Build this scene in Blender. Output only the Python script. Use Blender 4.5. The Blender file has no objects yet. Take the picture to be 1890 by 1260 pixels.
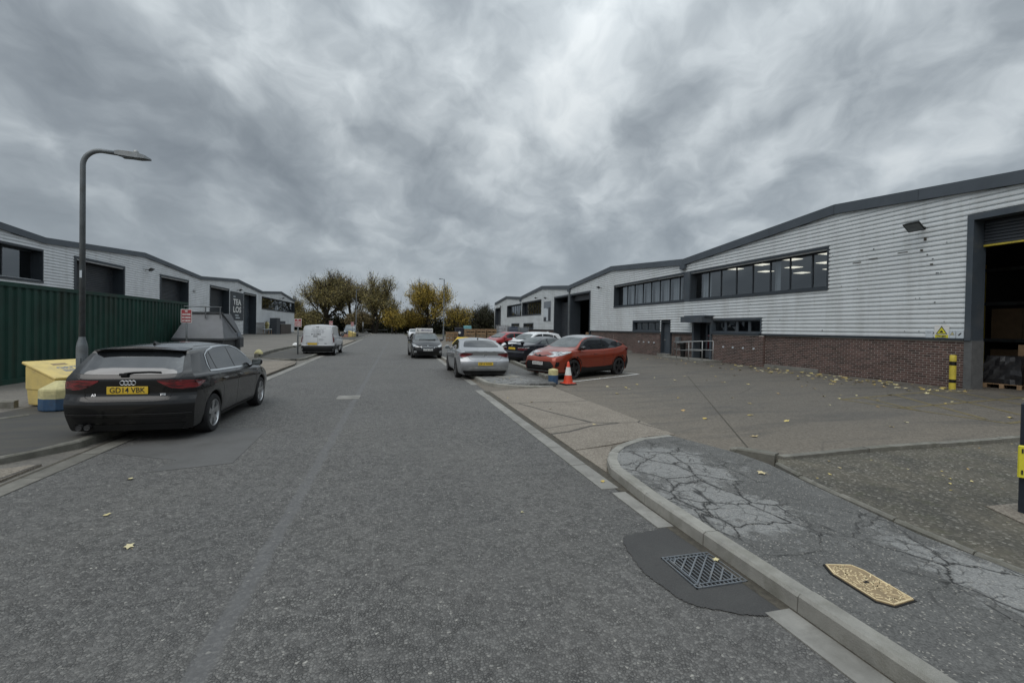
import bpy, bmesh, math, random
from mathutils import Vector, Matrix
from mathutils.bvhtree import BVHTree
from mathutils.geometry import delaunay_2d_cdt

random.seed(7)
SC = bpy.context.scene
COL = SC.collection

# ------------------------------------------------------------------ camera
CAM_H, FPX = 1.80, 848.0
PITCH, ROLL, YAW = -0.013, 0.017, 0.254
fwd = Vector((math.sin(YAW) * math.cos(PITCH), math.cos(YAW) * math.cos(PITCH), math.sin(PITCH)))
rgt = Vector((math.cos(YAW), -math.sin(YAW), 0))
upv = rgt.cross(fwd)
cr = rgt * math.cos(ROLL) + upv * math.sin(ROLL)
cu = upv * math.cos(ROLL) - rgt * math.sin(ROLL)
camd = bpy.data.cameras.new("camera")
camd.sensor_width = 36.0
camd.sensor_fit = 'HORIZONTAL'
camd.lens = 36.0 * FPX / 1890.0
camd.shift_y = -(630.0 - 616.8) / 1890.0
camd.clip_start = 0.05
camd.clip_end = 3000
cam = bpy.data.objects.new("camera", camd)
COL.objects.link(cam)
cam.matrix_world = Matrix(((cr.x, cu.x, -fwd.x, 0), (cr.y, cu.y, -fwd.y, 0), (cr.z, cu.z, -fwd.z, CAM_H), (0, 0, 0, 1)))
SC.camera = cam

# ------------------------------------------------------------------ node helpers
class NT:
    """small wrapper that makes node graphs readable"""
    def __init__(self, tree):
        self.t = tree
    def n(self, kind, **kw):
        nd = self.t.nodes.new(kind)
        for k, v in kw.items():
            if k.startswith('i_'):
                key = k[2:]
                key = int(key) if key.isdigit() else key.replace('_', ' ')
                if isinstance(v, bpy.types.NodeSocket):
                    self.t.links.new(v, nd.inputs[key])
                else:
                    nd.inputs[key].default_value = v
            else:
                setattr(nd, k, v)
        return nd
    def link(self, a, b):
        self.t.links.new(a, b)
    def math(self, op, a, b=0.0, c=None, clamp=False):
        nd = self.t.nodes.new('ShaderNodeMath'); nd.operation = op; nd.use_clamp = clamp
        for i, v in enumerate((a, b, c)):
            if v is None: continue
            if isinstance(v, bpy.types.NodeSocket): self.t.links.new(v, nd.inputs[i])
            else: nd.inputs[i].default_value = v
        return nd.outputs[0]
    def mix(self, f, a, b, blend='MIX'):
        nd = self.t.nodes.new('ShaderNodeMix'); nd.data_type = 'RGBA'; nd.blend_type = blend
        for i, v in ((0, f), (6, a), (7, b)):
            if isinstance(v, bpy.types.NodeSocket): self.t.links.new(v, nd.inputs[i])
            elif i == 0: nd.inputs[0].default_value = v
            else: nd.inputs[i].default_value = (v[0], v[1], v[2], 1)
        return nd.outputs[2]
    def noise(self, vec, scale, detail=4, rough=0.55, dist=0.0, out='Fac'):
        nd = self.n('ShaderNodeTexNoise', i_Scale=scale, i_Detail=detail, i_Roughness=rough, i_Distortion=dist)
        if vec is not None: self.link(vec, nd.inputs['Vector'])
        return nd.outputs[out]
    def voro(self, vec, scale, feature='F1', out='Distance', rand=1.0):
        nd = self.n('ShaderNodeTexVoronoi', feature=feature, i_Scale=scale, i_Randomness=rand)
        if vec is not None: self.link(vec, nd.inputs['Vector'])
        return nd.outputs[out]
    def ramp(self, fac, stops, interp='LINEAR'):
        nd = self.t.nodes.new('ShaderNodeValToRGB'); nd.color_ramp.interpolation = interp
        e = nd.color_ramp.elements
        while len(e) > 1: e.remove(e[-1])
        for i, (p, c) in enumerate(stops):
            if i == 0: el = e[0]; el.position = p
            else: el = e.new(p)
            c = (c, c, c) if isinstance(c, (int, float)) else c
            el.color = (c[0], c[1], c[2], 1)
        self.link(fac, nd.inputs[0])
        return nd.outputs[0]
    def mapping(self, vec, scale=(1, 1, 1), loc=(0, 0, 0), rot=(0, 0, 0)):
        nd = self.t.nodes.new('ShaderNodeMapping')
        nd.inputs['Scale'].default_value = scale; nd.inputs['Location'].default_value = loc; nd.inputs['Rotation'].default_value = rot
        self.link(vec, nd.inputs['Vector'])
        return nd.outputs[0]

# ------------------------------------------------------------------ world: overcast sky
SUN_EL, SUN_AZ = math.radians(48), math.radians(-135)     # azimuth from +Y towards +X: high, behind the camera on the left
world = bpy.data.worlds.new("World"); SC.world = world
world.use_nodes = True
wt = world.node_tree; wt.nodes.clear(); W = NT(wt)
tc = W.n('ShaderNodeTexCoord')
sky = W.n('ShaderNodeTexSky', sky_type='NISHITA', sun_disc=False, sun_elevation=SUN_EL, sun_rotation=SUN_AZ, air_density=1.0, dust_density=4.0)
sep = W.n('ShaderNodeSeparateXYZ'); W.link(tc.outputs['Generated'], sep.inputs[0])
zc = W.math('MAXIMUM', sep.outputs[2], 0.0)
den = W.math('ADD', zc, 0.48)
comb = W.n('ShaderNodeCombineXYZ')
W.link(W.math('DIVIDE', sep.outputs[0], den), comb.inputs[0])
W.link(W.math('DIVIDE', sep.outputs[1], den), comb.inputs[1])
cp = W.mapping(comb.outputs[0], scale=(2.0, 1.75, 1.0), rot=(0, 0, math.radians(-30)), loc=(2.3, 7.4, 0.0))
wrp = W.n('ShaderNodeTexNoise', i_Scale=2.6, i_Detail=3.0); W.link(cp, wrp.inputs['Vector'])
wv = W.n('ShaderNodeVectorMath', operation='MULTIPLY_ADD'); W.link(wrp.outputs['Color'], wv.inputs[0]); wv.inputs[1].default_value = (0.34, 0.34, 0.0); W.link(cp, wv.inputs[2])
cq = wv.outputs[0]
big = W.noise(cp, 0.62, 2, 0.5)
mid = W.noise(cq, 2.0, 9, 0.53)
sh = W.n('ShaderNodeVectorMath', operation='ADD'); W.link(cq, sh.inputs[0]); sh.inputs[1].default_value = (0.10, -0.13, 0.0)
mid2 = W.noise(sh.outputs[0], 2.0, 4, 0.45)
relief = W.math('SUBTRACT', mid, mid2)                    # lit and shaded flanks of the cloud rolls
fine = W.noise(cq, 6.0, 8, 0.58)
cl = W.math('ADD', W.math('MULTIPLY', big, 0.55), W.math('ADD', W.math('MULTIPLY', mid, 0.62), W.math('MULTIPLY', fine, 0.13)))
cl = W.math('ADD', cl, W.math('MULTIPLY', relief, 0.42))
# thinner, brighter cloud in the gap seen ahead
gap = Vector((math.sin(0.42) * math.cos(0.50), math.cos(0.42) * math.cos(0.50), math.sin(0.50)))
dot = W.n('ShaderNodeVectorMath', operation='DOT_PRODUCT'); W.link(tc.outputs['Generated'], dot.inputs[0]); dot.inputs[1].default_value = gap
cl = W.math('ADD', cl, W.math('MULTIPLY', W.math('POWER', W.math('MAXIMUM', dot.outputs['Value'], 0.0), 18.0), 0.12))
cloud = W.ramp(cl, [(0.42, (0.212, 0.241, 0.266)), (0.54, (0.272, 0.306, 0.333)), (0.64, (0.350, 0.390, 0.418)), (0.73, (0.460, 0.505, 0.532)), (0.83, (0.610, 0.660, 0.685)), (0.95, (0.76, 0.805, 0.82))])
# overcast gradient: the zenith is brighter than the horizon
grad = W.math('ADD', W.math('MULTIPLY', W.math('POWER', zc, 4.0), 3.2), 0.85)
cs = W.n('ShaderNodeVectorMath', operation='SCALE'); W.link(cloud, cs.inputs[0]); W.link(grad, cs.inputs['Scale'])
# even milky band towards the horizon
hz = W.ramp(zc, [(0.0, 1.0), (0.05, 0.75), (0.18, 0.22), (0.36, 0.0)])
hcol = W.mix(hz, cs.outputs[0], (0.325, 0.370, 0.415))
sd = Vector((math.sin(SUN_AZ) * math.cos(SUN_EL), math.cos(SUN_AZ) * math.cos(SUN_EL), math.sin(SUN_EL)))
skym = W.n('ShaderNodeVectorMath', operation='SCALE'); W.link(sky.outputs[0], skym.inputs[0]); skym.inputs['Scale'].default_value = 0.012
tot = W.n('ShaderNodeVectorMath', operation='ADD'); W.link(hcol, tot.inputs[0]); W.link(skym.outputs[0], tot.inputs[1])
bg = W.n('ShaderNodeBackground', i_Strength=1.0); W.link(tot.outputs[0], bg.inputs['Color'])
wo = W.n('ShaderNodeOutputWorld'); W.link(bg.outputs[0], wo.inputs['Surface'])

# ------------------------------------------------------------------ sun behind the clouds
sl = bpy.data.lights.new("sun", 'SUN'); sl.energy = 1.0; sl.angle = math.radians(50); sl.color = (1.0, 0.97, 0.93)
so = bpy.data.objects.new("sun", sl); COL.objects.link(so)
so.rotation_euler = (-sd).to_track_quat('-Z', 'Y').to_euler()
so.location = (0, 0, 60)

SC.view_settings.view_transform = 'Standard'
SC.view_settings.look = 'None'
SC.view_settings.exposure = 0.0
SC.view_settings.gamma = 1.0
SC.view_settings.use_curve_mapping = False
SC.render.engine = 'CYCLES'
SC.cycles.use_denoising = True
SC.cycles.sample_clamp_indirect = 4.0
SC.cycles.max_bounces = 6
SC.cycles.transparent_max_bounces = 12
SC.cycles.caustics_reflective = False
SC.cycles.caustics_refractive = False
# ------------------------------------------------------------------ mesh helpers
class MB:
    """collects geometry for ONE mesh object"""
    def __init__(self):
        self.v = []; self.f = []; self.m = []
    def add(self, vs, fs, mi=0):
        b = len(self.v)
        self.v += [tuple(p) for p in vs]
        self.f += [tuple(b + i for i in q) for q in fs]
        self.m += [mi] * len(fs)
        return self
    def hexa(self, p, mi=0):
        return self.add(p, [(0, 3, 2, 1), (4, 5, 6, 7), (0, 1, 5, 4), (1, 2, 6, 5), (2, 3, 7, 6), (3, 0, 4, 7)], mi)
    def box(self, x0, x1, y0, y1, z0, z1, mi=0):
        return self.hexa([(x0, y0, z0), (x1, y0, z0), (x1, y1, z0), (x0, y1, z0), (x0, y0, z1), (x1, y0, z1), (x1, y1, z1), (x0, y1, z1)], mi)
    def obox(self, c, s, rz=0.0, mi=0, rx=0.0, ry=0.0):
        R = Matrix.Rotation(rz, 3, 'Z') @ Matrix.Rotation(ry, 3, 'Y') @ Matrix.Rotation(rx, 3, 'X')
        a, b, d = s[0] / 2, s[1] / 2, s[2] / 2
        ps = [Vector(c) + R @ Vector(q) for q in ((-a, -b, -d), (a, -b, -d), (a, b, -d), (-a, b, -d), (-a, -b, d), (a, -b, d), (a, b, d), (-a, b, d))]
        return self.hexa(ps, mi)
    def cbox(self, x0, x1, y0, y1, z0, z1, c=0.01, mi=0):
        """box with chamfered top and vertical edges"""
        def ring(k, z):
            return [(x0 + k, y0 + c, z), (x0 + c, y0 + k, z), (x1 - c, y0 + k, z), (x1 - k, y0 + c, z), (x1 - k, y1 - c, z), (x1 - c, y1 - k, z), (x0 + c, y1 - k, z), (x0 + k, y1 - c, z)]
        vs = ring(0, z0) + ring(0, z1 - c) + ring(c * .9, z1)
        fs = [tuple(reversed(range(8))), tuple(range(16, 24))]
        for r in (0, 8):
            for i in range(8):
                j = (i + 1) % 8
                fs.append((r + i, r + j, r + 8 + j, r + 8 + i))
        return self.add(vs, fs, mi)
    def bar(self, p0, p1, w, h, mi=0, up=(0, 0, 1)):
        p0, p1 = Vector(p0), Vector(p1); d = (p1 - p0).normalized(); u = Vector(up)
        s = d.cross(u)
        if s.length < 1e-5: s = d.cross(Vector((1, 0, 0)))
        s.normalize(); u = s.cross(d)
        q = []
        for p in (p0, p1):
            q += [p - s * w / 2 - u * h / 2, p + s * w / 2 - u * h / 2, p + s * w / 2 + u * h / 2, p - s * w / 2 + u * h / 2]
        return self.add(q, [(3, 2, 1, 0), (4, 5, 6, 7), (0, 1, 5, 4), (1, 2, 6, 5), (2, 3, 7, 6), (3, 0, 4, 7)], mi)
    def tube(self, path, r, n=10, mi=0, cap=True):
        path = [Vector(p) for p in path]; k = len(path)
        rs = r if isinstance(r, (list, tuple)) else [r] * k
        b = len(self.v); prev = None
        for i, p in enumerate(path):
            d = (path[min(i + 1, k - 1)] - path[max(i - 1, 0)]).normalized()
            if prev is None:
                a = d.cross(Vector((0, 0, 1)))
                if a.length < 1e-3: a = d.cross(Vector((0, 1, 0)))
                a.normalize()
            else:
                a = prev - d * prev.dot(d); a.normalize()
            prev = a; c = d.cross(a)
            for j in range(n):
                t = 2 * math.pi * j / n
                self.v.append(tuple(p + (a * math.cos(t) + c * math.sin(t)) * rs[i]))
        for i in range(k - 1):
            for j in range(n):
                j2 = (j + 1) % n
                self.f.append((b + i * n + j, b + i * n + j2, b + (i + 1) * n + j2, b + (i + 1) * n + j)); self.m.append(mi)
        if cap:
            self.f.append(tuple(b + j for j in reversed(range(n)))); self.m.append(mi)
            self.f.append(tuple(b + (k - 1) * n + j for j in range(n))); self.m.append(mi)
        return self
    def lathe(self, prof, n=24, c=(0, 0, 0), axis='Z', mi=0, cap=True):
        b = len(self.v); k = len(prof); c = Vector(c)
        for (r, z) in prof:
            for j in range(n):
                t = 2 * math.pi * j / n; x, y = r * math.cos(t), r * math.sin(t)
                p = (x, y, z) if axis == 'Z' else ((x, z, y) if axis == 'Y' else (z, x, y))
                self.v.append(tuple(c + Vector(p)))
        for i in range(k - 1):
            for j in range(n):
                j2 = (j + 1) % n
                self.f.append((b + i * n + j, b + i * n + j2, b + (i + 1) * n + j2, b + (i + 1) * n + j)); self.m.append(mi)
        if cap and prof[0][0] > 1e-6: self.f.append(tuple(b + j for j in reversed(range(n)))); self.m.append(mi)
        if cap and prof[-1][0] > 1e-6: self.f.append(tuple(b + (k - 1) * n + j for j in range(n))); self.m.append(mi)
        return self
    def prism(self, poly, z0, z1, mi=0):
        """poly: list of (x, y); z0 / z1 numbers or functions of (x, y)"""
        n = len(poly)
        f0 = z0 if callable(z0) else (lambda x, y: z0)
        f1 = z1 if callable(z1) else (lambda x, y: z1)
        vs = [(x, y, f0(x, y)) for x, y in poly] + [(x, y, f1(x, y)) for x, y in poly]
        fs = [tuple(reversed(range(n))), tuple(range(n, 2 * n))]
        for i in range(n):
            j = (i + 1) % n
            fs.append((i, j, n + j, n + i))
        return self.add(vs, fs, mi)
    def build(self, name, mat, parent=None, smooth=False, world=False, fix=True):
        me = bpy.data.meshes.new(name)
        me.from_pydata(self.v, [], self.f)
        mats = mat if isinstance(mat, (list, tuple)) else [mat]
        for m_ in mats: me.materials.append(m_)
        if len(mats) > 1: me.polygons.foreach_set('material_index', self.m)
        if fix:
            bm = bmesh.new(); bm.from_mesh(me)
            bmesh.ops.recalc_face_normals(bm, faces=bm.faces); bm.to_mesh(me); bm.free()
        if world and parent is not None: me.transform(root_matrix(parent).inverted())
        if smooth is True: me.polygons.foreach_set('use_smooth', [True] * len(me.polygons))
        elif smooth:
            me.polygons.foreach_set('use_smooth', [True] * len(me.polygons))
            me.set_sharp_from_angle(angle=math.radians(smooth))
        me.update()
        o = bpy.data.objects.new(name, me); COL.objects.link(o)
        if parent is not None: o.parent = parent
        return o

def root_matrix(o):
    return Matrix.Translation(o.location) @ o.rotation_euler.to_matrix().to_4x4()

def tag(o, label=None, cat=None, group=None, kind=None):
    if label: o['label'] = label
    if cat: o['category'] = cat
    if group: o['group'] = group
    if kind: o['kind'] = kind
    return o

def thing(name, label, cat, loc=(0, 0, 0), rz=0.0, group=None):
    o = bpy.data.objects.new(name, None); COL.objects.link(o)
    o.empty_display_size = 0.2; o.location = loc; o.rotation_euler = (0, 0, rz)
    return tag(o, label, cat, group)

def copy_tree(o, parent=None):
    c = o.copy(); COL.objects.link(c); c.parent = parent
    for ch in o.children: copy_tree(ch, c)
    return c

def struct(o): o['kind'] = 'structure'; return o

_text_cache = {}
def text_mesh(body, size, bold=0.0, spacing=1.0):
    key = (body, size, bold, spacing)
    if key in _text_cache: return _text_cache[key]
    cu_ = bpy.data.curves.new('lettering', 'FONT'); cu_.body = body; cu_.size = size
    cu_.align_x = 'CENTER'; cu_.align_y = 'CENTER'; cu_.offset = bold; cu_.resolution_u = 3; cu_.space_character = spacing
    to = bpy.data.objects.new('lettering', cu_); COL.objects.link(to)
    dg = bpy.context.evaluated_depsgraph_get(); dg.update()
    me = bpy.data.meshes.new_from_object(to.evaluated_get(dg)); me.name = 'lettering'
    bpy.data.objects.remove(to)
    _text_cache[key] = me
    return me

def lettering(body, size, mat, parent, origin, right, up, bold=0.0, spacing=1.0, width=None):
    """flat letters in the plane (right, up) centred on origin, local to the parent"""
    me = text_mesh(body, size, bold, spacing).copy()
    r, u = Vector(right).normalized(), Vector(up).normalized(); n = r.cross(u)
    if width and me.vertices:
        xs = [v.co.x for v in me.vertices]; s = width / max(1e-6, max(xs) - min(xs))
        me.transform(Matrix.Diagonal((s, 1, 1, 1)))
    me.transform(Matrix(((r.x, u.x, n.x, origin[0]), (r.y, u.y, n.y, origin[1]), (r.z, u.z, n.z, origin[2]), (0, 0, 0, 1))))
    me.materials.clear(); me.materials.append(mat)
    o = bpy.data.objects.new('lettering', me); COL.objects.link(o); o.parent = parent
    return o

def inside(p, poly):
    x, y = p; r = False; j = len(poly) - 1
    for i in range(len(poly)):
        (xi, yi), (xj, yj) = poly[i], poly[j]
        if (yi > y) != (yj > y) and x < (xj - xi) * (y - yi) / (yj - yi) + xi: r = not r
        j = i
    return r

def rounded(poly, r=0.03, n=3):
    """polygon with its corners rounded"""
    out = []; k = len(poly)
    for i in range(k):
        p0, p, p1 = Vector(poly[i - 1]), Vector(poly[i]), Vector(poly[(i + 1) % k])
        a, b = p0 - p, p1 - p; rr = min(r, a.length * .45, b.length * .45)
        s, e = p + a.normalized() * rr, p + b.normalized() * rr
        for j in range(n + 1):
            t = j / n; out.append(tuple(s * (1 - t) ** 2 + p * 2 * t * (1 - t) + e * t * t))
    return out

def stripe(pts, w):
    pts = [Vector(p) for p in pts]; L, R_ = [], []
    for i, p in enumerate(pts):
        d = (pts[min(i + 1, len(pts) - 1)] - pts[max(i - 1, 0)]).normalized(); nn = Vector((-d.y, d.x)) * (w / 2)
        L.append(tuple(p + nn)); R_.append(tuple(p - nn))
    return L + R_[::-1]


def wavy(poly, amp, rnd):
    out = []
    for i in range(len(poly)):
        a, b = Vector(poly[i]), Vector(poly[(i + 1) % len(poly)])
        for j in range(8):
            p = a.lerp(b, j / 8); out.append((p.x + rnd.uniform(-amp, amp), p.y + rnd.uniform(-amp, amp)))
    return out
# ------------------------------------------------------------------ materials
def new_mat(name):
    m = bpy.data.materials.new(name); m.use_nodes = True
    m.node_tree.nodes.clear()
    n = NT(m.node_tree)
    out = n.n('ShaderNodeOutputMaterial'); b = n.n('ShaderNodeBsdfPrincipled')
    n.link(b.outputs[0], out.inputs['Surface'])
    return m, n, b

def mat(name, col, rough=0.6, metal=0.0, var=0.12, scale=6.0, bump=0.0, bscale=40.0, coat=0.0, spec=0.5, dirt=None, dscale=1.5, island=0.0, streak=None):
    """painted / moulded surface with uneven colour, optional dirt blotches and fine relief"""
    m, n, b = new_mat(name)
    co = n.n('ShaderNodeTexCoord').outputs['Object']
    nz = n.noise(co, scale, 5, 0.6)
    lo = tuple(c * (1 - var) for c in col); hi = tuple(min(1, c * (1 + var)) for c in col)
    c = n.mix(n.ramp(nz, [(0.3, 0.0), (0.7, 1.0)]), lo, hi)
    if dirt:
        c = n.mix(n.ramp(n.noise(co, dscale, 8, 0.65, 0.4), [(0.48, 0.0), (0.72, 0.75)]), c, dirt)
    if streak:                                              # run-off stains drawn out downwards
        sk = n.ramp(n.noise(n.mapping(co, scale=(1.0, 1.0, 0.07)), 2.6, 7, 0.62), [(0.50, 0.0), (0.74, streak[1])])
        c = n.mix(sk, c, streak[0])
    if island:
        g = n.n('ShaderNodeNewGeometry').outputs['Random Per Island']; oi = n.n('ShaderNodeObjectInfo').outputs['Random']
        r = n.math('FRACT', n.math('ADD', g, oi))
        hs = n.n('ShaderNodeHueSaturation'); n.link(c, hs.inputs['Color'])
        n.link(n.math('ADD', 1 - island, n.math('MULTIPLY', r, 2 * island)), hs.inputs['Value'])
        c = hs.outputs[0]
    n.link(c, b.inputs['Base Color'])
    n.link(n.math('ADD', rough - 0.06, n.math('MULTIPLY', nz, 0.12)), b.inputs['Roughness'])
    b.inputs['Metallic'].default_value = metal
    b.inputs['Coat Weight'].default_value = coat; b.inputs['Coat Roughness'].default_value = 0.04
    b.inputs['Specular IOR Level'].default_value = spec
    if bump:
        bp = n.n('ShaderNodeBump', i_Strength=bump, i_Distance=0.01); n.link(n.noise(co, bscale, 4, 0.6), bp.inputs['Height']); n.link(bp.outputs[0], b.inputs['Normal'])
    return m

def emit_mat(name, col, strength):
    m, n, b = new_mat(name)
    b.inputs['Base Color'].default_value = (*col, 1)
    b.inputs['Emission Color'].default_value = (*col, 1); b.inputs['Emission Strength'].default_value = strength
    return m

def paint(name, col, metal=0.0, rough=0.28, dirt=0.55, coat=1.0):
    """car paint: coloured base under clear coat, a film of road dirt low down"""
    m, n, b = new_mat(name)
    co = n.n('ShaderNodeTexCoord').outputs['Object']
    sp = n.n('ShaderNodeSeparateXYZ'); n.link(co, sp.inputs[0])
    d = n.math('MULTIPLY', n.ramp(sp.outputs[2], [(0.2, 1.0), (0.75, 0.0)]), n.ramp(n.noise(co, 3.0, 6, 0.65), [(0.35, 0.18 * dirt), (0.75, dirt)]))
    c = n.mix(n.noise(co, 2.0, 3), tuple(k * 0.94 for k in col), tuple(min(1, k * 1.06) for k in col))
    n.link(n.mix(d, c, (0.075, 0.071, 0.064)), b.inputs['Base Color'])
    b.inputs['Metallic'].default_value = metal; b.inputs['Specular IOR Level'].default_value = 0.2
    n.link(n.math('ADD', rough, n.math('MULTIPLY', d, 0.4)), b.inputs['Roughness'])
    n.link(n.math('MULTIPLY', n.math('SUBTRACT', 1.0, d), coat * 0.85), b.inputs['Coat Weight'])
    n.link(n.math('ADD', 0.03, n.math('MULTIPLY', n.noise(co, 25.0, 3), 0.05)), b.inputs['Coat Roughness'])
    return m

def glass_mat(name, tint=(0.35, 0.40, 0.42), refl=1.0):
    """window pane: mirror reflection by Fresnel over a tinted see-through body"""
    m = bpy.data.materials.new(name); m.use_nodes = True; m.node_tree.nodes.clear(); n = NT(m.node_tree)
    lw = n.n('ShaderNodeLayerWeight', i_Blend=0.5)
    co = n.n('ShaderNodeTexCoord').outputs['Object']
    bp = n.n('ShaderNodeBump', i_Strength=0.03, i_Distance=0.02); n.link(n.noise(co, 1.1, 2), bp.inputs['Height'])
    tr = n.n('ShaderNodeBsdfTransparent', i_Color=(*tint, 1)); gl = n.n('ShaderNodeBsdfGlossy', i_Roughness=0.015, i_Color=(0.9, 0.95, 1.0, 1))
    n.link(bp.outputs[0], gl.inputs['Normal'])
    fres = n.math('ADD', 0.15, n.math('MULTIPLY', n.math('POWER', lw.outputs['Facing'], 3.6), 0.80))
    mx = n.n('ShaderNodeMixShader'); n.link(n.math('MULTIPLY', fres, refl, clamp=True), mx.inputs[0])
    n.link(tr.outputs[0], mx.inputs[1]); n.link(gl.outputs[0], mx.inputs[2])
    out = n.n('ShaderNodeOutputMaterial'); n.link(mx.outputs[0], out.inputs['Surface'])
    return m

def car_glass(name, col=(0.012, 0.014, 0.016), rough=0.03):
    m, n, b = new_mat(name)
    co = n.n('ShaderNodeTexCoord').outputs['Object']
    n.link(n.mix(n.noise(co, 2.5, 4, 0.6, 1.0), tuple(c * 0.5 for c in col), tuple(c * 2.2 for c in col)), b.inputs['Base Color'])
    b.inputs['Roughness'].default_value = rough; b.inputs['IOR'].default_value = 1.7
    b.inputs['Specular IOR Level'].default_value = 0.75
    return m

def lens_mat(name, col, dark):
    """lamp lens: coloured plastic with ribbed reflectors behind it"""
    m, n, b = new_mat(name)
    co = n.n('ShaderNodeTexCoord').outputs['Object']
    s = n.noise(n.mapping(co, scale=(4, 4, 22)), 1.5, 3, 0.5, 0.3)
    n.link(n.mix(n.ramp(s, [(0.42, 0.0), (0.6, 1.0)]), dark, col), b.inputs['Base Color'])
    b.inputs['Roughness'].default_value = 0.12; b.inputs['Coat Weight'].default_value = 1.0; b.inputs['Coat Roughness'].default_value = 0.02
    return m

# --- ground surfaces (object space = metres in the world)
def ground_mat(kind):
    m, n, b = new_mat(kind)
    co = n.n('ShaderNodeTexCoord').outputs['Object']
    sp = n.n('ShaderNodeSeparateXYZ'); n.link(co, sp.inputs[0])
    bp = n.n('ShaderNodeBump', i_Strength=0.6, i_Distance=0.004)
    if kind == 'road_asphalt':
        warp = n.mix(0.02, co, n.n('ShaderNodeTexNoise', i_Scale=25.0).outputs['Color'])
        stone = n.voro(warp, 54.0, 'F1', 'Color'); edge = n.voro(warp, 54.0, 'DISTANCE_TO_EDGE')
        ss = n.n('ShaderNodeSeparateColor'); n.link(stone, ss.inputs[0])
        wear = n.math('ADD', n.math('MULTIPLY', n.noise(co, 0.6, 3, 0.5), 0.28), n.math('MULTIPLY', n.noise(co, 7.5, 5, 0.62, 0.5), 0.72))
        open_ = n.ramp(wear, [(0.42, 0.1), (0.64, 0.75)])                      # patches where the binder has worn from between the stones
        binder = n.mix(n.noise(co, 0.5, 4), (0.098, 0.095, 0.090), (0.124, 0.119, 0.112))
        st = n.ramp(ss.outputs[0], [(0.0, (0.066, 0.064, 0.061)), (0.45, (0.114, 0.111, 0.105)), (0.85, (0.200, 0.195, 0.183)), (0.993, (0.25, 0.243, 0.225)), (0.999, (0.50, 0.48, 0.43))])
        gap = n.ramp(edge, [(0.03, 1.0), (0.17, 0.0)])
        stc = n.mix(n.math('MULTIPLY', gap, n.math('ADD', 0.22, n.math('MULTIPLY', open_, 0.75))), st, (0.010, 0.010, 0.010))
        c = n.mix(n.math('ADD', 0.50, n.math('MULTIPLY', open_, 0.48)), binder, stc)
        # polished wheel tracks, oil along the middle, damp and brownish stains
        large = n.noise(co, 0.22, 5, 0.6)
        c = n.mix(n.ramp(large, [(0.45, 0.0), (0.70, 0.28)]), c, (0.165, 0.156, 0.136))
        lanes = n.math('SINE', n.math('MULTIPLY', sp.outputs[0], 3.4))
        c = n.mix(n.math('MULTIPLY', n.math('ADD', lanes, 1.0), 0.06), c, (0.075, 0.075, 0.075))
        # poured joint along the middle of the road
        jx = n.math('ADD', sp.outputs[0], n.math('SUBTRACT', 0.97, n.math('MULTIPLY', sp.outputs[1], 0.0085)))
        wob = n.math('MULTIPLY', n.math('SUBTRACT', n.noise(co, 2.2, 4), 0.5), 0.10)
        band = n.ramp(n.math('ABSOLUTE', n.math('ADD', jx, wob)), [(0.040, 1.0), (0.075, 0.0)])
        c = n.mix(n.math('MULTIPLY', band, 0.55), c, n.mix(n.noise(co, 9, 4), (0.088, 0.088, 0.090), (0.114, 0.113, 0.113)))
        n.link(c, b.inputs['Base Color'])
        n.link(n.math('ADD', 0.62, n.math('MULTIPLY', ss.outputs[1], 0.25)), b.inputs['Roughness'])
        h = n.math('MULTIPLY', n.ramp(edge, [(0.0, 0.0), (0.25, 1.0)]), n.math('MULTIPLY', n.math('SUBTRACT', 1.0, n.math('MULTIPLY', band, 0.9)), n.math('ADD', 0.35, n.math('MULTIPLY', open_, 0.65))))
        bp.inputs['Strength'].default_value = 1.0; bp.inputs['Distance'].default_value = 0.008
    elif kind == 'path_tarmac':
        wr = n.mix(0.16, co, n.n('ShaderNodeTexNoise', i_Scale=6.0, i_Detail=9.0, i_Roughness=0.72).outputs['Color'])
        wr2 = n.mix(0.30, n.mapping(co, scale=(1.0, 0.75, 1.0), rot=(0, 0, 0.5)), n.n('ShaderNodeTexNoise', i_Scale=2.2, i_Detail=9.0, i_Roughness=0.68).outputs['Color'])
        e1 = n.voro(wr, 7.5, 'DISTANCE_TO_EDGE'); e3 = n.voro(wr2, 3.0, 'DISTANCE_TO_EDGE'); e2 = n.voro(wr2, 0.95, 'DISTANCE_TO_EDGE')
        # crazed, worn pale areas: one behind the kerb curve, others further down the path, fading out irregularly
        def blob(x, y, rx, ry):
            dx = n.math('DIVIDE', n.math('SUBTRACT', sp.outputs[0], x), rx); dy = n.math('DIVIDE', n.math('SUBTRACT', sp.outputs[1], y), ry)
            return n.math('SUBTRACT', 1.0, n.math('SQRT', n.math('ADD', n.math('MULTIPLY', dx, dx), n.math('MULTIPLY', dy, dy))))
        area = n.math('MAXIMUM', n.math('MAXIMUM', blob(3.40, 5.2, 1.15, 1.5), blob(3.15, 3.75, .75, 1.1)), n.math('MAXIMUM', blob(4.05, 1.9, .6, 1.6), blob(3.6, 15.0, 1.4, 3.0)))
        area = n.math('ADD', area, n.math('MULTIPLY', n.math('SUBTRACT', n.noise(co, 3.0, 9, 0.72, 0.3), 0.5), 2.3))
        reg = n.ramp(area, [(0.0, 0.0), (0.4, 1.0)])
        brk = n.ramp(n.noise(co, 4.0, 4), [(0.40, 0.0), (0.55, 1.0)])                              # cracks come and go
        cr1 = n.math('MULTIPLY', n.math('MULTIPLY', n.ramp(e1, [(0.006, 1.0), (0.045, 0.0)]), brk), reg)
        cr3 = n.math('MULTIPLY', n.ramp(e3, [(0.006, 1.0), (0.022, 0.0)]), n.math('ADD', 0.25, n.math('MULTIPLY', reg, 0.75)))
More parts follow.
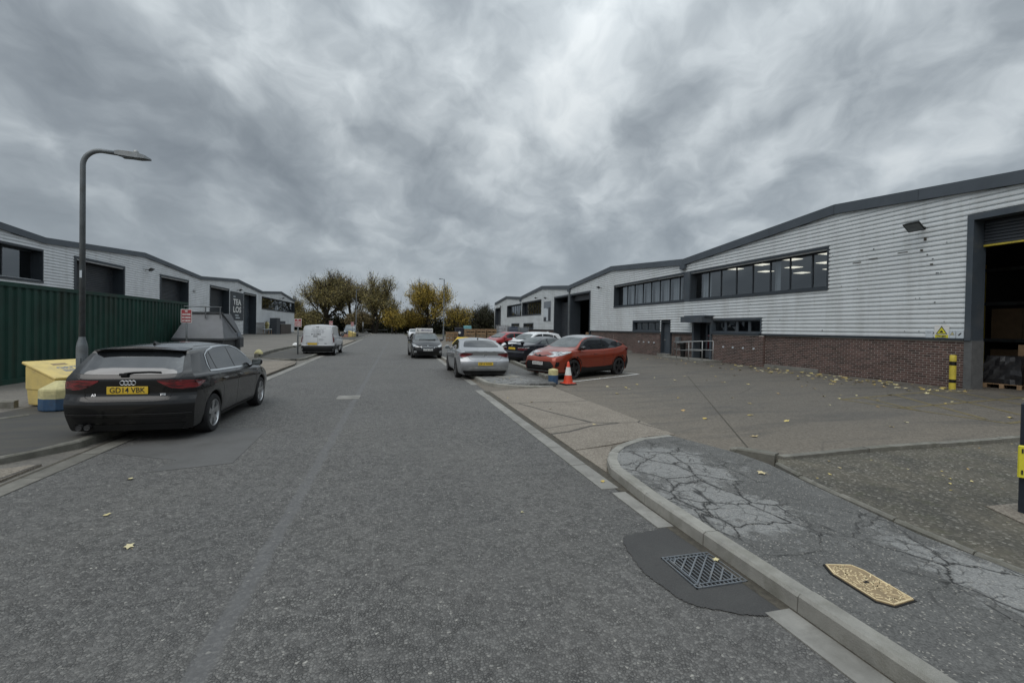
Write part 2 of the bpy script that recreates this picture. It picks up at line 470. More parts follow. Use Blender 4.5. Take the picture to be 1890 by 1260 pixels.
        cr2 = n.math('MULTIPLY', n.ramp(e2, [(0.0015, 1.0), (0.008, 0.0)]), n.ramp(n.noise(co, 1.4, 3), [(0.42, 0.0), (0.56, 1.0)]))
        crk = n.math('MAXIMUM', n.math('MAXIMUM', n.math('MULTIPLY', cr1, 0.75), cr3), cr2)
        fines = n.noise(co, 85.0, 3, 0.75); grit = n.voro(co, 95.0, 'F1', 'Color')
        gs = n.n('ShaderNodeSeparateColor'); n.link(grit, gs.inputs[0])
        tex = n.math('ADD', n.math('MULTIPLY', fines, 0.5), n.math('MULTIPLY', gs.outputs[0], 0.5))
        dark = n.mix(tex, (0.030, 0.030, 0.029), (0.150, 0.148, 0.140))
        dark = n.mix(n.ramp(n.noise(co, 3.2, 7, 0.68), [(0.46, 0.0), (0.75, 0.6)]), dark, n.mix(tex, (0.09, 0.089, 0.084), (0.20, 0.197, 0.187)))
        light = n.mix(tex, (0.110, 0.110, 0.107), (0.320, 0.320, 0.308))
        pale = n.math('MULTIPLY', n.ramp(area, [(0.30, 0.0), (0.50, 1.0)]), n.ramp(e3, [(0.01, 0.35), (0.05, 1.0)]))
        c = n.mix(n.math('MULTIPLY', pale, 0.85), dark, light)
        c = n.mix(crk, c, (0.014, 0.014, 0.013))
        cr1 = crk
        c = n.mix(n.math('MULTIPLY', n.ramp(gs.outputs[1], [(0.95, 0.0), (0.97, 1.0)]), 0.6), c, (0.36, 0.34, 0.30))
        moss = n.math('MULTIPLY', n.ramp(sp.outputs[0], [(0.40, 0.0), (0.455, 1.0)]), n.ramp(n.noise(co, 5, 6, 0.7), [(0.5, 0.0), (0.75, 0.6)]))
        n.link(c, b.inputs['Base Color']); b.inputs['Roughness'].default_value = 0.82
        h = n.math('SUBTRACT', n.math('MULTIPLY', fines, 0.5), n.math('MAXIMUM', cr1, cr2))
        bp.inputs['Distance'].default_value = 0.008
    elif kind in ('yard_tarmac', 'left_yard'):
        agg = n.voro(co, 38.0, 'F1', 'Color'); gs = n.n('ShaderNodeSeparateColor'); n.link(agg, gs.inputs[0])
        br = n.noise(n.mapping(co, scale=(0.4, 1.0, 1)), 0.5, 6, 0.6, 0.6)
        if kind == 'yard_tarmac':
            c0 = n.mix(n.ramp(br, [(0.38, 0.0), (0.62, 1.0)]), (0.082, 0.073, 0.061), (0.110, 0.096, 0.078))
            nx_ = n.math('ADD', n.math('MULTIPLY', n.math('SUBTRACT', n.noise(co, 0.5, 4), 0.5), 0.25), 0.0)
            near = n.math('MAXIMUM', n.ramp(n.math('ADD', n.math('MULTIPLY', sp.outputs[0], 0.1), nx_), [(0.5, 1.0), (0.85, 0.0)]), n.ramp(n.math('ADD', n.math('MULTIPLY', sp.outputs[1], 0.1), nx_), [(0.55, 1.0), (0.85, 0.0)]))   # concrete apron, browner than the yard behind
            c0 = n.mix(n.math('MULTIPLY', near, 0.7), c0, (0.178, 0.148, 0.112))
        else:
            c0 = n.mix(n.ramp(br, [(0.38, 0.0), (0.62, 1.0)]), (0.150, 0.138, 0.120), (0.195, 0.180, 0.158))
        c = n.mix(0.42, c0, n.mix(gs.outputs[0], (0.040, 0.037, 0.032), (0.20, 0.178, 0.146)))
        st = n.ramp(n.noise(n.mapping(co, scale=(0.25, 1.2, 1)), 1.4, 7, 0.65, 0.5), [(0.50, 0.0), (0.68, 0.65)])
        c = n.mix(st, c, (0.052, 0.050, 0.046))
        e1 = n.voro(n.mix(0.12, co, n.n('ShaderNodeTexNoise', i_Scale=1.2, i_Detail=5.0).outputs['Color']), 0.16, 'DISTANCE_TO_EDGE')
        crk = n.math('MULTIPLY', n.ramp(e1, [(0.0008, 1.0), (0.003, 0.0)]), n.ramp(n.noise(co, 0.35, 2), [(0.5, 0.0), (0.6, 0.7)]))
        n.link(n.mix(n.math('MULTIPLY', crk, 0.8), c, (0.025, 0.024, 0.022)), b.inputs['Base Color'])
        n.link(n.math('ADD', 0.55, n.math('MULTIPLY', br, 0.4)), b.inputs['Roughness'])
        h = n.math('SUBTRACT', gs.outputs[1], crk)
    elif kind == 'concrete_slab':
        agg = n.voro(co, 55.0, 'F1', 'Color'); gs = n.n('ShaderNodeSeparateColor'); n.link(agg, gs.inputs[0])
        base = n.mix(n.ramp(n.noise(co, 1.3, 7, 0.6, 0.3), [(0.3, 0.0), (0.7, 1.0)]), (0.155, 0.132, 0.104), (0.240, 0.208, 0.168))
        c = n.mix(0.42, base, n.ramp(gs.outputs[0], [(0.0, (0.085, 0.072, 0.058)), (0.6, (0.22, 0.19, 0.155)), (0.95, (0.36, 0.33, 0.28))]))
        e1 = n.voro(n.mix(0.25, co, n.n('ShaderNodeTexNoise', i_Scale=1.5, i_Detail=5.0).outputs['Color']), 0.45, 'DISTANCE_TO_EDGE')
        crk = n.ramp(e1, [(0.002, 1.0), (0.008, 0.0)])
        n.link(n.mix(crk, c, (0.035, 0.032, 0.028)), b.inputs['Base Color']); b.inputs['Roughness'].default_value = 0.85
        h = n.math('SUBTRACT', gs.outputs[1], crk)
    elif kind == 'mossy_slab':
        agg = n.voro(co, 45.0, 'F1', 'Color'); gs = n.n('ShaderNodeSeparateColor'); n.link(agg, gs.inputs[0])
        base = n.mix(n.ramp(n.noise(co, 1.1, 8, 0.65, 0.4), [(0.36, 0.0), (0.66, 1.0)]), (0.046, 0.044, 0.036), (0.120, 0.105, 0.076))
        c = n.mix(0.35, base, n.ramp(gs.outputs[0], [(0.0, (0.03, 0.03, 0.025)), (0.7, (0.11, 0.10, 0.08)), (0.93, (0.24, 0.22, 0.19)), (0.99, (0.5, 0.48, 0.42))]))
        c = n.mix(n.ramp(n.noise(co, 3.3, 7, 0.7), [(0.55, 0.0), (0.75, 0.6)]), c, (0.050, 0.056, 0.022))
        n.link(c, b.inputs['Base Color']); b.inputs['Roughness'].default_value = 0.9
        h = n.math('ADD', gs.outputs[1], n.noise(co, 20, 5))
    elif kind == 'fresh_tarmac':
        f = n.noise(co, 110.0, 3, 0.7)
        c = n.mix(f, (0.012, 0.012, 0.012), (0.080, 0.078, 0.075))
        c = n.mix(n.ramp(n.noise(co, 3.0, 5, 0.6), [(0.45, 0.0), (0.75, 0.4)]), c, (0.075, 0.073, 0.068))
        n.link(c, b.inputs['Base Color']); b.inputs['Roughness'].default_value = 0.75; h = f
    elif kind == 'old_patch':
        f = n.noise(co, 100.0, 3, 0.7)
        c = n.mix(f, (0.070, 0.069, 0.067), (0.130, 0.128, 0.124))
        c = n.mix(n.ramp(n.noise(co, 2.0, 6, 0.6), [(0.42, 0.0), (0.7, 0.6)]), c, (0.062, 0.060, 0.055))
        n.link(c, b.inputs['Base Color']); b.inputs['Roughness'].default_value = 0.7; h = f
    elif kind == 'left_path_shaded':
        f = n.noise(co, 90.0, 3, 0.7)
        c = n.mix(f, (0.034, 0.033, 0.031), (0.072, 0.070, 0.066))  # base tone lowered: shade on the left side is put into the colour
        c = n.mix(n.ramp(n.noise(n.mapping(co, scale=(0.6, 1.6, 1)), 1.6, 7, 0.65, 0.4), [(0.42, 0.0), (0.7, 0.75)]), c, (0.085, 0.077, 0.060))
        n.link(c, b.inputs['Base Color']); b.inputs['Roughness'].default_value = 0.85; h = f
    else:  # rough ground under trees
        f = n.noise(co, 4.0, 8, 0.7)
        n.link(n.mix(f, (0.030, 0.034, 0.014), (0.085, 0.075, 0.040)), b.inputs['Base Color']); b.inputs['Roughness'].default_value = 0.95; h = f
    n.link(h, bp.inputs['Height']); n.link(bp.outputs[0], b.inputs['Normal'])
    return m

M = {k: ground_mat(k) for k in ('road_asphalt', 'path_tarmac', 'yard_tarmac', 'left_yard', 'concrete_slab', 'mossy_slab', 'fresh_tarmac', 'old_patch', 'left_path_shaded', 'rough_ground')}
M['kerb'] = mat('kerb', (0.262, 0.254, 0.228), 0.85, var=0.2, scale=5, bump=0.5, bscale=90, dirt=(0.16, 0.155, 0.125), dscale=4, island=0.12)
M['kerb_old'] = mat('kerb_old', (0.165, 0.158, 0.136), 0.9, var=0.25, scale=5, bump=0.6, bscale=60, dirt=(0.075, 0.074, 0.052), dscale=3, island=0.12)
M['channel'] = mat('channel', (0.235, 0.228, 0.208), 0.85, var=0.2, scale=4, bump=0.4, bscale=80, dirt=(0.12, 0.115, 0.10), dscale=2.5, island=0.10)
M['channel_shaded'] = mat('channel_shaded', (0.150, 0.143, 0.124), 0.85, var=0.25, scale=4, bump=0.4, bscale=80, dirt=(0.07, 0.066, 0.055), dscale=2.0, island=0.10)  # darker copy of channel, shade at the near left edge put into the colour
M['silt'] = mat('silt', (0.070, 0.062, 0.048), 0.95, var=0.35, scale=18, bump=0.6, bscale=60, dirt=(0.035, 0.034, 0.028), dscale=6)
M['white_paint'] = mat('white_paint', (0.62, 0.62, 0.60), 0.7, var=0.1, scale=8, dirt=(0.22, 0.21, 0.19), dscale=4)
M['yellow_line'] = mat('yellow_line', (0.150, 0.118, 0.048), 0.8, var=0.3, scale=9, dirt=(0.080, 0.070, 0.056), dscale=5)
M['cladding'] = mat('cladding', (0.70, 0.735, 0.75), 0.42, metal=0.0, var=0.05, scale=0.7, dirt=(0.60, 0.63, 0.64), dscale=0.6, streak=((0.44, 0.45, 0.44), 0.45))
M['cladding_left'] = mat('cladding_left', (0.74, 0.76, 0.78), 0.45, var=0.05, scale=0.7, dirt=(0.60, 0.62, 0.63), dscale=0.6, streak=((0.45, 0.46, 0.46), 0.4))
M['fascia'] = mat('fascia', (0.070, 0.085, 0.102), 0.5, var=0.12, scale=1.5, island=0.06)
M['dark_frame'] = mat('dark_frame', (0.035, 0.044, 0.054), 0.45, var=0.12, scale=3)
M['door_grey'] = mat('door_grey', (0.055, 0.070, 0.086), 0.5, var=0.12, scale=2, dirt=(0.10, 0.105, 0.11), dscale=1.2)
M['shutter'] = mat('shutter', (0.040, 0.047, 0.056), 0.5, var=0.15, scale=2, dirt=(0.065, 0.065, 0.065), dscale=1.5, island=0.08)
M['brick'] = mat('brick', (0.092, 0.053, 0.045), 0.85, var=0.3, scale=9, bump=0.5, bscale=70, dirt=(0.050, 0.034, 0.031), dscale=1.2, island=0.45)
M['mortar'] = mat('mortar', (0.40, 0.375, 0.345), 0.95, var=0.12, scale=10, bump=0.3, bscale=120, dirt=(0.28, 0.26, 0.23), dscale=1.5)
M['plinth'] = mat('plinth', (0.20, 0.195, 0.175), 0.9, var=0.2, scale=4, bump=0.4, bscale=50, dirt=(0.10, 0.10, 0.08), dscale=2)
M['jamb_concrete'] = mat('jamb_concrete', (0.115, 0.118, 0.120), 0.9, var=0.15, scale=6, bump=0.3, bscale=60)
M['glass'] = glass_mat('window_glass', (0.55, 0.58, 0.60))
M['glass_dark'] = glass_mat('window_glass_dark', (0.10, 0.11, 0.12), 0.9)
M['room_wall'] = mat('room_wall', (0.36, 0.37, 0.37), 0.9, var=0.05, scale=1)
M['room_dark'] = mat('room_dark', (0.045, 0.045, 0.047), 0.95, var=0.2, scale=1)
M['blind'] = mat('blind', (0.62, 0.66, 0.68), 0.8, var=0.06, scale=3)
M['ceiling_lamp'] = emit_mat('ceiling_lamp', (1.0, 0.94, 0.78), 1.5)
M['galv'] = mat('galv', (0.165, 0.182, 0.192), 0.5, metal=0.35, var=0.18, scale=5, dirt=(0.095, 0.085, 0.07), dscale=2)
M['galv_light'] = mat('galv_light', (0.34, 0.35, 0.35), 0.45, metal=0.4, var=0.12, scale=8)
M['black_plastic'] = mat('black_plastic', (0.0075, 0.008, 0.0085), 0.5, var=0.2, scale=6, spec=0.35)
M['trim_black'] = mat('trim_black', (0.004, 0.004, 0.0045), 0.35, var=0.15, scale=6)
M['rubber'] = mat('rubber', (0.016, 0.016, 0.017), 0.85, var=0.3, scale=9, dirt=(0.045, 0.042, 0.038), dscale=4)
M['alloy'] = mat('alloy', (0.52, 0.53, 0.54), 0.3, metal=0.85, var=0.06, scale=4, dirt=(0.20, 0.19, 0.18), dscale=3)
M['alloy_black'] = mat('alloy_black', (0.022, 0.022, 0.024), 0.3, metal=0.3, var=0.1, scale=4)
M['brake'] = mat('brake', (0.030, 0.030, 0.031), 0.6, metal=0.3, var=0.2, scale=6)
M['chrome'] = mat('chrome', (0.78, 0.79, 0.80), 0.12, metal=1.0, var=0.03, scale=4)
M['car_glass'] = car_glass('car_glass')
M['car_glass_light'] = car_glass('car_glass_light', (0.055, 0.065, 0.066), 0.05)
M['tail_red'] = lens_mat('tail_red', (0.20, 0.010, 0.014), (0.055, 0.004, 0.006))
M['lamp_clear'] = lens_mat('lamp_clear', (0.55, 0.57, 0.58), (0.11, 0.115, 0.12))
M['plate_yellow'] = mat('plate_yellow', (0.62, 0.42, 0.035), 0.4, var=0.05, scale=8)
M['plate_white'] = mat('plate_white', (0.62, 0.63, 0.62), 0.4, var=0.05, scale=8)
M['ink'] = mat('ink', (0.012, 0.012, 0.013), 0.6, var=0.1)
M['ink_grey'] = mat('ink_grey', (0.20, 0.21, 0.23), 0.6, var=0.1)
M['white_print'] = mat('white_print', (0.72, 0.72, 0.70), 0.5, var=0.05)
M['red_sign'] = mat('red_sign', (0.34, 0.050, 0.058), 0.5, var=0.1, scale=5)
M['sign_pink'] = mat('sign_pink', (0.60, 0.36, 0.36), 0.6, var=0.1)
M['sign_yellow'] = mat('sign_yellow', (0.68, 0.62, 0.04), 0.5, var=0.05)
M['grit_yellow'] = mat('grit_yellow', (0.62, 0.48, 0.17), 0.55, var=0.1, scale=4, dirt=(0.42, 0.34, 0.17), dscale=3, bump=0.15, bscale=60)
M['grit_yellow_bright'] = mat('grit_yellow_bright', (0.60, 0.40, 0.02), 0.5, var=0.1, scale=4, dirt=(0.36, 0.25, 0.03), dscale=3)
M['stone_yellow'] = mat('stone_yellow', (0.52, 0.47, 0.24), 0.8, var=0.15, scale=7, dirt=(0.26, 0.25, 0.15), dscale=6, bump=0.5, bscale=60)
M['stone_blue'] = mat('stone_blue', (0.030, 0.075, 0.150), 0.75, var=0.2, scale=7, dirt=(0.05, 0.07, 0.09), dscale=4, bump=0.4, bscale=60)
M['bollard_yellow'] = mat('bollard_yellow', (0.58, 0.47, 0.06), 0.45, var=0.1, scale=6, dirt=(0.33, 0.27, 0.06), dscale=4)
M['container_green'] = mat('container_green', (0.009, 0.043, 0.031), 0.5, var=0.25, scale=1.5, spec=0.3, dirt=(0.014, 0.032, 0.026), dscale=1.0, streak=((0.035, 0.028, 0.018), 0.5))
M['skip_grey'] = mat('skip_grey', (0.135, 0.140, 0.150), 0.6, var=0.12, scale=2.5, dirt=(0.10, 0.10, 0.10), dscale=1.5, bump=0.1, bscale=20)
M['skip_dark'] = mat('skip_dark', (0.060, 0.064, 0.070), 0.6, var=0.15, scale=2.5, dirt=(0.05, 0.048, 0.042), dscale=2)
M['cone_orange'] = mat('cone_orange', (0.62, 0.060, 0.020), 0.5, var=0.1, scale=7, dirt=(0.30, 0.05, 0.03), dscale=7)
M['cone_white'] = mat('cone_white', (0.70, 0.70, 0.68), 0.5, var=0.06, scale=7, dirt=(0.45, 0.44, 0.42), dscale=7)
M['iron'] = mat('iron', (0.150, 0.165, 0.180), 0.55, metal=0.4, var=0.25, scale=14, dirt=(0.22, 0.21, 0.19), dscale=8)
M['pit'] = mat('pit', (0.006, 0.006, 0.006), 0.9, var=0.1)
M['cover_sand'] = mat('cover_sand', (0.62, 0.50, 0.30), 0.8, var=0.15, scale=12, dirt=(0.30, 0.22, 0.12), dscale=6)
M['cover_worn'] = mat('cover_worn', (0.27, 0.20, 0.115), 0.85, var=0.25, scale=14)
M['wood'] = mat('wood', (0.32, 0.21, 0.12), 0.85, var=0.25, scale=6, dirt=(0.17, 0.12, 0.08), dscale=4, island=0.2)
M['cardboard'] = mat('cardboard', (0.27, 0.18, 0.105), 0.9, var=0.15, scale=5, island=0.15)
M['wrap'] = mat('wrap', (0.46, 0.48, 0.51), 0.25, var=0.45, scale=5, bump=1.0, bscale=9, coat=0.5, dirt=(0.16, 0.12, 0.09), dscale=2.5)
M['wrap_black'] = mat('wrap_black', (0.02, 0.02, 0.022), 0.3, var=0.2, scale=9, bump=0.6, bscale=12)
M['blue_crate'] = mat('blue_crate', (0.10, 0.125, 0.18), 0.6, var=0.2, scale=5, island=0.25)
M['teal'] = mat('teal', (0.16, 0.38, 0.42), 0.5, var=0.1, scale=4)
M['navy'] = mat('navy', (0.018, 0.022, 0.036), 0.5, var=0.15, scale=4)
M['post_navy'] = mat('post_navy', (0.018, 0.024, 0.034), 0.45, var=0.15, scale=6)
M['bark'] = mat('bark', (0.040, 0.034, 0.027), 0.95, var=0.3, scale=8)
M['brown_board'] = mat('brown_board', (0.075, 0.062, 0.055), 0.8, var=0.2, scale=4, island=0.12)
M['poster_grey'] = mat('poster_grey', (0.19, 0.215, 0.245), 0.6, var=0.1, scale=3)
M['poster_dark'] = mat('poster_dark', (0.045, 0.052, 0.062), 0.6, var=0.15, scale=3)
M['poster_white'] = mat('poster_white', (0.55, 0.60, 0.64), 0.6, var=0.05, scale=3)

def leaf_mat(name, cols, trans=0.25):
    m, n, b = new_mat(name)
    g = n.n('ShaderNodeNewGeometry').outputs['Random Per Island']; oi = n.n('ShaderNodeObjectInfo').outputs['Random']
    r = n.math('FRACT', n.math('ADD', g, oi))
    k = len(cols)
    n.link(n.ramp(r, [(i / (k - 1), c) for i, c in enumerate(cols)]), b.inputs['Base Color'])
    b.inputs['Roughness'].default_value = 0.7
    b.inputs['Specular IOR Level'].default_value = 0.25
    return m
M['leaf_fallen'] = leaf_mat('leaf_fallen', [(0.50, 0.36, 0.09), (0.62, 0.50, 0.18), (0.60, 0.55, 0.35), (0.42, 0.25, 0.08)])
M['leaf_olive'] = leaf_mat('leaf_olive', [(0.149, 0.1336, 0.065), (0.2385, 0.1985, 0.0781), (0.2981, 0.2329, 0.0781), (0.1988, 0.1944, 0.0911)])
M['leaf_gold'] = leaf_mat('leaf_gold', [(0.3279, 0.239, 0.052), (0.4968, 0.3483, 0.0563), (0.2483, 0.2025, 0.0563), (0.4073, 0.3037, 0.0693)])
M['leaf_brown'] = leaf_mat('leaf_brown', [(0.1391, 0.1094, 0.065), (0.2286, 0.166, 0.0737), (0.1788, 0.1539, 0.0823), (0.2783, 0.2065, 0.0781)])
M['leaf_dark'] = leaf_mat('leaf_dark', [(0.022, 0.026, 0.014), (0.040, 0.042, 0.018), (0.032, 0.032, 0.020), (0.058, 0.054, 0.024)])
# ------------------------------------------------------------------ ground, road, pavements
def zyr(x):   # right-hand yard falls gently from the building to the road
    return 0.006 + max(0.0, x - 4.7) * 0.0160
def zyl(x):   # left-hand yard rises to its building
    return 0.10 + max(0.0, -x - 6.6) * 0.0270

def sheet(name, poly, m_, z=0.0, cuts=()):
    mb = MB(); f = z if callable(z) else (lambda x, y: z)
    mb.add([(x, y, f(x, y)) for x, y in poly], [tuple(range(len(poly)))])
    return struct(mb.build(name, m_))

sheet('ground', [(-900, -900), (900, -900), (900, 900), (-900, 900)], M['rough_ground'], -0.06)
sheet('road', [(-4.10, -40), (2.60, -40), (2.60, 128), (40, 128), (40, 137), (-30, 137), (-30, 131), (-4.3, 131)], M['road_asphalt'], 0.0)

# right-hand yard: flat by the road, sloped beyond
mb = MB()
mb.add([(2.58, -40, zyr(2.58)), (4.7, -40, zyr(4.7)), (4.7, 84, zyr(4.7)), (2.58, 84, zyr(2.58)), (46, -40, zyr(16.9)), (46, 84, zyr(16.9)), (16.9, -40, zyr(16.9)), (16.9, 84, zyr(16.9))],
       [(0, 1, 2, 3), (1, 6, 7, 2), (6, 4, 5, 7)])
struct(mb.build('right_yard', M['yard_tarmac']))
# left-hand yard
mb = MB()
mb.add([(-4.10, -40, .004), (-4.10, 125, .004), (-6.6, -40, .10), (-6.6, 125, .10), (-24, -40, zyl(-24)), (-24, 125, zyl(-24)), (-80, -40, zyl(-24)), (-80, 125, zyl(-24))],
       [(0, 1, 3, 2), (2, 3, 5, 4), (4, 5, 7, 6)])
struct(mb.build('left_yard', M['left_yard']))

# exposed-aggregate crossover slabs
def slab(name, poly, z):
    mb = MB().prism(poly, lambda x, y: z - .05, lambda x, y: z); return struct(mb.build(name, M['concrete_slab']))
slab('crossover', [(2.62, 6.30), (2.66, 12.62), (4.80, 13.30), (4.74, 6.95), (4.2, 6.9), (3.3, 6.5)], .022)
slab('crossover', [(2.62, 5.25), (2.62, 6.285), (3.30, 6.44), (2.96, 5.9)], .020)
slab('crossover', [(-4.16, 14.2), (-6.6, 14.2), (-6.6, 23.9), (-4.35, 23.4), (-4.16, 22.0)], .09)
slab('crossover', [(-4.16, -6), (-4.16, 6.9), (-4.5, 6.75), (-7.0, 6.2), (-9.0, 5.9), (-9.0, -6)], .035)
slab('crossover', [(-4.20, 41.0), (-6.9, 40.5), (-7.4, 58.5), (-4.20, 58.0)], .09)

# ---- kerb stones: each stone a part of its kerb line
def kerb_line(name, label, pts, h, w, stone, m_, joint=0.008, side=1, base=-0.05, jit=0.004):
    """pts: list of (x, y, top) along the road-side edge; side=+1 puts the stone to the left of the direction of travel"""
    root = thing(name, label, 'kerb', (pts[0][0], pts[0][1], 0))
    P = [Vector(p) for p in pts]; acc = [0.0]
    for a, b in zip(P[:-1], P[1:]): acc.append(acc[-1] + (b.xy - a.xy).length)
    def at_s(s):
        s = max(0, min(acc[-1], s)); i = 0
        while i < len(acc) - 2 and s > acc[i + 1]: i += 1
        t = (s - acc[i]) / max(1e-9, acc[i + 1] - acc[i]); p = P[i].lerp(P[i + 1], t); return p
    s = 0.0; rnd = random.Random(len(pts) * 7 + int(pts[0][0] * 10))
    while s < acc[-1] - .05:
        ln = stone(s) if callable(stone) else stone
        e = min(acc[-1], s + ln); a, b = at_s(s + joint / 2), at_s(e - joint / 2)
        d = (b.xy - a.xy).normalized(); n_ = Vector((-d.y, d.x)) * side
        j = rnd.uniform(-jit, jit); k = rnd.uniform(-jit, jit) * .6
        mb = MB(); c = .018
        def ring(p, top):
            o = p.xy + n_ * k
            return [(o.x, o.y, base), (o.x + n_.x * .006, o.y + n_.y * .006, top - c), (o.x + n_.x * (c + .008), o.y + n_.y * (c + .008), top), (o.x + n_.x * w, o.y + n_.y * w, top - .002), (o.x + n_.x * w, o.y + n_.y * w, base)]
        r0, r1 = ring(a, a.z + j), ring(b, b.z + j)
        mb.add(r0 + r1, [(i, i + 1, 6 + i, 5 + i) for i in range(4)] + [(4, 0, 5, 9), (4, 3, 2, 1, 0), (5, 6, 7, 8, 9)])
        mb.build('kerb_stone', m_, root, world=True)
        s = e
    return root

# near right pavement: straight kerb, small-radius corner running out flush with the crossover
curve_pts = [(2.545, 4.62), (2.575, 4.95), (2.66, 5.34), (2.90, 5.82), (3.33, 6.32), (3.94, 6.75), (4.58, 6.93)]
tops = [.125, .12, .112, .10, .075, .045, .026]
kerb_line('kerb', 'grey concrete kerb along the cracked right-hand pavement, curving round to the crossover',
          [(2.53, -1.35, .125), (2.535, 1.9, .125)] + [(x, y, t) for (x, y), t in zip(curve_pts, tops)], .125, .135, lambda s: .93 if s < 5.6 else .42, M['kerb'], side=-1)
pave = [(2.66, -6)] + [(2.665, 1.9)] + [(x + .13, y - .02) for x, y in curve_pts[:3]] + [(3.00, 5.74), (3.40, 6.21), (3.98, 6.62), (4.60, 6.80), (4.72, 5.42), (4.70, 4.85), (4.55, 4.15), (4.33, 2.85), (4.36, 2.2), (4.36, -6)]
def ztop(x, y):
    t = max(0.0, min(1.0, (y - 4.4) / 2.5)); return .118 - .094 * t * t
struct(MB().prism(pave, -.04, ztop).build('right_pavement', M['path_tarmac']))
# thin edging between pavement and verge slab
kerb_line('edging', 'narrow mossy concrete edging between the cracked pavement and the dark verge slab',
          [(4.37, -1.2, .135), (4.37, 2.2, .135), (4.36, 2.85, .135), (4.57, 4.15, .135), (4.78, 4.85, .132)], .13, .06, .62, M['kerb_old'], side=-1, joint=.012, jit=.008)
# verge slab beyond with its own back kerb
verge = [(4.43, -6), (4.43, 2.2), (4.42, 2.85), (4.63, 4.15), (4.84, 4.86), (4.98, 5.0), (10.6, 5.08), (10.6, -6)]
struct(MB().prism(verge, -.04, .125).build('verge_slab', M['mossy_slab']))
kerb_line('kerb', 'worn kerb at the back of the dark verge slab, edge of the yard',
          [(10.8, 5.22, .19), (6.2, 5.16, .17), (5.02, 5.08, .155)], .16, .13, 1.4, M['kerb_old'], side=1, jit=.01)
kerb_line('kerb', 'short weathered corner kerb where pavement, verge and yard meet',
          [(4.98, 5.05, .165), (4.80, 5.20, .165), (4.74, 5.62, .13)], .15, .16, .55, M['kerb_old'], side=-1, jit=.01)
# concrete channel blocks along the right edge of the road
def channel_row(name, label, x0, x1, ys, skew=0.0, m_='channel'):
    root = thing(name, label, 'channel', (x0, ys[0], 0))
    rnd = random.Random(int(x0 * 100))
    for a, b in zip(ys[:-1], ys[1:]):
        j = rnd.uniform(-.006, .006); dx = skew * (a - ys[0]); dx1 = skew * (b - ys[0])
        MB().prism([(x0 + j + dx, a + .006), (x1 + j + dx, a + .006), (x1 + j + dx1, b - .006), (x0 + j + dx1, b - .006)], -.04, .010 + rnd.uniform(-.002, .002)).build('channel_block', M[m_], root, world=True)
channel_row('channel', 'line of flat concrete channel blocks between road and right-hand crossover', 2.30, 2.51, [4.72 + .92 * i for i in range(10)], .0)
channel_row('channel', 'short run of channel blocks below the near right kerb', 2.33, 2.52, [-1.2, -.3, .6, 1.5, 2.42], 0)
channel_row('channel', 'piece of channel block just before the gully patch', 2.36, 2.52, [3.68, 4.60], 0)
channel_row('channel', 'concrete channel along the right edge of the road beyond the parked silver saloon', 2.40, 2.60, [14.2 + 1.2 * i for i in range(24)], 0)
channel_row('channel', 'concrete channel blocks along the near left edge of the road', -4.06, -3.84, [.4 + 1.0 * i for i in range(14)], .002, 'channel_shaded')
channel_row('channel', 'concrete channel along the left edge of the road past the crossover', -4.10, -3.86, [14.5 + 1.5 * i for i in range(35)], .001)
struct(MB().add([(x, y, .0085) for x, y in wavy([(2.47, -2), (2.66, -2), (2.66, 12.7), (2.50, 12.7), (2.48, 5.0), (2.45, 3.3), (2.47, 1.0)], .02, random.Random(8))], [tuple(range(7 * 8))]).build('silt', M['silt']))
struct(MB().add([(-4.17, -2, .0045), (-4.05, -2, .0045), (-4.08, 26, .0045), (-4.20, 26, .0045)], [(0, 1, 2, 3)]).build('silt', M['silt']))

# patch of new tarmac with the gully grate let into it
GX0, GX1, GY0, GY1 = 2.07, 2.50, 2.74, 3.19
rnd = random.Random(3)
outer = wavy(rounded([(1.93, 3.60), (2.525, 3.70), (2.525, 2.40), (2.28, 2.38), (1.90, 2.60), (1.82, 3.05)], .12, 4), .009, rnd)
outer = [(min(x, 2.528), y) for x, y in outer]
mbp = MB()
bm = bmesh.new()
pts = [Vector(p) for p in outer] + [Vector(p) for p in ((GX0, GY0), (GX1, GY0), (GX1, GY1), (GX0, GY1))]
no = len(outer)
vs, _, fc, _, _, _ = delaunay_2d_cdt(pts, [(i, (i + 1) % no) for i in range(no)] + [(no, no + 1), (no + 1, no + 2), (no + 2, no + 3), (no + 3, no)], [], 1, 1e-6)
fc = [q for q in fc if not (GX0 < sum(vs[i][0] for i in q) / 3 < GX1 and GY0 < sum(vs[i][1] for i in q) / 3 < GY1)]
mbp.add([(p[0], p[1], .007) for p in vs], fc); bm.free()
struct(mbp.build('tarmac_patch', M['fresh_tarmac']))
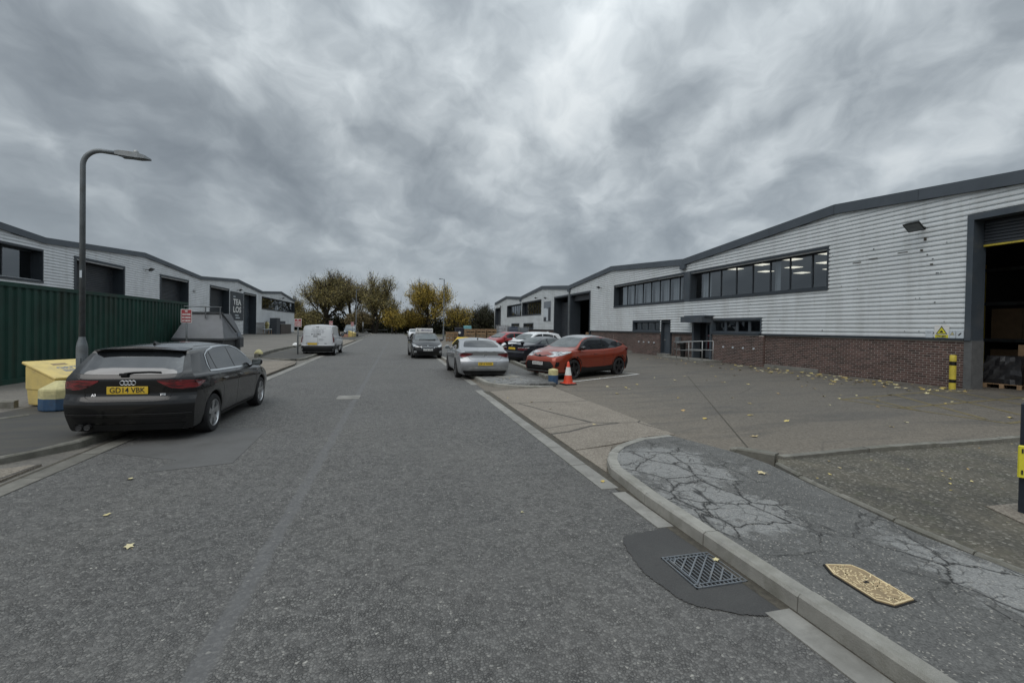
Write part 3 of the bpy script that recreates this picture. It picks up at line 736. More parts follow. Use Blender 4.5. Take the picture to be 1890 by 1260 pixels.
def gully():
    r = thing('gully_grate', 'square cast-iron drain grate set in black tarmac by the right kerb', 'drain cover', ((GX0 + GX1) / 2, (GY0 + GY1) / 2, 0))
    x0, x1, y0, y1 = GX0 + .004, GX1 - .004, GY0 + .004, GY1 - .004
    MB().add([(x0, y0, .0045), (x1, y0, .0045), (x1, y1, .0045), (x0, y1, .0045)], [(0, 1, 2, 3)]).build('pit', M['pit'], r, world=True)
    f = MB()
    for a in (x0, x1 - .010): f.box(a, a + .010, y0, y1, .005, .016)
    for a in (y0, y1 - .010): f.box(x0, x1, a, a + .010, .005, .0155)
    f.build('frame', M['iron'], r, world=True)
    cx, cy = (x0 + x1) / 2, (y0 + y1) / 2
    for k in range(11):
        x = x0 + .038 + k * (x1 - x0 - .076) / 10
        MB().box(x - .004, x + .004, y0 + .012, y1 - .012, .005, .0125).build('grate_bar', M['iron'], r, world=True)
    ins = .045
    for k in range(-4, 5):                                   # diagonal ribs across the bars, inside a bordered square
        c0 = k * .095; pts = []
        lo_x, hi_x, lo_y, hi_y = x0 + ins, x1 - ins, y0 + ins, y1 - ins
        a = max(lo_x, lo_y - cy + cx - c0); b = min(hi_x, hi_y - cy + cx - c0)
        if b - a > .05: MB().bar((a, cy + (a - cx) + c0, .0128), (b, cy + (b - cx) + c0, .0128), .012, .007).build('grate_rib', M['iron'], r, world=True)
    for a, b in (((x0, y0 + ins), (x1, y0 + ins)), ((x0, y1 - ins), (x1, y1 - ins)), ((x0 + ins, y0), (x0 + ins, y1)), ((x1 - ins, y0), (x1 - ins, y1))):
        MB().bar((a[0], a[1], .0132), (b[0], b[1], .0132), .010, .006).build('grate_rib', M['iron'], r, world=True)
gully()
# sand-coloured access cover in the pavement
def access_cover():
    z = .119; r = thing('access_cover', 'long sand-coloured worn access cover let into the right-hand pavement', 'access cover', (3.12, 2.37, z))
    poly = [(3.06, 2.63), (3.00, 2.52), (2.97, 2.20), (3.03, 2.13), (3.22, 2.15), (3.26, 2.50), (3.24, 2.58)]
    MB().prism(poly, z - .004, z + .010).build('lid', M['cover_worn'], r, world=True)
    fr = [(3.12 + (x - 3.12) * 1.09, 2.37 + (y - 2.37) * 1.05) for x, y in poly]
    MB().prism(fr, z - .004, z + .004).build('frame', M['pit'], r, world=True)
    rnd = random.Random(5)
    rim = [(3.12 + (x - 3.12) * .95, 2.37 + (y - 2.37) * .97) for x, y in poly]
    for p, q in zip(rim, rim[1:] + rim[:1]): MB().bar((p[0], p[1], z + .010), (q[0], q[1], z + .010), .011, .007).build('raised_rim', M['cover_sand'], r, world=True)
    for k in range(120):                                    # worn raised pattern
        t = rnd.random(); x = 3.0 + rnd.random() * .235; y = 2.16 + t * .43
        if not inside((x, y), rim): continue
        a = rnd.choice((.4, -.5, 1.2, .1)) + rnd.uniform(-.3, .3); ln = rnd.uniform(.02, .05)
        MB().bar((x - math.cos(a) * ln / 2, y - math.sin(a) * ln / 2, z + .0095), (x + math.cos(a) * ln / 2, y + math.sin(a) * ln / 2, z + .0095), .0085, .005).build('raised_rib', M['cover_sand'], r, world=True)
    MB().box(3.10, 3.135, 2.365, 2.385, z + .009, z + .0125).build('key_slot', M['pit'], r, world=True)
access_cover()

# older patches and a manhole on the left of the road
struct(MB().prism([(-3.78, 7.45), (-3.30, 8.9), (-2.02, 8.75), (-2.05, 8.45), (-1.98, 6.62), (-2.80, 6.40), (-2.72, 6.9)], -.02, .0045).build('road_patch', M['old_patch']))
mh = MB().prism([(-1.32, 11.85), (-.78, 11.85), (-.78, 12.45), (-1.32, 12.45)], -.02, .0055)
o = mh.build('manhole_cover', M['channel']); tag(o, 'rectangular grey manhole cover in the road ahead of the black hatchback', 'manhole cover')
mh = MB().prism([(3.5, 15.0), (4.3, 15.3), (4.25, 16.3), (3.5, 16.0)], .10, .129)
o = mh.build('manhole_cover', M['channel']); tag(o, 'pale rectangular manhole cover in the verge behind the silver saloon', 'manhole cover')

# far right verge with rounded kerb nose
nose = [(4.84, 13.42, .03), (4.2, 13.30, .06), (3.55, 13.28, .10), (3.05, 13.55, .115), (2.82, 14.05, .12), (2.76, 15.3, .12), (2.72, 22, .12), (2.66, 40, .12)]
kerb_line('kerb', 'kerb of the right-hand verge under the parked silver saloon, rounded at its near end', nose, .12, .13, lambda s: .5 if s < 4 else .95, M['kerb'], side=-1)
struct(MB().prism([(4.95, 13.50), (4.25, 13.44), (3.6, 13.42), (3.15, 13.65), (2.95, 14.1), (2.89, 15.3), (2.85, 22), (2.79, 40), (6.6, 40), (5.72, 24.0)], -.04, .117).build('right_verge', M['path_tarmac']))
kerb_line('low_kerb', 'low raised concrete kerb between the right-hand verge and the parking bays', [(4.95, 14.5, .24), (5.30, 18.0, .24), (5.80, 24.0, .24), (6.68, 40.0, .24)], .24, .16, 1.2, M['kerb_old'], side=-1, jit=.008)
# parking bay lines
def line(poly, name='bay_line', m_=None, zf=None):
    f = zf or (lambda x, y: zyr(x) + .004)
    return struct(MB().add([(x, y, f(x, y)) for x, y in poly], [tuple(range(len(poly)))]).build(name, m_ or M['white_paint']))
def seg(a, b, w): return stripe([a, b], w)
a26 = math.radians(26)
for k, y0 in enumerate((14.36, 20.3, 26.2)):
    line(seg((5.55, y0), (5.55 + 4.3 * math.cos(a26), y0 + 4.3 * math.sin(a26)), .09))
line(seg((9.41, 16.2), (8.6, 17.9), .09))
# joint lines in the yard concrete and faded yellow hatching by the big door
for a, b in (((4.86, 13.2), (4.72, 7.0)), ((5.35, 5.95), (10.8, 15.1)), ((4.9, 13.4), (9.4, 12.4))): line(seg(a, b, .025), 'yard_joint', M['silt'])
hz = [((11.2, 9.3), (15.9, 9.9)), ((11.2, 9.3), (11.6, 6.2)), ((12.1, 9.4), (11.4, 7.6)), ((13.4, 9.55), (11.7, 6.6)), ((14.8, 9.75), (12.6, 6.1)), ((15.9, 9.9), (14.0, 6.2)), ((16.5, 9.0), (15.2, 6.4)), ((11.3, 8.0), (16.6, 8.4)), ((11.6, 6.2), (16.6, 6.6))]
for a, b in hz: line(seg(a, b, .09), 'hatch_line', M['yellow_line'])

# left side: near pavement with curved kerb, island further on
lk = [(-9.0, 6.02, .05), (-6.5, 6.30, .07), (-5.4, 6.55, .095), (-4.75, 6.86, .11), (-4.40, 7.22, .12), (-4.22, 7.75, .12), (-4.18, 9, .12), (-4.20, 14.1, .06)]
kerb_line('kerb', 'kerb of the left-hand pavement under the black hatchback, curving away at its near end', lk, .12, .125, lambda s: .9, M['kerb_old'], side=1)
struct(MB().prism([(-9.0, 6.14), (-6.55, 6.42), (-5.46, 6.66), (-4.84, 6.95), (-4.52, 7.28), (-4.345, 7.78), (-4.30, 9), (-4.32, 14.1), (-6.6, 14.1), (-9.0, 14.1)], -.04, lambda x, y: .117 if y < 13 else .10).build('left_pavement', M['left_path_shaded']))
kerb_line('edging', 'pale worn edging line across the left-hand pavement beside the grit bin', [(-9.5, 8.2, .130), (-6.5, 9.35, .130), (-6.2, 10.0, .130)], .12, .07, 1.0, M['kerb_old'], side=1)
kerb_line('low_kerb', 'low dark concrete kerb end at the left edge beside the yellow grit bin', [(-12.0, 10.1, .25), (-6.98, 10.85, .25)], .25, .16, 1.3, M['kerb_old'], side=1)
isl = [(-6.65, 25.6, .12), (-5.2, 24.6, .12), (-4.55, 24.3, .12), (-4.30, 24.9, .12), (-4.26, 27, .12), (-4.22, 38.5, .12), (-4.6, 40.2, .06), (-6.6, 40.3, .05)]
kerb_line('kerb', 'kerb round the left-hand island under the white van', isl, .12, .125, .92, M['kerb_old'], side=1)
struct(MB().prism([(-6.65, 25.75), (-5.25, 24.75), (-4.62, 24.47), (-4.43, 24.95), (-4.39, 27), (-4.35, 38.4), (-4.7, 40.0), (-6.9, 40.1)], -.04, .117).build('left_island', M['left_path_shaded']))
kerb_line('low_kerb', 'low dark kerb wall along the yard side of the left-hand island by the white van', [(-6.55, 25.6, .30), (-6.95, 30.5, .28), (-7.05, 40.3, .26)], .3, .18, 1.2, M['kerb_old'], side=1)
kerb_line('kerb', 'far kerb on the left side of the road beyond the second crossover', [(-7.2, 58.9, .10), (-4.6, 58.6, .12), (-4.25, 60, .12), (-4.2, 100, .12), (-6, 128, .12)], .12, .13, 2.0, M['kerb'], side=1)
struct(MB().prism([(-7.3, 59.1), (-4.75, 58.8), (-4.4, 60), (-4.33, 100), (-6.1, 128), (-12, 128), (-12, 60)], -.04, .117).build('left_island', M['left_path_shaded']))
kerb_line('kerb', 'pale kerb across the far end of the road before the trees', [(44, 138.0, .12), (-34, 138.0, .12)], .12, .2, 3.0, M['kerb'], side=-1)
struct(MB().prism([(-60, 138.2), (60, 138.2), (60, 139.6), (-60, 139.6)], -.04, .11).build('far_path', M['left_yard']))
# ------------------------------------------------------------------ industrial units
class Facade:
    """long corrugated frontage; u runs along the wall, o points out towards the road, z is up"""
    def __init__(self, root, P):
        self.r = root; self.P = P
    def box(self, name, u0, u1, o0, o1, z0, z1, m_, parent=None):
        p = [self.P(u, o, z) for z in (z0, z1) for (u, o) in ((u0, o0), (u1, o0), (u1, o1), (u0, o1))]
        return self.put(MB().hexa(p), name, m_, parent)
    def put(self, mb, name, m_, parent=None, smooth=False):
        me_root = self.r
        o = mb.build(name, m_, None, smooth=smooth)
        o.data.transform(root_matrix(me_root).inverted()); o.parent = parent or me_root
        return o
    def quad(self, name, pts, m_, parent=None):
        return self.put(MB().add([self.P(*p) for p in pts], [tuple(range(len(pts)))]), name, m_, parent)
    def cladding(self, u0, u1, zb, ztop, openings, joints, m_, pitch=.156, depth=.052):
        """horizontal corrugated sheets; rows stop at openings and under the sloping fascia"""
        edges = [u0] + [j for j in joints if u0 < j < u1] + [u1]
        for si, (a, b) in enumerate(zip(edges[:-1], edges[1:])):
            mb = MB(); z = zb; o0 = .0025 * (si % 2)
            zmax = max(ztop(a), ztop(b), ztop((a + b) / 2), *[ztop(a + (b - a) * t / 10) for t in range(11)])
            while z < zmax:
                z1 = z + pitch
                segs = [(a, b)]
                # clip under the roof line
                ns = []
                k = 60; run = None
                for i in range(k + 1):
                    u = a + (b - a) * i / k; ok = ztop(u) > z + pitch * .5
                    if ok and run is None: run = u
                    if (not ok or i == k) and run is not None:
                        if u - run > .02: ns.append((run, u))
                        run = None
                segs = ns
                for (ou0, ou1, oz0, oz1) in openings:
                    if oz0 < z + pitch * .55 and oz1 > z + pitch * .45:
                        out = []
                        for (s, e) in segs:
                            if ou1 <= s or ou0 >= e: out.append((s, e)); continue
                            if s < ou0: out.append((s, ou0))
                            if e > ou1: out.append((ou1, e))
                        segs = out
                prof = [(o0, z), (o0, z + .014), (o0 + depth * .92, z + .022), (o0 + depth, z + .058), (o0 + depth * .96, z + .098), (o0 + depth * .86, z + .124), (o0, z + .140), (o0, z1)]
                for (s, e) in segs:
                    vs = [self.P(s, o, zz) for o, zz in prof] + [self.P(e, o, zz) for o, zz in prof]; n = len(prof)
                    mb.add(vs, [(i, i + 1, n + i + 1, n + i) for i in range(n - 1)])
                z = z1
            if mb.v: self.put(mb, 'cladding_sheet', m_)
    def fascia(self, line, h, m_, step=3.1):
        """roof-edge panels along a zigzag line of (u, z_top)"""
        for (ua, za), (ub, zb_) in zip(line[:-1], line[1:]):
            n = max(1, round(abs(ub - ua) / step))
            for i in range(n):
                a, b = ua + (ub - ua) * i / n, ua + (ub - ua) * (i + 1) / n
                z0, z1 = za + (zb_ - za) * i / n, za + (zb_ - za) * (i + 1) / n
                g = .006; p = []
                for (u, z) in ((a + g, z0), (b - g, z1)):
                    p += [self.P(u, -.10, z - h), self.P(u, .16, z - h), self.P(u, .16, z), self.P(u, -.10, z)]
                mb = MB().add(p, [(0, 1, 2, 3), (7, 6, 5, 4), (0, 4, 5, 1), (1, 5, 6, 2), (2, 6, 7, 3), (3, 7, 4, 0)])
                self.put(mb, 'fascia_panel', m_)
    def roof(self, line, depth, m_):
        mb = MB()
        for (ua, za), (ub, zb_) in zip(line[:-1], line[1:]):
            mb.add([self.P(ua, -.05, za - .03), self.P(ub, -.05, zb_ - .03), self.P(ub, -depth, zb_ - .03), self.P(ua, -depth, za - .03)], [(0, 1, 2, 3)])
        self.put(mb, 'roof', m_)
    def window(self, u0, u1, z0, z1, panes, glass, recess=.30, frame=.07, mull=.055, name='window', fm=None):
        """recessed strip window: reveal, frame, mullions and one pane for each light"""
        fm = fm or M['dark_frame']
        w = self.box(name, u0 - .06, u1 + .06, -.02, .080, z1 - .02, z1 + .09, fm)             # head flashing carries the rest
        self.box('sill', u0 - .06, u1 + .06, -recess - .05, .095, z0 - .11, z0 + .012, fm, w)
        for a, b in ((u0 - .06, u0 + .004), (u1 - .004, u1 + .06)): self.box('jamb', a, b, -recess - .05, .080, z0 + .012, z1 - .02, fm, w)
        self.box('soffit', u0 + .004, u1 - .004, -recess - .05, -.022, z1 - .022, z1 + .03, fm, w)
        self.box('frame', u0 + .004, u1 - .004, -recess - .03, -recess + .03, z0 + .012, z0 + .012 + frame, fm, w)
        self.box('frame', u0 + .004, u1 - .004, -recess - .03, -recess + .03, z1 - .022 - frame, z1 - .022, fm, w)
        n = len(panes) - 1 if isinstance(panes, (list, tuple)) else panes
        us = list(panes) if isinstance(panes, (list, tuple)) else [u0 + (u1 - u0) * i / n for i in range(n + 1)]
        for i, u in enumerate(us):
            m2 = frame if i in (0, n) else mull
            self.box('mullion', max(u0 + .004, u - m2 / 2), min(u1 - .004, u + m2 / 2), -recess - .028, -recess + .034, z0 + .012 + frame, z1 - .022 - frame, fm, w)
        for a, b in zip(us[:-1], us[1:]):
            tilt = random.uniform(-.004, .004)
            p = [self.P(a + mull / 2, -recess - .004 + tilt, z0 + .08), self.P(b - mull / 2, -recess - .004 - tilt, z0 + .08), self.P(b - mull / 2, -recess - .004, z1 - .09), self.P(a + mull / 2, -recess - .004, z1 - .09)]
            self.put(MB().add(p, [(0, 1, 2, 3)]), 'pane', glass, w)
        return w
    def shutter(self, u0, u1, z0, z1, recess, m_, slat=.095, gap=0.0, name='roller_shutter'):
        root = self.box(name, u0, u1, -recess - .10, -recess - .02, z0, z1, m_)
        mb_z = z0
        while mb_z < z1 - .02:
            p = []
            zt = min(z1, mb_z + slat)
            pr = [(-recess - .02, mb_z), (-recess + .012, mb_z + .014), (-recess + .012, zt - .018), (-recess - .02, zt - .002)]
            n = 4; vs = [self.P(u0, o, z) for o, z in pr] + [self.P(u1, o, z) for o, z in pr]
            self.put(MB().add(vs, [(i, i + 1, n + i + 1, n + i) for i in range(n - 1)]), 'slat', m_, root)
            mb_z += slat
        return root
    def reveal(self, u0, u1, z0, z1, d, m_, low=None, zlow=1.7):
        """lining of a deep doorway with flashing round the front edge"""
        h = self.box('door_head', u0 - .16, u1 + .16, -d, .085, z1, z1 + .17, m_)
        for a, b in ((u0 - .16, u0), (u1, u1 + .16)):
            self.box('door_jamb', a, b, -d, .083, zlow if low else z0, z1, m_, h)
            if low: self.box('jamb_base', a - .02, b + .02, -d, .050, z0, zlow, low, h)
        return h
    def flood(self, u, z, big=1.0, parent=None):
        r = self.put(MB().bar(self.P(u, .02, z + .02), self.P(u, .26 * big, z + .06), .04 * big, .04 * big), 'flood_light', M['black_plastic'])
        d = (Vector(self.P(u + 1, 0, 0)) - Vector(self.P(u, 0, 0))).normalized(); n_ = (Vector(self.P(u, 1, 0)) - Vector(self.P(u, 0, 0))).normalized()
        f = (n_ * .62 - Vector((0, 0, 1)) * .78).normalized(); t = f.cross(d).normalized(); c = Vector(self.P(u, .36 * big, z + .06))
        def ring(k, w, h_): return [tuple(c + f * k * big + d * sx * w * big + t * sy * h_ * big) for sx, sy in ((-1, -1), (1, -1), (1, 1), (-1, 1))]
        self.put(MB().hexa(ring(-.07, .10, .08) + ring(.05, .19, .14)), 'lamp_housing', M['black_plastic'], r)
        self.put(MB().add(ring(.054, .165, .115), [(0, 1, 2, 3)]), 'lamp_glass', M['galv'], r)
        return r

def brick_wall(F, runs, zb, zt, n_single=300):
    """runs: (u0, u1, out). The bricks that show largest are single parts, the rest are one joined part"""
    course, length, gap = .075, .225, .012
    rows = int((zt - zb) / course)
    F_all = []
    for (u0, u1, o) in runs:
        F.box('mortar', u0, u1, -.10, o, zb - .05, zt, M['mortar'])
        if o > .05:                                          # brick returns on the near end of a pier
            mbr = MB()
            for r in range(rows):
                z = zb + r * course; a_ = .05 if r % 2 else .0
                mbr.hexa([F.P(u, oo, zz) for zz in (z, z + course - gap) for (u, oo) in ((u0 - .006, -.04), (u0 + .02, -.04), (u0 + .02, o + .003), (u0 - .006, o + .003))])
            F.put(mbr, 'brick_return', M['brick'])
        for r in range(rows):
            z = zb + r * course; u = u0 - (length / 2 if r % 2 else 0)
            while u < u1 - .02:
                a, b = max(u, u0) + gap / 2, min(u + length, u1) - gap / 2
                if b - a > .03: F_all.append((a, b, o, z))
                u += length
    F_all.sort(key=lambda t: t[0])
    base = None
    rest = MB(); rnd = random.Random(11); k = 0
    for (a, b, o, z) in F_all:
        j = rnd.uniform(-.0015, .0015)
        if k < n_single and b - a > .19:
            if base is None:
                mb = MB(); c = .003; h = course - gap; L = length - gap
                mb.add([(0, -L / 2, 0), (0, L / 2, 0), (0, L / 2, h), (0, -L / 2, h), (-.006, -L / 2 + c, c), (-.006, L / 2 - c, c), (-.006, L / 2 - c, h - c), (-.006, -L / 2 + c, h - c)],
                       [(4, 5, 6, 7), (0, 1, 5, 4), (1, 2, 6, 5), (2, 3, 7, 6), (3, 0, 4, 7)])
                ob = mb.build('brick', M['brick'], None); base = ob; ob.parent = F.r
            else:
                ob = base.copy(); COL.objects.link(ob); ob.parent = F.r
            w = Vector(F.P((a + b) / 2, o + j, z)); ob.location = root_matrix(F.r).inverted() @ w
            k += 1
        else:
            o1 = o + .006 + j
            c = .003
            q0 = [F.P(a, o, z), F.P(b, o, z), F.P(b, o, z + course - gap), F.P(a, o, z + course - gap)]
            q1 = [F.P(a + c, o1, z + c), F.P(b - c, o1, z + c), F.P(b - c, o1, z + course - gap - c), F.P(a + c, o1, z + course - gap - c)]
            rest.add(q0 + q1, [(4, 5, 6, 7), (0, 1, 5, 4), (1, 2, 6, 5), (2, 3, 7, 6), (3, 0, 4, 7)])
    ob = F.put(rest, 'brickwork', M['brick']); ob['kind'] = 'stuff'

def interp(line):
    def f(u):
        for (a, za), (b, zb_) in zip(line[:-1], line[1:]):
            if a <= u <= b: return za + (zb_ - za) * (u - a) / (b - a)
        return line[0][1] if u < line[0][0] else line[-1][1]
    return f

# =============== right-hand building
XR, ZB = 16.9, .20
rb = thing('industrial_unit', 'long pale corrugated industrial building with brick base on the right, zigzag roof edge', 'building', (XR, 40, ZB))
R_ = Facade(rb, lambda u, o, z: (XR - o, u, z))
lineR = [(-12.4, 6.12), (-3.3, 6.86), (5.4, 6.12), (14.4, 6.88), (24.1, 6.12), (33.5, 6.87), (42.6, 6.12), (51.1, 6.80), (60.4, 6.11), (68.5, 6.70), (76.6, 6.08)]
ftR = interp(lineR)
DA = (3.2, 10.05, ZB, 5.28)         # big open door, near
DB = (37.55, 42.25, ZB, 5.08)       # open door
DC = (42.85, 46.95, ZB, 5.08)       # closed door
DD = (72.3, 76.3, ZB, 5.0)
W1, W2, W3, W4 = (14.72, 23.45, 3.66, 5.22), (24.10, 33.02, 3.66, 5.22), (51.5, 59.6, 3.58, 5.18), (60.1, 68.0, 3.58, 5.12)
S1, S2, S3, S4 = (18.10, 21.45, 1.78, 2.42), (26.62, 30.0, 1.78, 2.42), (54.5, 58.8, 1.80, 2.42), (61.1, 65.2, 1.80, 2.42)
PD1, PD2 = (21.55, 23.04, ZB, 2.40), (25.40, 26.45, ZB, 2.42)
CB = 1.72
opens = [DA, DB, DC, DD, W1, (23.40, 24.15, 3.66, 5.22), W2, W3, W4, S1, S2, S3, S4, (PD1[0], PD1[1], 0, 2.42), (PD2[0], PD2[1], 0, 2.44)]
R_.cladding(-12.0, 76.5, CB, lambda u: ftR(u) - .12, opens, [-3.3, 5.4, 10.05, 14.72, 18.9, 24.0, 30.0, 33.9, 37.5, 42.6, 47.1, 51.3, 55.8, 60.2, 64.5, 68.3, 72.2], M['cladding'])
R_.fascia(lineR, .37, M['fascia']); R_.roof(lineR, 26, M['fascia'])
# shell behind the sheets
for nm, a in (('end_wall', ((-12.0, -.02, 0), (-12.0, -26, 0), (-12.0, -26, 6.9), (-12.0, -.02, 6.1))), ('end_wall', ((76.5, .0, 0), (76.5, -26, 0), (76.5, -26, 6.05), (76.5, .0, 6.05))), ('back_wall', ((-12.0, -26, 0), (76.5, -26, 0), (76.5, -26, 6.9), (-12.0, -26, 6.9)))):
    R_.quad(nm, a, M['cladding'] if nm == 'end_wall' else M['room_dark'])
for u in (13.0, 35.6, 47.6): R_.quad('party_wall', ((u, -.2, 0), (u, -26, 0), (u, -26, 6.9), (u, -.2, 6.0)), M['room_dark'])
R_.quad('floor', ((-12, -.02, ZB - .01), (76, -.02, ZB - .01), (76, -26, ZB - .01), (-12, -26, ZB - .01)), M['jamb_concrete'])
# drip flashing between cladding and brick
runs = []
for a, b in ((10.08, 18.10), (23.04, 25.40), (30.0, 37.5), (47.0, 72.2)): R_.box('drip_flashing', a, b, -.02, .095, CB - .055, CB + .01, M['dark_frame'])
for a, b in ((18.10, 21.50), (26.50, 30.0)): R_.box('drip_flashing', a, b, -.02, .16, S1[2] - .12, S1[2] - .03, M['dark_frame'])
brick_wall(R_, [(10.08, 15.0, .03), (15.0, 17.85, -.02), (17.85, 21.40, .11), (23.10, 25.36, -.04), (26.50, 30.05, .08), (30.05, 33.2, -.02), (33.2, 37.4, .0), (47.1, 52.0, .0), (52.0, 60.0, -.02), (60.0, 72.1, 0)], ZB, CB - .06)
R_.box('plinth', 15.02, 17.83, -.05, .07, ZB - .10, ZB + .13, M['plinth']); R_.box('plinth', 30.07, 33.2, -.05, .07, ZB - .1, ZB + .12, M['plinth'])
# strip windows
R_.window(*W1, [14.72, 15.70, 16.83, 17.94, 19.03, 20.15, 21.30, 22.27, 23.45], M['glass'])
R_.window(*W2, [24.10, 24.98, 26.04, 27.17, 28.24, 29.32, 30.47, 31.55, 33.02], M['glass'])
R_.box('window_pier', 23.52, 24.03, -.34, .088, 3.56, 5.30, M['door_grey'])
R_.window(*W3, 8, M['glass_dark']); R_.window(*W4, 8, M['glass_dark'])
for w, n_ in ((S1, 4), (S2, 4), (S3, 6), (S4, 5)): R_.window(*w, n_, M['glass_dark'], recess=.10, frame=.06, mull=.16, name='small_window', fm=M['door_grey'])
# office behind the near windows: ceiling, walls, lamps and blinds
R_.box('office_floor', 13.05, 35.55, -13, -.36, 3.42, 3.50, M['room_wall']); R_.box('office_ceiling', 13.05, 35.55, -13, -.36, 5.34, 5.42, M['room_wall']); R_.quad('office_wall', ((13.05, -13, 3.5), (35.55, -13, 3.5), (35.55, -13, 5.34), (13.05, -13, 5.34)), M['room_wall'])
for iu in range(5):
    for io in range(3):
        u = 13.9 + iu * 1.9 + (io % 2) * .25
        R_.box('ceiling_lamp', u, u + .60, -1.3 - io * 2.3 - .6, -1.3 - io * 2.3, 5.315, 5.335, M['ceiling_lamp'])
rnd = random.Random(21)
for (a, b) in ((14.85, 15.05), (17.55, 17.85), (22.35, 23.05), (24.3, 24.9), (25.1, 25.95), (26.2, 27.0), (27.3, 28.1), (28.4, 29.2), (29.45, 30.35), (30.6, 31.4), (31.7, 32.6)):
    u = a; k = 0
    bl = None
    while u < b:
        o_ = R_.box('blind', u, min(b, u + .115), -.50 - .02 * (k % 2), -.495 - .02 * (k % 2), 3.72, 5.16, M['blind']) if bl is None else R_.box('blind_slat', u, min(b, u + .115), -.50 - .02 * (k % 2), -.495 - .02 * (k % 2), 3.72, 5.16, M['blind'], bl)
        bl = bl or o_; u += .12; k += 1
# far windows have pale clutter and blinds inside
for (a, b) in ((51.9, 59.3), (60.3, 67.7)):
    u = a
    while u < b:
        wd = rnd.uniform(.25, .7)
        R_.box('blind', u, min(b, u + wd), -.55, -.54, 3.7, 5.05, M['blind']); u += wd + rnd.uniform(.15, .8)
# big near door: half-raised shutter, deep lining
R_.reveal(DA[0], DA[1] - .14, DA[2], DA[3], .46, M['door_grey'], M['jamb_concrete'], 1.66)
R_.shutter(DA[0], DA[1] - .16, 4.55, DA[3] - .02, .36, M['shutter'])
R_.box('shutter_edge', DA[0], DA[1] - .16, -.44, -.32, 4.50, 4.55, M['bollard_yellow'])
# paired doors further on
R_.reveal(DB[0] + .16, DB[1] - .05, DB[2], DB[3], 1.0, M['dark_frame'], M['jamb_concrete'], 1.3)
R_.box('shutter_box', DB[0] + .16, DB[1] - .05, -.9, -.3, 4.55, DB[3], M['shutter'])
R_.reveal(DC[0] + .05, DC[1] - .16, DC[2], DC[3], 1.0, M['dark_frame'])
R_.shutter(DC[0] + .05, DC[1] - .16, DC[2], 4.65, .75, M['shutter'], slat=.16)
R_.box('door_post', 42.42, 42.66, -.2, .12, ZB, 5.75, M['galv']); R_.box('hopper', 42.30, 42.78, -.05, .22, 5.50, 5.78, M['fascia'])
R_.reveal(DD[0] + .16, DD[1] - .1, DD[2], DD[3], .6, M['dark_frame']); R_.shutter(DD[0] + .16, DD[1] - .1, DD[2], DD[3] - .1, .4, M['shutter'], slat=.16)
for u in (24.1, 60.4): R_.box('hopper', u - .22, u + .22, -.05, .24, 5.50, 5.78, M['fascia'])
R_.put(MB().tube([R_.P(76.62, .12, ZB), R_.P(76.62, .12, 5.9)], .05, 8), 'downpipe', M['galv_light'], smooth=True)
# pedestrian doors
d = R_.box('door', PD2[0] + .06, PD2[1] - .06, -.22, -.16, PD2[2] + .16, PD2[3] - .06, M['door_grey'])
for a, b in ((PD2[0], PD2[0] + .06), (PD2[1] - .06, PD2[1])): R_.box('door_frame', a, b, -.26, .05, PD2[2], PD2[3], M['dark_frame'], d)
R_.box('door_frame', PD2[0] + .06, PD2[1] - .06, -.26, .05, PD2[3] - .06, PD2[3], M['dark_frame'], d); R_.box('handle', PD2[1] - .24, PD2[1] - .12, -.16, -.11, 1.20, 1.25, M['galv_light'], d)
R_.box('door_step', PD2[0] - .05, PD2[1] + .05, -.2, .28, ZB - .05, ZB + .15, M['plinth'])
d = R_.box('door', PD1[0] + .08, PD1[1] - .55, -.36, -.31, PD1[2] + .12, PD1[3] - .08, M['door_grey'])
R_.quad('pane', ((PD1[0] + .22, -.305, .75), (PD1[1] - .70, -.305, .75), (PD1[1] - .70, -.305, 2.15), (PD1[0] + .22, -.305, 2.15)), M['glass_dark'], d)
R_.box('side_panel', PD1[1] - .52, PD1[1] - .06, -.36, -.31, PD1[2] + .12, PD1[3] - .08, M['glass_dark'], d)
for a, b in ((PD1[0] - .08, PD1[0] + .06), (PD1[1] - .06, PD1[1] + .10)): R_.box('door_frame', a, b, -.40, .13, PD1[2], PD1[3], M['door_grey'], d)
cn = R_.box('canopy', 21.50, 23.36, .0, .75, 2.30, 2.62, M['door_grey']); R_.box('canopy_cap', 21.40, 23.22, .0, .62, 2.62, 2.70, M['fascia'], cn)
R_.box('ramp', 20.6, 24.6, .0, 1.25, ZB - .05, ZB + .09, M['plinth'])
# small fittings
R_.flood(11.25, 5.30, 1.35)
for u, z in ((35.4, 5.28), (49.3, 5.22), (52.9, 5.45), (71.5, 5.2)): R_.flood(u, z, .9)
R_.box('meter_box', 24.35, 24.75, .0, .14, 1.05, 1.45, M['galv'])
for u, z in ((12.9, 4.55), (11.9, 4.62), (13.5, 4.48)): R_.box('cable_stain', u - .16, u + .16, .058, .0655, z - .012, z + .012, M['silt'])
for u in (25.9, 23.3): pass
for u in (27.1, 27.75, 28.4, 29.05, 18.4, 19.1, 19.8, 20.5): R_.box('wall_lamp', u - .035, u + .035, .08, .17, .98, 1.06, M['poster_white'])
rf = random.Random(9)
for k in range(26):
    u = 10.6 + rf.random() ** 1.3 * 9.5; z = CB + .156 * rf.randrange(1, 22) + .055
    if ftR(u) - .6 < z or (W1[0] - .2 < u < 24 and W1[2] - .3 < z < W1[3] + .3) or (S1[0] - .2 < u and z < 2.7): continue
    h_ = rf.choice((.012, .014, .02)); R_.box('fixing', u - h_, u + h_, .058, .068, z - h_, z + h_, M['galv'])
for u, z, h_ in ((11.2, 4.95, .10), (11.3, 4.6, .06), (11.0, 4.1, .05)): R_.box('old_bracket', u - .02, u + .05, .055, .075, z - h_ / 2, z + h_ / 2, M['silt'])
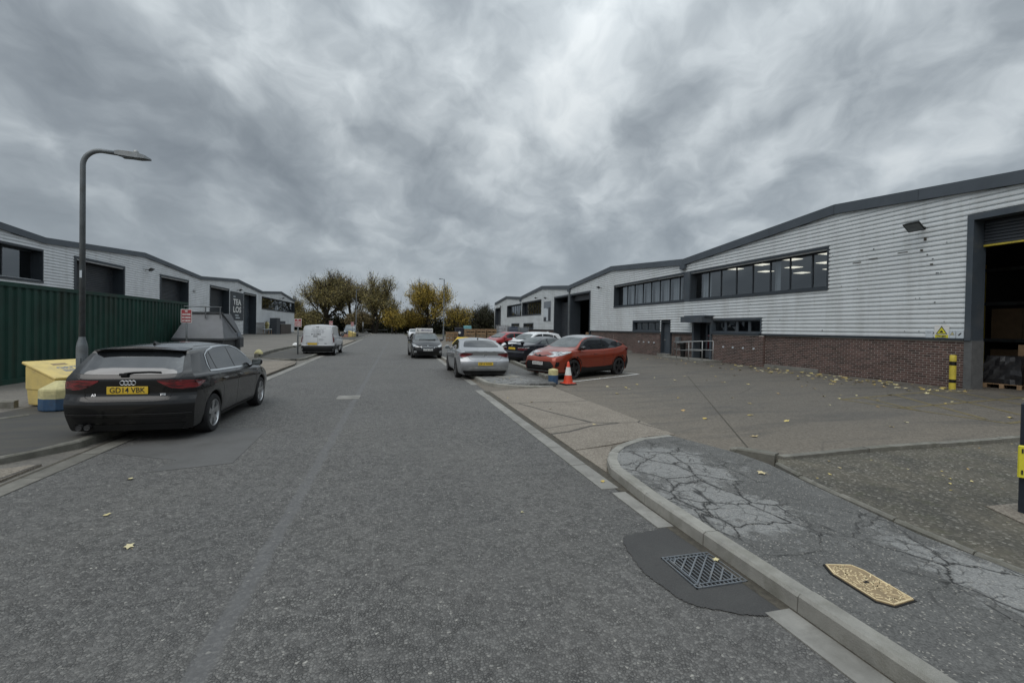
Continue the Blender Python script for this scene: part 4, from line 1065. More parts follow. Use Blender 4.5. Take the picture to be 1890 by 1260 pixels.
for u, o_, z in ((8.6, -9, 4.6),): R_.box('strip_lamp', u, u + .5, o_ - .12, o_, z, z + .035, M['ceiling_lamp'])
for o_ in (-4.6, -9.0):
    for u in (5.0, 7.6, 10.2, 12.8): R_.box('rack_upright', u, u + .09, o_ - 1.0, o_ - .9, ZB, 4.6, M['bollard_yellow'] if o_ > -5 else M['galv'])
    for z in (1.6, 3.0, 4.3): R_.box('rack_beam', 5.0, 12.9, o_ - .98, o_ - .90, z, z + .12, M['galv'])
    for k in range(14):
        u = 5.2 + (k % 7) * 1.08; z = (ZB, 1.72)[k // 7]; R_.box('rack_load', u, u + .9, o_ - 1.8, o_ - .95, z, z + rf.uniform(.6, 1.2), M['cardboard'])
# poster panel between far window and doors
po = R_.box('poster', 48.0, 50.4, .064, .094, 2.66, 4.90, M['poster_grey'])
R_.box('poster_panel', 49.35, 50.35, .0945, .098, 3.15, 4.15, M['poster_white'], po); R_.box('poster_panel', 48.85, 49.40, .0945, .099, 2.70, 4.05, M['poster_white'], po); R_.box('poster_panel', 49.45, 50.35, .0945, .098, 2.70, 3.10, M['poster_dark'], po); R_.box('poster_panel', 48.05, 48.75, .0945, .098, 2.70, 4.2, M['poster_dark'], po)

def wall_sign(name, label, u0, u1, z0, z1, base, draw=None):
    o = R_.box(name, u0, u1, .064, .076, z0, z1, base); o.parent = None; o.data.transform(Matrix.Translation(rb.location)); tag(o, label, 'sign')
    c = Vector(R_.P((u0 + u1) / 2, .076, (z0 + z1) / 2)); o.data.transform(Matrix.Translation(-c)); o.location = c
    return o
# local frame of a wall sign: x = -out, y = u, z up; seen from the road, right is -u
def sign_poly(o, name, pts, m_, e):
    MB().add([(-e, y, z) for y, z in pts], [tuple(range(len(pts)))]).build(name, m_, o, fix=False)
s1 = wall_sign('danger_sign', 'white and yellow danger sign with a warning triangle low on the corrugated wall', 10.47, 10.87, 1.70, 2.14, M['white_print'])
sign_poly(s1, 'warning_triangle', [(0, .19), (.16, -.07), (-.16, -.07)], M['ink'], .002); sign_poly(s1, 'triangle_field', [(0, .145), (.125, -.05), (-.125, -.05)], M['sign_yellow'], .003)
sign_poly(s1, 'hand_symbol', [(-.05, -.03), (.06, -.02), (.035, .02), (.0, .05), (-.03, .02)], M['ink'], .004); sign_poly(s1, 'text_field', [(-.18, -.09), (.18, -.09), (.18, -.205), (-.18, -.205)], M['sign_yellow'], .002)
lettering('Danger', .075, M['ink'], s1, (-.004, 0, -.125), (0, -1, 0), (0, 0, 1), bold=.002, width=.27); sign_poly(s1, 'print_line', [(-.13, -.172), (.13, -.172), (.13, -.19), (-.13, -.19)], M['ink_grey'], .004)
s2 = wall_sign('notice_sign', 'small pale notice with a faint yellow triangle right of the danger sign', 10.30, 10.46, 1.72, 1.98, M['poster_white'])
sign_poly(s2, 'warning_triangle', [(0, .09), (.065, -.03), (-.065, -.03)], M['ink_grey'], .002); sign_poly(s2, 'triangle_field', [(0, .065), (.05, -.022), (-.05, -.022)], M['stone_yellow'], .003)
s3 = wall_sign('notice_sign', 'small pale notice with a black symbol beside the big open door', 10.09, 10.28, 1.72, 1.98, M['poster_white'])
sign_poly(s3, 'symbol', [(-.05, .03), (-.02, .05), (.05, -.03), (.02, -.05)], M['ink'], .002)
s4 = wall_sign('notice_sign', 'blank whitish notice left of the danger sign', 10.92, 11.12, 1.73, 1.97, M['poster_white'])
sign_poly(s4, 'print_line', [(-.07, .055), (.07, .055), (.07, .035), (-.07, .035)], M['ink_grey'], .002)

# =============== left-hand building
LT = .024
XL, ZL = -19.75, .38
lb = thing('industrial_unit', 'long grey corrugated industrial building with dark roller doors behind the green container on the left', 'building', (XL + LT * 60, 60, ZL), -math.atan(LT))
L_ = Facade(lb, lambda u, o, z: (XL + LT * u + o, u - LT * o, z))
lineL = [(11.3, 6.43), (21.4, 7.16), (31.5, 6.43), (41.6, 7.16), (51.8, 6.43), (62.0, 7.16), (71.9, 6.45), (82.1, 7.15), (91.7, 6.28)]
ftL = interp(lineL)
LW1, LW2 = (21.6, 31.4, 3.98, 5.64), (71.9, 91.55, 4.02, 5.64)
LD = [(33.95, 39.15), (44.05, 49.2), (54.05, 59.4)]
LD4 = (64.3, 69.3)
opL = [LW1, LW2] + [(a, b, ZL, 5.62) for a, b in LD] + [(LD4[0], LD4[1], ZL, 5.62)]
L_.cladding(11.3, 91.6, .45, lambda u: ftL(u) - .12, opL, [21.4, 31.5, 41.6, 51.8, 62.0, 69.5, 76.0, 82.0], M['cladding_left'], pitch=.17)
L_.fascia(lineL, .34, M['fascia']); L_.roof(lineL, 26, M['fascia'])
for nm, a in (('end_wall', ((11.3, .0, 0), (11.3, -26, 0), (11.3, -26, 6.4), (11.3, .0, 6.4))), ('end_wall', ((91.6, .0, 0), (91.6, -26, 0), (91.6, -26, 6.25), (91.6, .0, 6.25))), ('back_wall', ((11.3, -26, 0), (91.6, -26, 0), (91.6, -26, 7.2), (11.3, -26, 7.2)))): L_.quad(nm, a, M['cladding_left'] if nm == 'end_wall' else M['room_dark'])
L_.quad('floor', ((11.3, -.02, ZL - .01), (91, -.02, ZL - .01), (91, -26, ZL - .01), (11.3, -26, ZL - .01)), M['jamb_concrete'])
L_.window(*LW1, 5, M['glass'], recess=.45, frame=.09)
L_.box('office_floor', 21.5, 31.5, -9, -.5, 3.78, 3.86, M['room_dark']); L_.box('office_ceiling', 21.5, 31.5, -9, -.5, 5.72, 5.80, M['room_wall']); L_.quad('office_wall', ((21.5, -9, 3.8), (31.5, -9, 3.8), (31.5, -9, 5.8), (21.5, -9, 5.8)), M['room_wall'])
for u in (23.0, 25.6, 28.2): L_.box('ceiling_lamp', u, u + .6, -2.6, -2.0, 5.69, 5.715, M['ceiling_lamp'])
L_.window(*LW2, 8, M['glass_dark'], recess=.2)
for k, (a, b) in enumerate(LD):
    L_.reveal(a + .16, b - .16, ZL, 5.62, .9, M['dark_frame']); L_.shutter(a + .16, b - .16, ZL, 5.60, .62, M['shutter'], slat=.12)
L_.reveal(LD4[0] + .16, LD4[1] - .16, ZL, 5.62, 1.0, M['dark_frame']); L_.shutter(LD4[0] + .16, LD4[1] - .16, ZL, 5.60, .8, M['door_grey'], slat=.25)
lp = L_.box('name_board', 59.75, 64.05, .07, .10, 2.2, 5.58, M['poster_dark'])
# white hand-painted letters on the name board
def board_word(t, u, z, h, w):
    c = root_matrix(lb).inverted() @ Vector(L_.P(u, .105, z))
    lettering(t, h, M['white_print'], lp, c, (0, 1, 0), (0, 0, 1), bold=.03, width=w)
board_word('TEA', 61.9, 4.35, .95, 2.7); board_word('LOS', 61.9, 3.45, .95, 2.7)
for u0, u1, z in ((60.6, 61.3, 5.0), (61.2, 62.4, 2.80), (61.4, 62.8, 2.50)): L_.box('print_line', u0, u1, .101, .104, z - .06, z + .06, M['poster_white'], lp)
for u, z in ((41.9, 5.85), (62.0, 5.80), (82.1, 6.0)): L_.flood(u, z, 1.2)
L_.box('vent', 50.1, 50.5, .04, .10, 4.75, 4.95, M['galv_light'])
L_.box('dark_base', 69.5, 73.0, -.02, .05, ZL - .05, 2.0, M['brown_board'])
# ------------------------------------------------------------------ vehicles
def curve(tab):
    """smooth monotone interpolation through (x, value) points"""
    xs = [p[0] for p in tab]; ys = [p[1] for p in tab]; k = len(xs)
    d = [(ys[i + 1] - ys[i]) / (xs[i + 1] - xs[i]) for i in range(k - 1)]
    m = [d[0]] + [0.0 if d[i - 1] * d[i] <= 0 else 2 * d[i - 1] * d[i] / (d[i - 1] + d[i]) for i in range(1, k - 1)] + [d[-1]]
    def f(x):
        if x <= xs[0]: return ys[0]
        if x >= xs[-1]: return ys[-1]
        i = 0
        while x > xs[i + 1]: i += 1
        hh = xs[i + 1] - xs[i]; t = (x - xs[i]) / hh
        return ((1 + 2 * t) * (1 - t) ** 2 * ys[i] + t * (1 - t) ** 2 * hh * m[i] + t * t * (3 - 2 * t) * ys[i + 1] + t * t * (t - 1) * hh * m[i + 1])
    return f

def chaikin(pts, it):
    for _ in range(it):
        q = [pts[0]]
        for a, b in zip(pts[:-1], pts[1:]):
            q.append((a[0] * .75 + b[0] * .25, a[1] * .75 + b[1] * .25)); q.append((a[0] * .25 + b[0] * .75, a[1] * .25 + b[1] * .75))
        q.append(pts[-1]); pts = q
    return pts

class Car:
    def __init__(self, name, label, cat, sp, loc, rz, body_mat, detail=2):
        self.sp = sp; self.root = thing(name, label, cat, loc, rz)
        xr, xf, hw = sp['xr'], sp['xf'], sp['hw']
        top, belt, wp = curve(sp['top']), curve(sp['belt']), curve(sp['plan'])
        rp, fp = curve(sp['rear']), curve(sp['front'])
        sill = sp.get('sill', 0.19); R = sp['arch']; zw = sp['wheel']; ax = sp['axles']; tum = sp.get('tumble', 0.36)
        LR, LF = sp.get('LR', 1.3), sp.get('LF', 1.0); kr, kf, npow = sp.get('kr', 0.17), sp.get('kf', 0.19), sp.get('np', 5.0)
        PR = curve([(0.0, 0.925), (0.14, 0.957), (0.42, 0.980), (0.68, 1.0), (0.76, 0.996), (0.90, 0.974), (1.0, 0.955)])
        xs = []; x = xr; st = 0.06 if detail > 1 else 0.09
        while x < xf - 1e-6:
            xs.append(x); x += st
        xs.append(xf)
        for a in ax:
            for j in range(13 if detail > 1 else 9):
                xs.append(a - R * math.cos(math.pi * j / (12 if detail > 1 else 8)))
            xs += [a - R - .004, a + R + .004]
        xs = sorted(set(round(v, 4) for v in xs))
        rows = []
        for x in xs:
            w = hw * wp(x); zb = sill; zt = top(x); zs = min(belt(x), zt - 0.015)
            for a in ax:
                if abs(x - a) <= R: zb = max(zb, zw + math.sqrt(max(0, R * R - (x - a) ** 2)))
            zb = min(zb, zs - .05)
            P = lambda z: w * PR(max(0, min(1, (z - sill) / (zs - sill))))
            dz = zt - zs; k = min(1, dz / .35)
            crown = 0.045 + 0.03 * k
            ze = max(zs + .004, zt - crown - .03 * k)
            ws = .955 * w; we = max(.2, ws - .03 - (ze - zs) * tum)
            pts = [(0, zb), (.5 * w, zb), (P(zb) - .05, zb), (P(zb) - .008, zb + .006), (P(zb + .04), zb + .04)]
            for fr in (.25, .45, .65, .82): pts.append((P(zb + (zs - zb) * fr), zb + (zs - zb) * fr))
            pts += [(P(zs - .03), zs - .03), (ws - .004, zs - .004), (ws - .022, zs + .004 + .01 * k)]
            for fr in (.18, .5, .82): pts.append((ws - .022 + (we - ws + .022) * fr, zs + .004 + (ze - zs - .004) * fr))
            pts += [(we, ze), (we - .03, ze + (zt - crown - ze) * .8 + .012)]
            for fr in (.82, .6, .35, .15): pts.append((we * fr, zt - crown * fr * fr))
            pts.append((0, zt))
            rows.append(chaikin(pts, detail))
        n = len(rows[0]); self.v = []; fs = []
        def warp(x, y, z):
            a = abs(y) / hw
            dr, df = x - xr, xf - x
            nx = x + rp(z) * max(0, 1 - dr / LR) ** 2 + kr * min(1.1, a) ** npow * max(0, 1 - dr / .62) ** 3
            nx -= fp(z) * max(0, 1 - df / LF) ** 2 + kf * min(1.1, a) ** (npow - 1.5) * max(0, 1 - df / .68) ** 3
            return (nx, y, z)
        V = self.v; ns = len(xs)
        for i, x in enumerate(xs):
            for (y, z) in rows[i]: V.append(warp(x, y, z))
        off = len(V)
        for i, x in enumerate(xs):
            for (y, z) in rows[i]: V.append(warp(x, -y, z))
        for i in range(ns - 1):
            for j in range(n - 1):
                a, b = i * n + j, (i + 1) * n + j
                fs.append((a, b, b + 1, a + 1)); fs.append((off + a, off + a + 1, off + b + 1, off + b))
        for i, x in ((0, xr), (ns - 1, xf)):                      # closed rear and front faces
            m_ = 10; grid = []
            for j in range(n):
                y, z = rows[i][j]; r_ = []
                for c in range(m_ + 1):
                    if c == 0: r_.append(off + i * n + j)
                    elif c == m_: r_.append(i * n + j)
                    else:
                        yy = -y + 2 * y * c / m_; V.append(warp(x, yy, z)); r_.append(len(V) - 1)
                grid.append(r_)
            for j in range(n - 1):
                for c in range(m_): fs.append((grid[j][c], grid[j][c + 1], grid[j + 1][c + 1], grid[j + 1][c]))
        mb = MB(); mb.add(V, fs)
        me = bpy.data.meshes.new('body'); me.from_pydata(mb.v, [], mb.f)
        bm = bmesh.new(); bm.from_mesh(me); bmesh.ops.remove_doubles(bm, verts=bm.verts, dist=0.0008)
        bmesh.ops.recalc_face_normals(bm, faces=bm.faces); bm.to_mesh(me)
        self.bvh = BVHTree.FromBMesh(bm); bm.free()
        me.materials.append(body_mat); me.polygons.foreach_set('use_smooth', [True] * len(me.polygons))
        me.set_sharp_from_angle(angle=math.radians(50))
        self.body = bpy.data.objects.new('body', me); COL.objects.link(self.body); self.body.parent = self.root
        # floor pan between the wheels
        MB().box(xr + .35, xf - .35, -hw * .62, hw * .62, .17, .52).build('underbody', M['black_plastic'], self.root)
    VIEW = {'R': ((0, -3, 0), (0, 1, 0)), 'L': ((0, 3, 0), (0, -1, 0)), 'B': ((-6, 0, 0), (1, 0, 0)), 'F': ((6, 0, 0), (-1, 0, 0)), 'T': ((0, 0, 4), (0, 0, -1))}
    def hit(self, view, a, b):
        o, d = self.VIEW[view]; o = Vector(o); d = Vector(d)
        if view in 'RL': o.x, o.z = a, b
        elif view in 'BF': o.y, o.z = a, b
        else: o.x, o.y = a, b
        loc, nor, _, _ = self.bvh.ray_cast(o, d)
        if loc is None:
            loc, nor, _, _ = self.bvh.find_nearest(o + d * (o.length))
        if nor.dot(d) > 0: nor = -nor
        return loc, nor
    def decal(self, name, view, poly, m_, off=0.004, res=0.05, parent=None):
        """a panel cut to a 2-D outline and laid on the body surface"""
        bd = []
        for i in range(len(poly)):
            a, b = Vector(poly[i]), Vector(poly[(i + 1) % len(poly)]); k = max(1, int((b - a).length / res))
            for j in range(k): bd.append(tuple(a.lerp(b, j / k)))
        nb = len(bd); pts = [Vector(p) for p in bd]
        x0, x1 = min(p[0] for p in bd), max(p[0] for p in bd); y0, y1 = min(p[1] for p in bd), max(p[1] for p in bd)
        xx = x0 + res / 2
        while xx < x1:
            yy = y0 + res / 2
            while yy < y1:
                if inside((xx, yy), bd) and min((Vector((xx, yy)) - q).length for q in pts[:nb]) > res * .4: pts.append(Vector((xx, yy)))
                yy += res
            xx += res
        vs, _, fc, _, _, _ = delaunay_2d_cdt(pts, [(i, (i + 1) % nb) for i in range(nb)], [], 1, 1e-5)
        mb = MB(); out = []; nors = []
        for p in vs:
            loc, nor = self.hit(view, p[0], p[1]); out.append(loc + nor * off); nors.append(nor)
        fs = []
        for q in fc:
            nn = (out[q[1]] - out[q[0]]).cross(out[q[2]] - out[q[0]])
            fs.append(tuple(q) if nn.dot(nors[q[0]]) > 0 else tuple(reversed(q)))
        mb.add(out, fs)
        return mb.build(name, m_, parent or self.root, smooth=True, fix=False)
    def both(self, name, poly, m_, **kw):
        return [self.decal(name, s, poly, m_, **kw) for s in 'RL']
    def mirror_y(self, name, view, poly, m_, **kw):
        a = self.decal(name, view, poly, m_, **kw); b = self.decal(name, view, [(-p[0], p[1]) for p in poly], m_, **kw)
        return a, b
    def seam(self, view, pts, w=0.007, m_=None, name='shut_line', off=0.0022):
        return self.decal(name, view, stripe(pts, w), m_ or M['trim_black'], off=off, res=0.04)
    def arch_trim(self, a, r0, r1, m_):
        zw = self.sp['wheel']
        for s in 'RL':
            o = [(a + r1 * math.cos(math.pi * j / 16), zw + r1 * math.sin(math.pi * j / 16)) for j in range(17)]
            i_ = [(a + r0 * math.cos(math.pi * j / 16), zw + r0 * math.sin(math.pi * j / 16)) for j in range(16, -1, -1)]
            self.decal('wheel_arch_trim', s, o + i_, m_, off=0.006, res=0.06)
    def plate(self, view, z, text, yellow, w=0.52, h=0.111, off=0.012, y=0.0):
        lo, _ = self.hit(view, y, z - h / 2); hi, _ = self.hit(view, y, z + h / 2)
        s = -1 if view == 'B' else 1
        xo = (min(lo.x, hi.x) if s < 0 else max(lo.x, hi.x)) + s * off
        mb = MB().cbox(-h / 2, h / 2, -w / 2, w / 2, 0, .008, .004)
        o = mb.build('number_plate', M['plate_yellow' if yellow else 'plate_white'], self.root)
        me = o.data
        R3 = Matrix(((0, 0, s), (0, 1, 0), (1, 0, 0))).to_4x4()
        me.transform(Matrix.Translation((xo, y, z)) @ R3); 
        if text: lettering(text, h * .98, M['ink'], o, (xo + s * .0092, y, z), (0, s, 0), (0, 0, 1), bold=0.002, width=w * .86)
        return o
    def wheel_set(self, style, rim_mat, tyre_w=0.21, rr=0.70):
        r = self.sp['wheel']
        for a in self.sp['axles']:
            for s in (-1, 1):
                yc = s * (self.sp['hw'] - .02 - tyre_w / 2)
                hw_ = tyre_w / 2; ri = r * rr
                t = MB().lathe([(ri, -hw_), (ri + .015, -hw_ - .004), (r * .94, -hw_ * 1.0), (r * .985, -hw_ + .018), (r, -hw_ + .04), (r, hw_ - .04), (r * .985, hw_ - .018), (r * .94, hw_), (ri + .015, hw_ + .004), (ri, hw_)], 32, (0, 0, 0), 'Y', cap=False)
                w_ = t.build('wheel', M['rubber'], self.root, smooth=40); w_.location = (a, yc, r)
                MB().lathe([(0.0, s * .03), (ri * .96, s * .035), (ri * .99, -s * .02)], 24, (0, 0, 0), 'Y', cap=False).build('brake_disc', M['brake'], w_, smooth=40)
                rim = MB()
                e = s * (hw_ - .002)
                rim.lathe([(ri * .99, s * .0), (ri * .985, e * .96), (ri * 1.02, e * 1.02), (ri * .96, e * 1.0), (ri * .90, e * .75), (ri * .90, s * .0)], 32, (0, 0, 0), 'Y', cap=False)
                rim.lathe([(0.001, e * .80), (.045, e * .80), (.062, e * .72), (.066, e * .40)], 16, (0, 0, 0), 'Y', cap=False)
                k = style
                for q in range(k):
                    th = 2 * math.pi * q / k + .3
                    for dth, wd in (((-.13, .030), (.13, .030)) if k == 5 else ((0, .034),)):
                        ca, sa = math.cos(th + dth), math.sin(th + dth); tx, tz = -sa, ca
                        ps = []
                        for (rad, half, y0, y1) in ((.045, wd * 1.15, e * .42, e * .78), (ri * .93, wd * .75, e * .62, e * .93)):
                            for yy in (y0, y1):
                                for sg in (-1, 1): ps.append((ca * rad + tx * half * sg, yy, sa * rad + tz * half * sg))
                        rim.hexa([ps[0], ps[1], ps[5], ps[4], ps[2], ps[3], ps[7], ps[6]])
                rim.build('rim', rim_mat, w_, smooth=35)
    def mirrors(self, x, z, m_, y=None, size=(.10, .20, .15)):
        for s in (-1, 1):
            loc, _ = self.hit('L' if s > 0 else 'R', x, z - .04)
            mb = MB(); c = Vector((x, loc.y + s * .13, z)); k = 8
            prof = []
            for i in range(k + 1):
                t = math.pi * i / k; prof.append((max(.0005, math.sin(t) ** .6), -math.cos(t)))
            mb.lathe(prof, 14, (0, 0, 0), 'Y')
            mb.v = [(c.x + (p[0] * size[0] if p[0] > 0 else p[0] * size[0] * .45), c.y + p[1] * size[1] / 2, c.z + p[2] * size[2] / 2) for p in mb.v]
            o = mb.build('door_mirror', m_, self.root, smooth=True)
            MB().bar((x + .02, loc.y - s * .01, z - .07), (x + .01, c.y - s * .03, z - .045), .05, .03).build('mirror_arm', M['trim_black'], o)
            MB().obox((c.x - size[0] * .42, c.y, c.z), (.006, size[1] * .74, size[2] * .66)).build('mirror_glass', M['car_glass_light'], o)
    def handle(self, x, z, m_, w=.19, view='RL'):
        for s in view:
            loc, nor = self.hit(s, x, z); sg = 1 if s == 'L' else -1
            mb = MB().cbox(x - w / 2, x + w / 2, loc.y - .012 if sg > 0 else loc.y - .032, loc.y + .032 if sg > 0 else loc.y + .012, z - .014, z + .016, .008)
            mb.build('door_handle', m_, self.root, smooth=30)
    def fin(self, x, m_):
        loc, _ = self.hit('T', x, 0); z = loc.z - .004
        MB().add([(x - .11, 0.0, z + .055), (x - .12, .025, z), (x + .10, .008, z), (x + .10, -.008, z), (x - .12, -.025, z), (x - .125, 0, z + .02)],
                 [(0, 1, 2), (0, 2, 3), (0, 3, 4), (0, 4, 5), (0, 5, 1), (1, 5, 4, 3, 2)]).build('roof_antenna', m_, self.root)
    def wiper(self, view, pts, m_=None):
        path = []
        for (a, b) in pts:
            loc, nor = self.hit(view, a, b); path.append(loc + nor * .018)
        MB().tube(path, [.016] + [.009] * (len(path) - 1), 6).build('wiper', m_ or M['trim_black'], self.root, smooth=True)
    def ring_badge(self, view, y, z, r, tr, m_, name='badge', ys=(0,)):
        mb = MB()
        for dy in ys:
            loc, nor = self.hit(view, y + dy, z); k = 20
            mb.tube([loc + nor * .006 + Vector((0, math.cos(2 * math.pi * j / k) * r, math.sin(2 * math.pi * j / k) * r)) for j in range(k + 1)], tr, 6, cap=False)
        return mb.build(name, m_, self.root, smooth=True)
    def word(self, view, text, y, z, h, m_, width=None):
        loc, nor = self.hit(view, y, z); s = -1 if view == 'B' else 1
        u = Vector((0, 0, 1)); r = Vector((0, s, 0)); u = (u - nor * u.dot(nor)).normalized(); r = u.cross(nor)
        p = loc + nor * .006
        return lettering(text, h, m_, self.root, p, r, u, bold=h * .02, width=width)

HATCH = dict(xr=-2.12, xf=2.19, hw=.89, wheel=.315, arch=.365, axles=(-1.318, 1.318),
    top=[(-2.12, 1.425), (-1.5, 1.440), (-.9, 1.455), (-.3, 1.458), (.15, 1.440), (.42, 1.395), (.62, 1.31), (1.16, .995), (1.35, .962), (1.75, .895), (2.02, .82), (2.19, .72)],
    belt=[(-2.12, 1.0), (-1.4, .985), (0, .935), (1.1, .89), (1.6, .83), (2.19, .66)],
    plan=[(-2.12, .955), (-1.3, 1.0), (0, .985), (1.3, 1.0), (1.8, .965), (2.19, .90)],
    rear=[(.15, .13), (.30, .07), (.45, .015), (.58, 0), (.66, .018), (.72, .055), (.82, .05), (.94, .045), (1.02, .085), (1.12, .175), (1.25, .315), (1.36, .41), (1.42, .43)],
    front=[(.15, .13), (.30, .05), (.45, 0), (.6, .01), (.72, .05), (.80, .12), (.95, .3)], tumble=.40)
SALOON = dict(xr=-2.495, xf=2.30, hw=.925, wheel=.335, arch=.385, axles=(-1.355, 1.355),
    top=[(-2.495, .985), (-2.35, 1.015), (-2.0, 1.055), (-1.78, 1.085), (-1.5, 1.18), (-1.0, 1.325), (-.6, 1.392), (-.1, 1.417), (.25, 1.405), (.55, 1.35), (.8, 1.26), (1.32, 1.0), (1.55, .965), (2.0, .885), (2.30, .74)],
    belt=[(-2.495, .94), (-1.6, .985), (0, .945), (1.3, .90), (1.8, .84), (2.30, .68)],
    plan=[(-2.495, .92), (-1.3, 1.0), (0, .985), (1.3, 1.0), (1.9, .965), (2.30, .90)],
    rear=[(.15, .16), (.30, .08), (.42, .02), (.55, 0), (.66, .015), (.72, .07), (.85, .11), (.95, .06), (1.0, .045), (1.1, .05)],
    front=[(.15, .13), (.30, .05), (.45, 0), (.6, .01), (.72, .05), (.80, .12), (.95, .3)], tumble=.46, LR=.9, kr=.2)
FAMILY = dict(xr=-2.09, xf=2.22, hw=.89, wheel=.315, arch=.37, axles=(-1.325, 1.325),
    top=[(-2.09, 1.40), (-1.5, 1.435), (-.9, 1.462), (-.3, 1.47), (.15, 1.455), (.42, 1.405), (.62, 1.32), (1.22, 1.03), (1.4, 1.0), (1.8, .925), (2.05, .85), (2.22, .74)],
    belt=[(-2.09, 1.03), (-1.4, 1.01), (0, .96), (1.1, .92), (1.6, .86), (2.22, .68)],
    plan=[(-2.09, .955), (-1.3, 1.0), (0, .985), (1.3, 1.0), (1.8, .965), (2.22, .88)],
    rear=[(.15, .12), (.30, .06), (.45, .01), (.58, 0), (.72, .04), (.95, .06), (1.05, .11), (1.2, .26), (1.33, .38), (1.42, .42)],
    front=[(.15, .12), (.30, .04), (.45, 0), (.6, .01), (.70, .05), (.80, .14), (.95, .34)], tumble=.38)
CROSS = dict(xr=-2.09, xf=2.27, hw=.90, wheel=.345, arch=.40, axles=(-1.32, 1.32), sill=.22,
    top=[(-2.09, 1.17), (-1.85, 1.245), (-1.4, 1.395), (-.95, 1.495), (-.45, 1.55), (0, 1.56), (.3, 1.54), (.52, 1.47), (1.22, 1.095), (1.4, 1.065), (1.8, 1.0), (2.08, .93), (2.27, .82)],
    belt=[(-2.09, 1.11), (-1.6, 1.13), (-1.1, 1.07), (-.4, 1.0), (.4, .985), (1.2, .985), (1.7, .93), (2.27, .76)],
    plan=[(-2.09, .90), (-1.75, .97), (-1.32, 1.01), (-.6, .965), (0, .95), (.7, .965), (1.32, 1.01), (1.8, .96), (2.27, .84)],
    rear=[(.15, .16), (.30, .07), (.45, .01), (.6, 0), (.75, .06), (.95, .05), (1.05, .02), (1.12, .06), (1.2, .12)],
    front=[(.15, .14), (.30, .04), (.42, 0), (.6, .015), (.74, .06), (.85, .16), (1.0, .38)], tumble=.46, kr=.2, kf=.2, LR=.9)
COUPE = dict(xr=-2.33, xf=2.10, hw=.855, wheel=.31, arch=.355, axles=(-1.35, 1.35),
    top=[(-2.33, .94), (-2.2, .985), (-1.75, 1.02), (-1.45, 1.045), (-1.15, 1.17), (-.8, 1.30), (-.45, 1.355), (-.1, 1.366), (.2, 1.345), (.42, 1.285), (1.0, .985), (1.25, .95), (1.7, .89), (2.0, .82), (2.10, .73)],
    belt=[(-2.33, .90), (-1.4, .945), (0, .92), (1.0, .90), (1.6, .83), (2.10, .68)],
    plan=[(-2.33, .955), (-1.3, 1.0), (0, 1.0), (1.3, 1.0), (1.8, .97), (2.10, .93)],
    rear=[(.15, .12), (.30, .05), (.42, .01), (.52, 0), (.60, .02), (.66, .06), (.85, .05), (1.0, .03)],
    front=[(.15, .10), (.30, .03), (.45, 0), (.6, .02), (.75, .05), (.9, .12)], tumble=.46, LR=.8, kr=.13, kf=.12)
VAN = dict(xr=-2.2, xf=2.2, hw=.915, wheel=.325, arch=.375, axles=(-1.33, 1.33), sill=.22,
    top=[(-2.2, 1.80), (-1.6, 1.83), (-.4, 1.84), (.2, 1.815), (.48, 1.745), (.7, 1.63), (1.36, 1.17), (1.55, 1.12), (1.9, 1.03), (2.1, .93), (2.2, .80)],
    belt=[(-2.2, 1.15), (-1.0, 1.13), (.4, 1.06), (1.3, 1.02), (1.8, .95), (2.2, .74)],
    plan=[(-2.2, .985), (-1.3, 1.0), (0, 1.0), (1.3, 1.0), (1.8, .97), (2.2, .90)],
    rear=[(.15, .08), (.30, .03), (.42, 0), (.55, 0), (.62, .05), (.9, .055), (1.2, .075), (1.5, .11), (1.84, .20)],
    front=[(.15, .10), (.30, .03), (.5, 0), (.7, .03), (.9, .12), (1.1, .3)], tumble=.14, LR=1.2, kr=.12, kf=.2, np=6.0)

def common_hatch(c, glass, z0=0.0, sx=1.0):
    """front and rear screens and side panes shared by the five-door shapes; z0 raises them with the roof"""
    t = c.sp; H = curve(t['top'])(-.3)
    c.decal('windscreen', 'F', rounded([(-.66, 1.02 + z0), (-.35, .995 + z0), (.35, .995 + z0), (.66, 1.02 + z0), (.535, H - .125), (.3, H - .098), (-.3, H - .098), (-.535, H - .125)], .03), glass)

